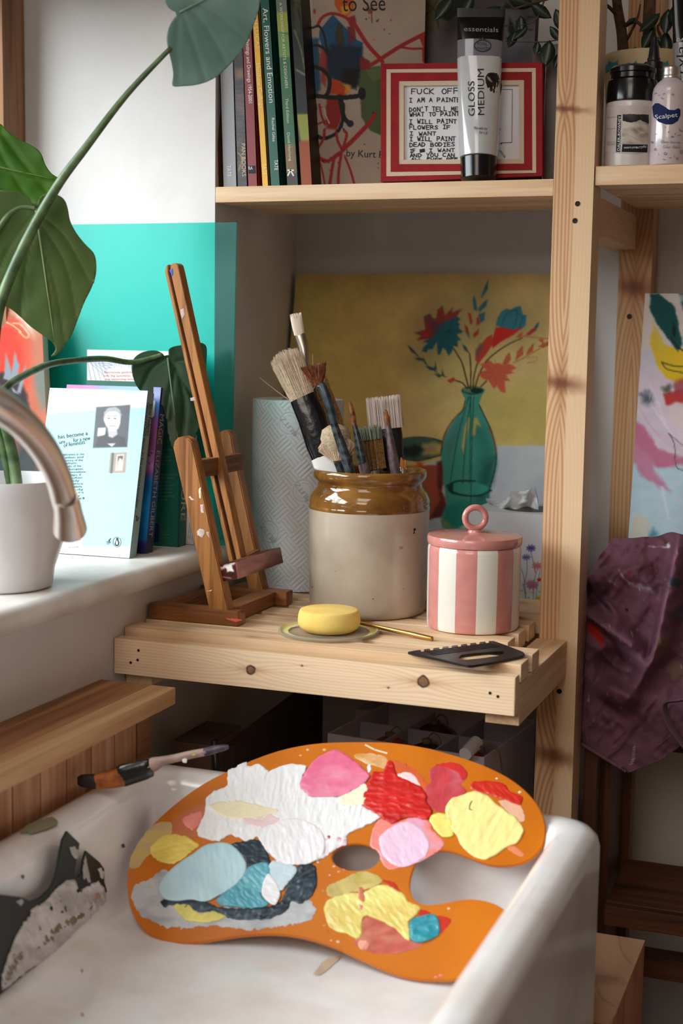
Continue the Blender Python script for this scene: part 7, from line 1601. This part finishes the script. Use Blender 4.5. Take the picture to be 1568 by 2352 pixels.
daub([(480,1850),(540,1838),(600,1850),(640,1862),(600,1880),(520,1878)],(240,226,190),.0006,False,5,8,.03,cell=12,off=.0013); daub([(565,1870),(620,1868),(640,1885),(600,1900),(560,1890)],(236,206,206),.0005,False,5,9,.05,cell=9,off=.0013); daub([(800,1815),(842,1798),(835,1845),(800,1850),(775,1840)],(242,234,204),.0006,False,3,10,.03,off=.0013)
daub([(750,1920),(762,1918),(770,1923),(757,1928)],(170,30,36),.0005,False,1,10,off=.001,step=1.5)
daub([(612,1915),(640,1885),(690,1880),(735,1905),(748,1940),(735,1970),(700,1986),(650,1984),(620,1960)],(240,236,238),.0014,False,3,11,.02,cell=12,ridge=.5,off=.0013)
daub([(735,1940),(745,1925),(775,1920),(797,1930),(790,1945),(765,1950),(752,1965),(738,1960)],(236,216,222),.0009,False,2,12,.05,c2=(214,150,165),off=.0005)
daub([(686,1802),(718,1749),(755,1726),(778,1723),(812,1745),(830,1760),(849,1779),(842,1794),(812,1817),(770,1830),(714,1830),(703,1820)],(226,104,138),.0018,False,2,13,.05,c2=(232,140,166),cell=18,ridge=.6,off=.0006)
daub([(843,1760),(850,1756),(853,1768),(846,1774)],(240,236,236),.0008,False,1,14,step=1.5); daub([(909,1779),(943,1775),(966,1805),(939,1794)],(236,206,206),.0004,False,2,15)
daub([(986,1768),(1007,1756),(1030,1751),(1056,1756),(1073,1779),(1064,1794),(1056,1801),(1071,1820),(1037,1839),(1018,1865),(988,1858),(970,1850),(973,1813),(988,1798)],(192,60,66),.0003,True,2,16,.1,c2=(196,88,100)); daub([(1000,1757),(1030,1752),(1058,1757),(1073,1779),(1060,1792),(1050,1775),(1020,1762)],(200,40,36),.0002,True,2,17,off=.0005)
daub([(830,1832),(834,1817),(849,1790),(857,1771),(879,1771),(888,1752),(902,1749),(909,1775),(921,1786),(943,1794),(966,1809),(981,1828),(977,1839),(992,1862),(981,1884),(951,1877),(924,1880),(898,1892),(879,1880),(857,1865),(834,1850)],(206,30,24),.0018,False,3,18,.10,c2=(186,22,20),cell=11,ridge=.5,off=.0004)
daub([(1079,1809),(1086,1796),(1105,1794),(1131,1794),(1161,1802),(1169,1817),(1199,1828),(1199,1839),(1191,1850),(1161,1839),(1124,1824),(1094,1817)],(198,40,24),.0007,False,2,19,.06,cell=8)
daub([(1145,1840),(1175,1838),(1199,1855),(1204,1885),(1185,1885),(1165,1862)],(222,170,140),.0001,True,2,20); daub([(1163,1947),(1180,1943),(1203,1962),(1195,1968)],(222,130,90),.0001,True,2,20)
daub([(1024,1862),(1037,1835),(1079,1820),(1094,1818),(1124,1832),(1161,1862),(1184,1877),(1203,1907),(1191,1933),(1161,1948),(1116,1974),(1086,1967),(1060,1941),(1037,1903)],(244,228,148),.0016,False,3,21,.03,cell=20,ridge=.6)
daub([(986,1884),(996,1869),(1022,1869),(1035,1880),(1041,1918),(1018,1922),(1000,1907)],(244,222,118),.001,False,2,22,.05,off=.0005)
daub([(851,1933),(857,1903),(875,1880),(906,1888),(951,1877),(981,1884),(996,1911),(1018,1933),(1011,1952),(966,1978),(924,1991),(891,1997),(872,1971),(853,1944)],(238,136,124),.0004,False,2,23,.05,c2=(226,160,180)); daub([(870,1929),(883,1911),(913,1892),(943,1888),(973,1911),(987,1944),(973,1971),(936,1990),(906,1988),(879,1963)],(234,198,220),.001,False,1.5,24,.03,cell=8,ridge=.4,off=.0005)
daub([(417,1885),(430,1874),(459,1863),(465,1879),(452,1898),(440,1907)],(236,140,126),.0006,False,3,25,.1)
daub([(727,2006),(720,1987),(695,1981),(672,2003),(660,2032),(647,2067),(621,2080),(583,2086),(497,2083),(471,2070),(376,2067),(376,2083),(398,2080),(459,2096),(503,2099),(535,2112),(599,2112),(631,2105),(663,2089),(669,2070),(695,2076),(723,2045)],(28,42,52),.001,False,3,26,.2,c2=(52,72,82),cell=10,ridge=.8,off=.0003)
daub([(524,1946),(551,1933),(586,1928),(609,1942),(620,1974),(618,1984),(567,1990),(561,1971)],(30,46,56),.0008,False,2,27,.1)
daub([(497,2064),(535,2035),(567,1993),(605,1981),(618,1987),(625,2019),(599,2051),(618,2076),(586,2086),(542,2083),(510,2080)],(84,164,180),.0012,False,2,28,.08,c2=(110,180,192),off=.0008)
daub([(363,2038),(376,2013),(408,1984),(440,1962),(478,1939),(522,1936),(551,1958),(566,1984),(564,2006),(542,2032),(503,2057),(471,2072),(440,2067),(408,2070),(376,2064)],(190,222,230),.0018,False,1.5,29,.03,c2=(160,206,218),cell=26,ridge=.35,off=.0009)
daub([(398,2080),(433,2076),(459,2099),(484,2092),(519,2102),(516,2108),(484,2118),(452,2118),(424,2112)],(228,214,116),.0008,False,3,30,.1,off=.0006)
daub([(618,1987),(631,1978),(669,1987),(682,2000),(663,2025),(647,2045),(631,2035),(612,2006)],(204,222,230),.0008,False,3,31,.04,off=.0011); daub([(615,2006),(631,2022),(644,2051),(634,2076),(621,2076),(602,2057),(602,2032)],(242,240,242),.001,False,1,32,.02,off=.0018)
daub([(751,2038),(778,2023),(830,2001),(868,2012),(875,2027),(845,2042),(804,2050),(759,2061)],(204,182,110),.0002,True,2,33,.1,c2=(170,150,60))
daub([(815,2159),(830,2114),(861,2106),(906,2132),(939,2159),(970,2166),(958,2178),(913,2189),(868,2189),(823,2178)],(190,88,76),.0002,True,3,34,.1,c2=(204,130,100)); daub([(879,2023),(906,2027),(921,2050),(946,2075),(925,2055)],(190,48,24),.0002,True,2,35); daub([(960,2088),(988,2096),(985,2106),(962,2104)],(190,44,26),.0002,True,2,35); daub([(1000,2106),(1035,2112),(1020,2136),(1008,2142)],(196,44,24),.0002,True,2,36)
daub([(744,2087),(755,2065),(793,2053),(830,2050),(864,2035),(891,2035),(921,2050),(939,2072),(962,2080),(958,2102),(939,2117),(939,2159),(906,2132),(868,2114),(835,2106),(827,2155),(793,2144),(766,2136),(751,2117)],(234,222,130),.0013,False,3,37,.04,c2=(228,200,110),cell=14,ridge=.8,off=.0003)
daub([(822,2040),(834,2042),(836,2080),(826,2090)],(206,120,90),.0003,False,3,38,.1,off=.0013); daub([(822,2162),(834,2158),(848,2165),(842,2180),(826,2178)],(222,150,130),.0004,False,2,39,.2)
daub([(939,2129),(943,2114),(966,2104),(1000,2102),(1011,2132),(1003,2151),(970,2164),(943,2159)],(38,136,152),.0022,False,1.5,40,.06,c2=(60,160,174),cell=12,ridge=.6,off=.0006)
rnd = random.Random(3)
for (u, v, c) in ((757,2010,(222,170,160)),(767,1990,(226,180,170)),(730,1980,(230,200,190)),(778,2002,(236,150,110)),(790,1997,(236,120,100)),(742,2046,(210,150,100)),(736,2105,(200,90,40)),(745,2125,(206,140,80)),(752,2138,(200,60,30)),(760,2160,(226,180,150)),(776,2163,(226,180,150)),(706,1722,(226,200,170)),(745,1722,(226,180,120)),(690,1735,(226,170,120)),(1193,1819,(236,220,190)),(1140,1788,(236,220,190)),(1000,2244,(236,130,110)),(1012,2240,(236,130,110)),(1030,2087,(226,200,170)),(598,1761,(236,230,230))):
    r_ = rnd.uniform(2.2,4.5); daub([(u+r_*math.cos(a), v+0.7*r_*math.sin(a)) for a in np.linspace(0,6.28,8)[:-1]], c, .0003, False, .6, 41, .05, step=1.4, edge=2)
ribbon(pal, [[(839,1711),(860,1722),(888,1730)]], 4, lambda u, v, o=0: S_pal(u, v, 0.0004), mat('white_streak', (232,206,176), 0.5), 'paint_streak')
ribbon(pal, [[(1077,1858),(1079,1846),(1083,1840)],[(1077,1858),(1083,1860)]], 1.6, lambda u, v, o=0: S_pal(u, v, 0.0022), M_gi, 'hair')

# black plastic scraper caked in paint, leaning on the basin wall
S_sc = plane3(P(0,2287,Z=zflo+0.0105), P(236,2092,Z=zflo+0.0105), np.array([-0.6475,1.10,0.53]))
scp = thing('paint_scraper', 'broken black plastic scraper caked with grey and white paint in the sink', 'scraper', P(150,2180,Z=zflo+0.01))
so = [(-70,2052),(0,2054),(21,2057),(52,2061),(71,2071),(94,2061),(117,2040),(130,2006),(138,1960),(144,1929),(155,1909),(183,1937),(180,1958),(175,1986),(172,2006),(178,2016),(189,2006),(191,1977),(198,1954),(230,1981),(240,1996),(240,2025),(245,2042),(249,2065),(248,2078),(236,2092),(182,2138),(138,2184),(63,2234),(0,2287),(-70,2345)]
plate('blade', so, [], S_sc, -S_sc.n*0.0022, mat('worn_black_plastic', (26,30,30), 0.5), scp, 0.0003)
def caked(p, c, h, seed, c2=None, off=.0003, film=False): return blob('paint_crust', p, S_sc, M_film, scp, c, h, 2.2, 4, 9, .12, .8, seed, (), 6, off, c2)
caked([(78,2092),(100,2072),(128,2044),(150,2022),(172,2020),(182,2044),(204,2034),(226,2022),(239,2040),(246,2070),(234,2090),(182,2134),(138,2180),(63,2230),(2,2280),(6,2230),(30,2168),(52,2122)],(196,188,186),.0016,51,(226,220,218))
caked([(110,2140),(150,2112),(200,2090),(215,2078),(205,2100),(150,2140),(110,2170),(85,2180)],(138,126,100),.0008,52,None,.0016); caked([(10,2250),(28,2190),(50,2180),(55,2200),(30,2240),(12,2270)],(140,128,104),.0008,53,None,.0016)
caked([(160,1946),(172,1946),(180,1958),(176,1976),(168,1968)],(196,190,188),.0006,54); caked([(196,1968),(203,1990),(209,2026),(203,2028),(197,2012),(192,2030),(190,2008)],(190,184,182),.0006,55); caked([(224,1996),(232,1990),(239,2004),(236,2018),(228,2006)],(206,200,196),.0005,56)
caked([(36,2070),(50,2064),(55,2074),(48,2086)],(160,170,176),.0005,57); caked([(70,2090),(88,2080),(90,2094),(76,2104)],(206,196,190),.0006,58); caked([(108,2094),(130,2066),(140,2070),(118,2100)],(20,24,28),.0005,59,None,.0016); caked([(170,2040),(190,2046),(202,2052),(196,2062),(182,2060)],(18,22,26),.0005,60,None,.0016); caked([(130,2100),(150,2082),(152,2092),(136,2108)],(40,42,46),.0005,61,None,.0016); caked([(84,2130),(96,2120),(100,2136),(88,2144)],(110,112,116),.0005,62,None,.0016); caked([(205,2070),(228,2050),(232,2058),(210,2078)],(206,160,140),.0005,63,None,.0016)

# brush resting on the sink corner
a0, a1 = P(186,1792,Z=0.578), P(520,1719,Z=0.612)
d0, d1 = depth(a0), depth(a1)
rb = thing('paint_brush', 'flat decorator brush with amber bristles lying across the sink corner', 'brush', a0)
def rbseg(name, m, pts, n=20):
    mb = MB(); seg(mb, [(u, v, hw, k, d0+(d1-d0)*(u-186)/334) for u, v, hw, k in pts], n); return mb.build(name, m, rb, smooth=True, auto=60)
rbseg('bristles', mat('amber_decorator_bristle', (178,98,30), 0.5, var=0.3, vscale=120, c2=(120,60,16)), [(218,1795,17,.45),(250,1792,20,.5),(285,1783,23,.5),(300,1778,22,.5)])
rbseg('bristle_tips', mat('dark_bristle_tip', (34,22,16), 0.6), [(178,1793,9,.4),(186,1793,14,.45),(200,1794,16,.45),(222,1795,17.4,.45)])
rbseg('ferrule', M_tape, [(276,1784,24,.45),(284,1781,26,.45),(330,1768,24,.45),(346,1762,22,.45),(350,1761,17,.4)])
rbseg('handle', mat('smeared_pink_handle', (176,146,132), 0.4, var=0.3, vscale=60, c2=(140,112,104)), [(340,1762,17,.6),(356,1754,16,.6),(372,1748,11,.7),(400,1742,9.5,.8),(440,1733,9.5,.8),(472,1727,9,.8)])
rbseg('handle_tip', mat('black_smeared_tip', (24,24,28), 0.3, var=0.6, vscale=120, c2=(86,70,84)), [(468,1728,9.2,.8),(490,1722,9.5,.8),(515,1717,7,.8),(525,1715,4,.8)])
for p, c in (([(418,1745),(424,1741),(430,1743),(428,1752),(420,1752)],(226,222,218)),([(440,1733),(448,1731),(450,1735),(443,1736)],(196,180,70)),([(462,1728),(470,1724),(474,1730),(466,1733)],(150,110,140))):
    blob('paint_fleck', p, lambda u, v, off=0: P(u, v, D=d0+(d1-d0)*(u-186)/334-0.0035-off), M_film, rb, c, .0003, 1.3, .6, 3, .1)

# ---------------------------------------------------------------- boxes in the shadow under the worktop
M_card = mat('grey_cardboard', (186,178,186), 0.8, var=0.06, vscale=30); M_cardi = mat('grey_cardboard_inside', (166,158,166), 0.85)
def divided_box(name, label, zt_b, pfl, pfr, dep, dx, cells, rows_, h):
    a, b = P(*pfl, Z=zt_b), P(*pfr, Z=zt_b); e = (b-a)/np.linalg.norm(b-a); n = np.array([-e[1], e[0], 0]); W_ = np.linalg.norm(b-a)
    root = thing(name, label, 'box', a*0.5+b*0.5-np.array([0,0,h])); up = np.array([0,0,1.0]); t = 0.0022
    pt = lambda x, y, z: a+e*x+n*y+up*z
    def wall(x0, x1, y0, y1, z0, z1, nm, m=M_card):
        mb = MB(); mb.box8([pt(x0,y0,z0),pt(x1,y0,z0),pt(x1,y1,z0),pt(x0,y1,z0),pt(x0,y0,z1),pt(x1,y0,z1),pt(x1,y1,z1),pt(x0,y1,z1)], 0.0003); mb.build(nm, m, root)
    wall(0,W_,0,t,-h,0,'side'); wall(0,W_,dep-t,dep,-h,0.004,'side'); wall(0,t,t,dep-t,-h,0,'side'); wall(W_-t,W_,t,dep-t,-h,0,'side'); wall(t,W_-t,t,dep-t,-0.068,-0.066,'bottom')
    for k in range(1, cells): wall(W_*k/cells-t/2, W_*k/cells+t/2, t, dep-t, -0.0655, -0.004, 'divider', M_cardi)
    for k in range(1, rows_): wall(t, W_-t, dep*k/rows_-t/2, dep*k/rows_+t/2, -0.0655, -0.005, 'divider', M_cardi)
    return root, pt, W_
zbx = 0.527
bx1_, pt1, W1 = divided_box('cardboard_box', 'grey divided cardboard box of baubles just behind the palette', zbx, (752,1684), (1112,1740), 0.17, 0, 3, 2, zbx-0.3955)
bx2_, pt2, W2 = divided_box('cardboard_box', 'second grey divided cardboard box farther under the worktop', P(816,1628,Y=1.74)[2], (816,1628), (1060,1659), 0.13, 0, 3, 2, P(816,1628,Y=1.74)[2]-0.3955)
M_red = mat('red_bauble', (150,38,34), 0.3, coat=0.3); M_bb = mat('dark_brown_bauble', (52,30,24), 0.35); M_str = mat('jute_string', (110,92,66), 0.9)
for i, (x, y, m, lab) in enumerate(((0.30,0.28,M_red,'red bauble with a bead hook in the middle cell of the grey box'),(0.83,0.25,M_red,'red bauble under white bead at the near corner of the grey box'),(0.42,0.75,M_bb,'dark brown bauble at the back of the grey box'),(0.55,0.26,M_bb,'dark brown bauble in the front middle cell'))):
    c = pt1(W1*x, 0.17*y, -0.036); b_ = thing('bauble', lab, 'bauble', c, 'baubles in the grey box')
    mb = MB(); mb.lathe(c, [(0.001,-0.029)]+[(0.029*math.cos(t), 0.029*math.sin(t)) for t in np.linspace(-1.45,1.45,14)]+[(0.001,0.029)], 28); mb.build('ball', m, b_, smooth=True)
    mb = MB(); mb.lathe(c+np.array([0,0,0.0285]), [(0.006,0),(0.006,0.005),(0.002,0.006)], 16); mb.build('cap', mat('bauble_cap', (206,196,182), 0.5) if i == 1 else M_str, b_, smooth=True)
    mb = MB(); q_ = c+np.array([0,0,0.034]); e_ = (pt1(1,0,0)-pt1(0,0,0))
    mb.tube(smooth_path([q_, q_+e_*0.008+np.array([0,0,0.008]), q_+e_*0.016+np.array([0,0,0.004]), q_+e_*0.018-np.array([0,0,0.004])], 6), 0.0009, 6); mb.build('string', M_str, b_, smooth=True)
    if i == 1:
        mb = MB(); mb.tube([P(1068,1732,Z=zbx+0.004), P(1094,1706,Z=zbx+0.010)], [0.0075,0.0085], 16); mb.build('bead', M_ceramic, b_, smooth=True, auto=40)
        mb = MB(); mb.tube(smooth_path([P(1100,1716,Z=zbx+0.008), P(1130,1712,Z=zbx+0.008), P(1146,1730,Z=zbx), P(1152,1765,Z=zbx-0.02), P(1156,1790,Z=zbx-0.03)], 8), 0.0012, 6); mb.build('string', M_str, b_, smooth=True)
# dark portfolio and small brown box at the left
pf = thing('portfolio_case', 'large dark brown portfolio case leaning in shadow under the worktop', 'case', (-0.66,1.56,0.395))
S_pf = plane3(P(500,1722,Y=1.45), P(690,1588,Y=1.60), P(500,1800,Y=1.45))
q = [P(505,1716,Y=1.45), P(715,1560,Y=1.72), P(715,1560,Y=1.72)*(1,1,0)+(0,0,0.396), P(505,1716,Y=1.45)*(1,1,0)+(0,0,0.396)]
mb = MB(); mb.slab(q, (0.012,0.012,0), 0.001); mb.build('cover', mat('dark_brown_leatherette', (56,42,38), 0.6, var=0.2, vscale=40), pf)
mb = MB(); mb.tube([q[0]-(0,0.001,0.02), q[1]-(0,0.001,0.02)], 0.002, 6); mb.build('binding', M_black, pf)
sb_ = thing('brown_carton', 'small dark brown carton half hidden behind the brush handle', 'box', (-0.70,1.44,0.395))
xq0, xq1 = P(402,1708,Y=1.42)[0], P(484,1708,Y=1.42)[0]; zq_ = P(440,1706,Y=1.42)[2]
mb = MB(); mb.box(max(xq0, XL+0.004), xq1, 1.42, 1.50, 0.3955, zq_, 0.001); mb.build('carton', mat('brown_carton_board', (92,66,48), 0.85), sb_)
mb = MB(); mb.box(max(xq0, XL+0.004)-0.0, xq1+0.0005, 1.4195, 1.5005, zq_+0.0002, zq_+0.003, 0.0005); mb.build('lid', mat('brown_carton_lid', (66,48,38), 0.85), sb_)
bk_ = thing('black_strut', 'black metal bracket standing between carton and portfolio', 'bracket', (-0.64,1.40,0.395))
mb = MB(); mb.tube([P(492,1700,Y=1.41), P(497,1775,Y=1.41), P(497,1775,Y=1.41)*(1,1,0)+(0,0,0.396)], 0.0035, 10); mb.build('bar', M_black, bk_, smooth=True)
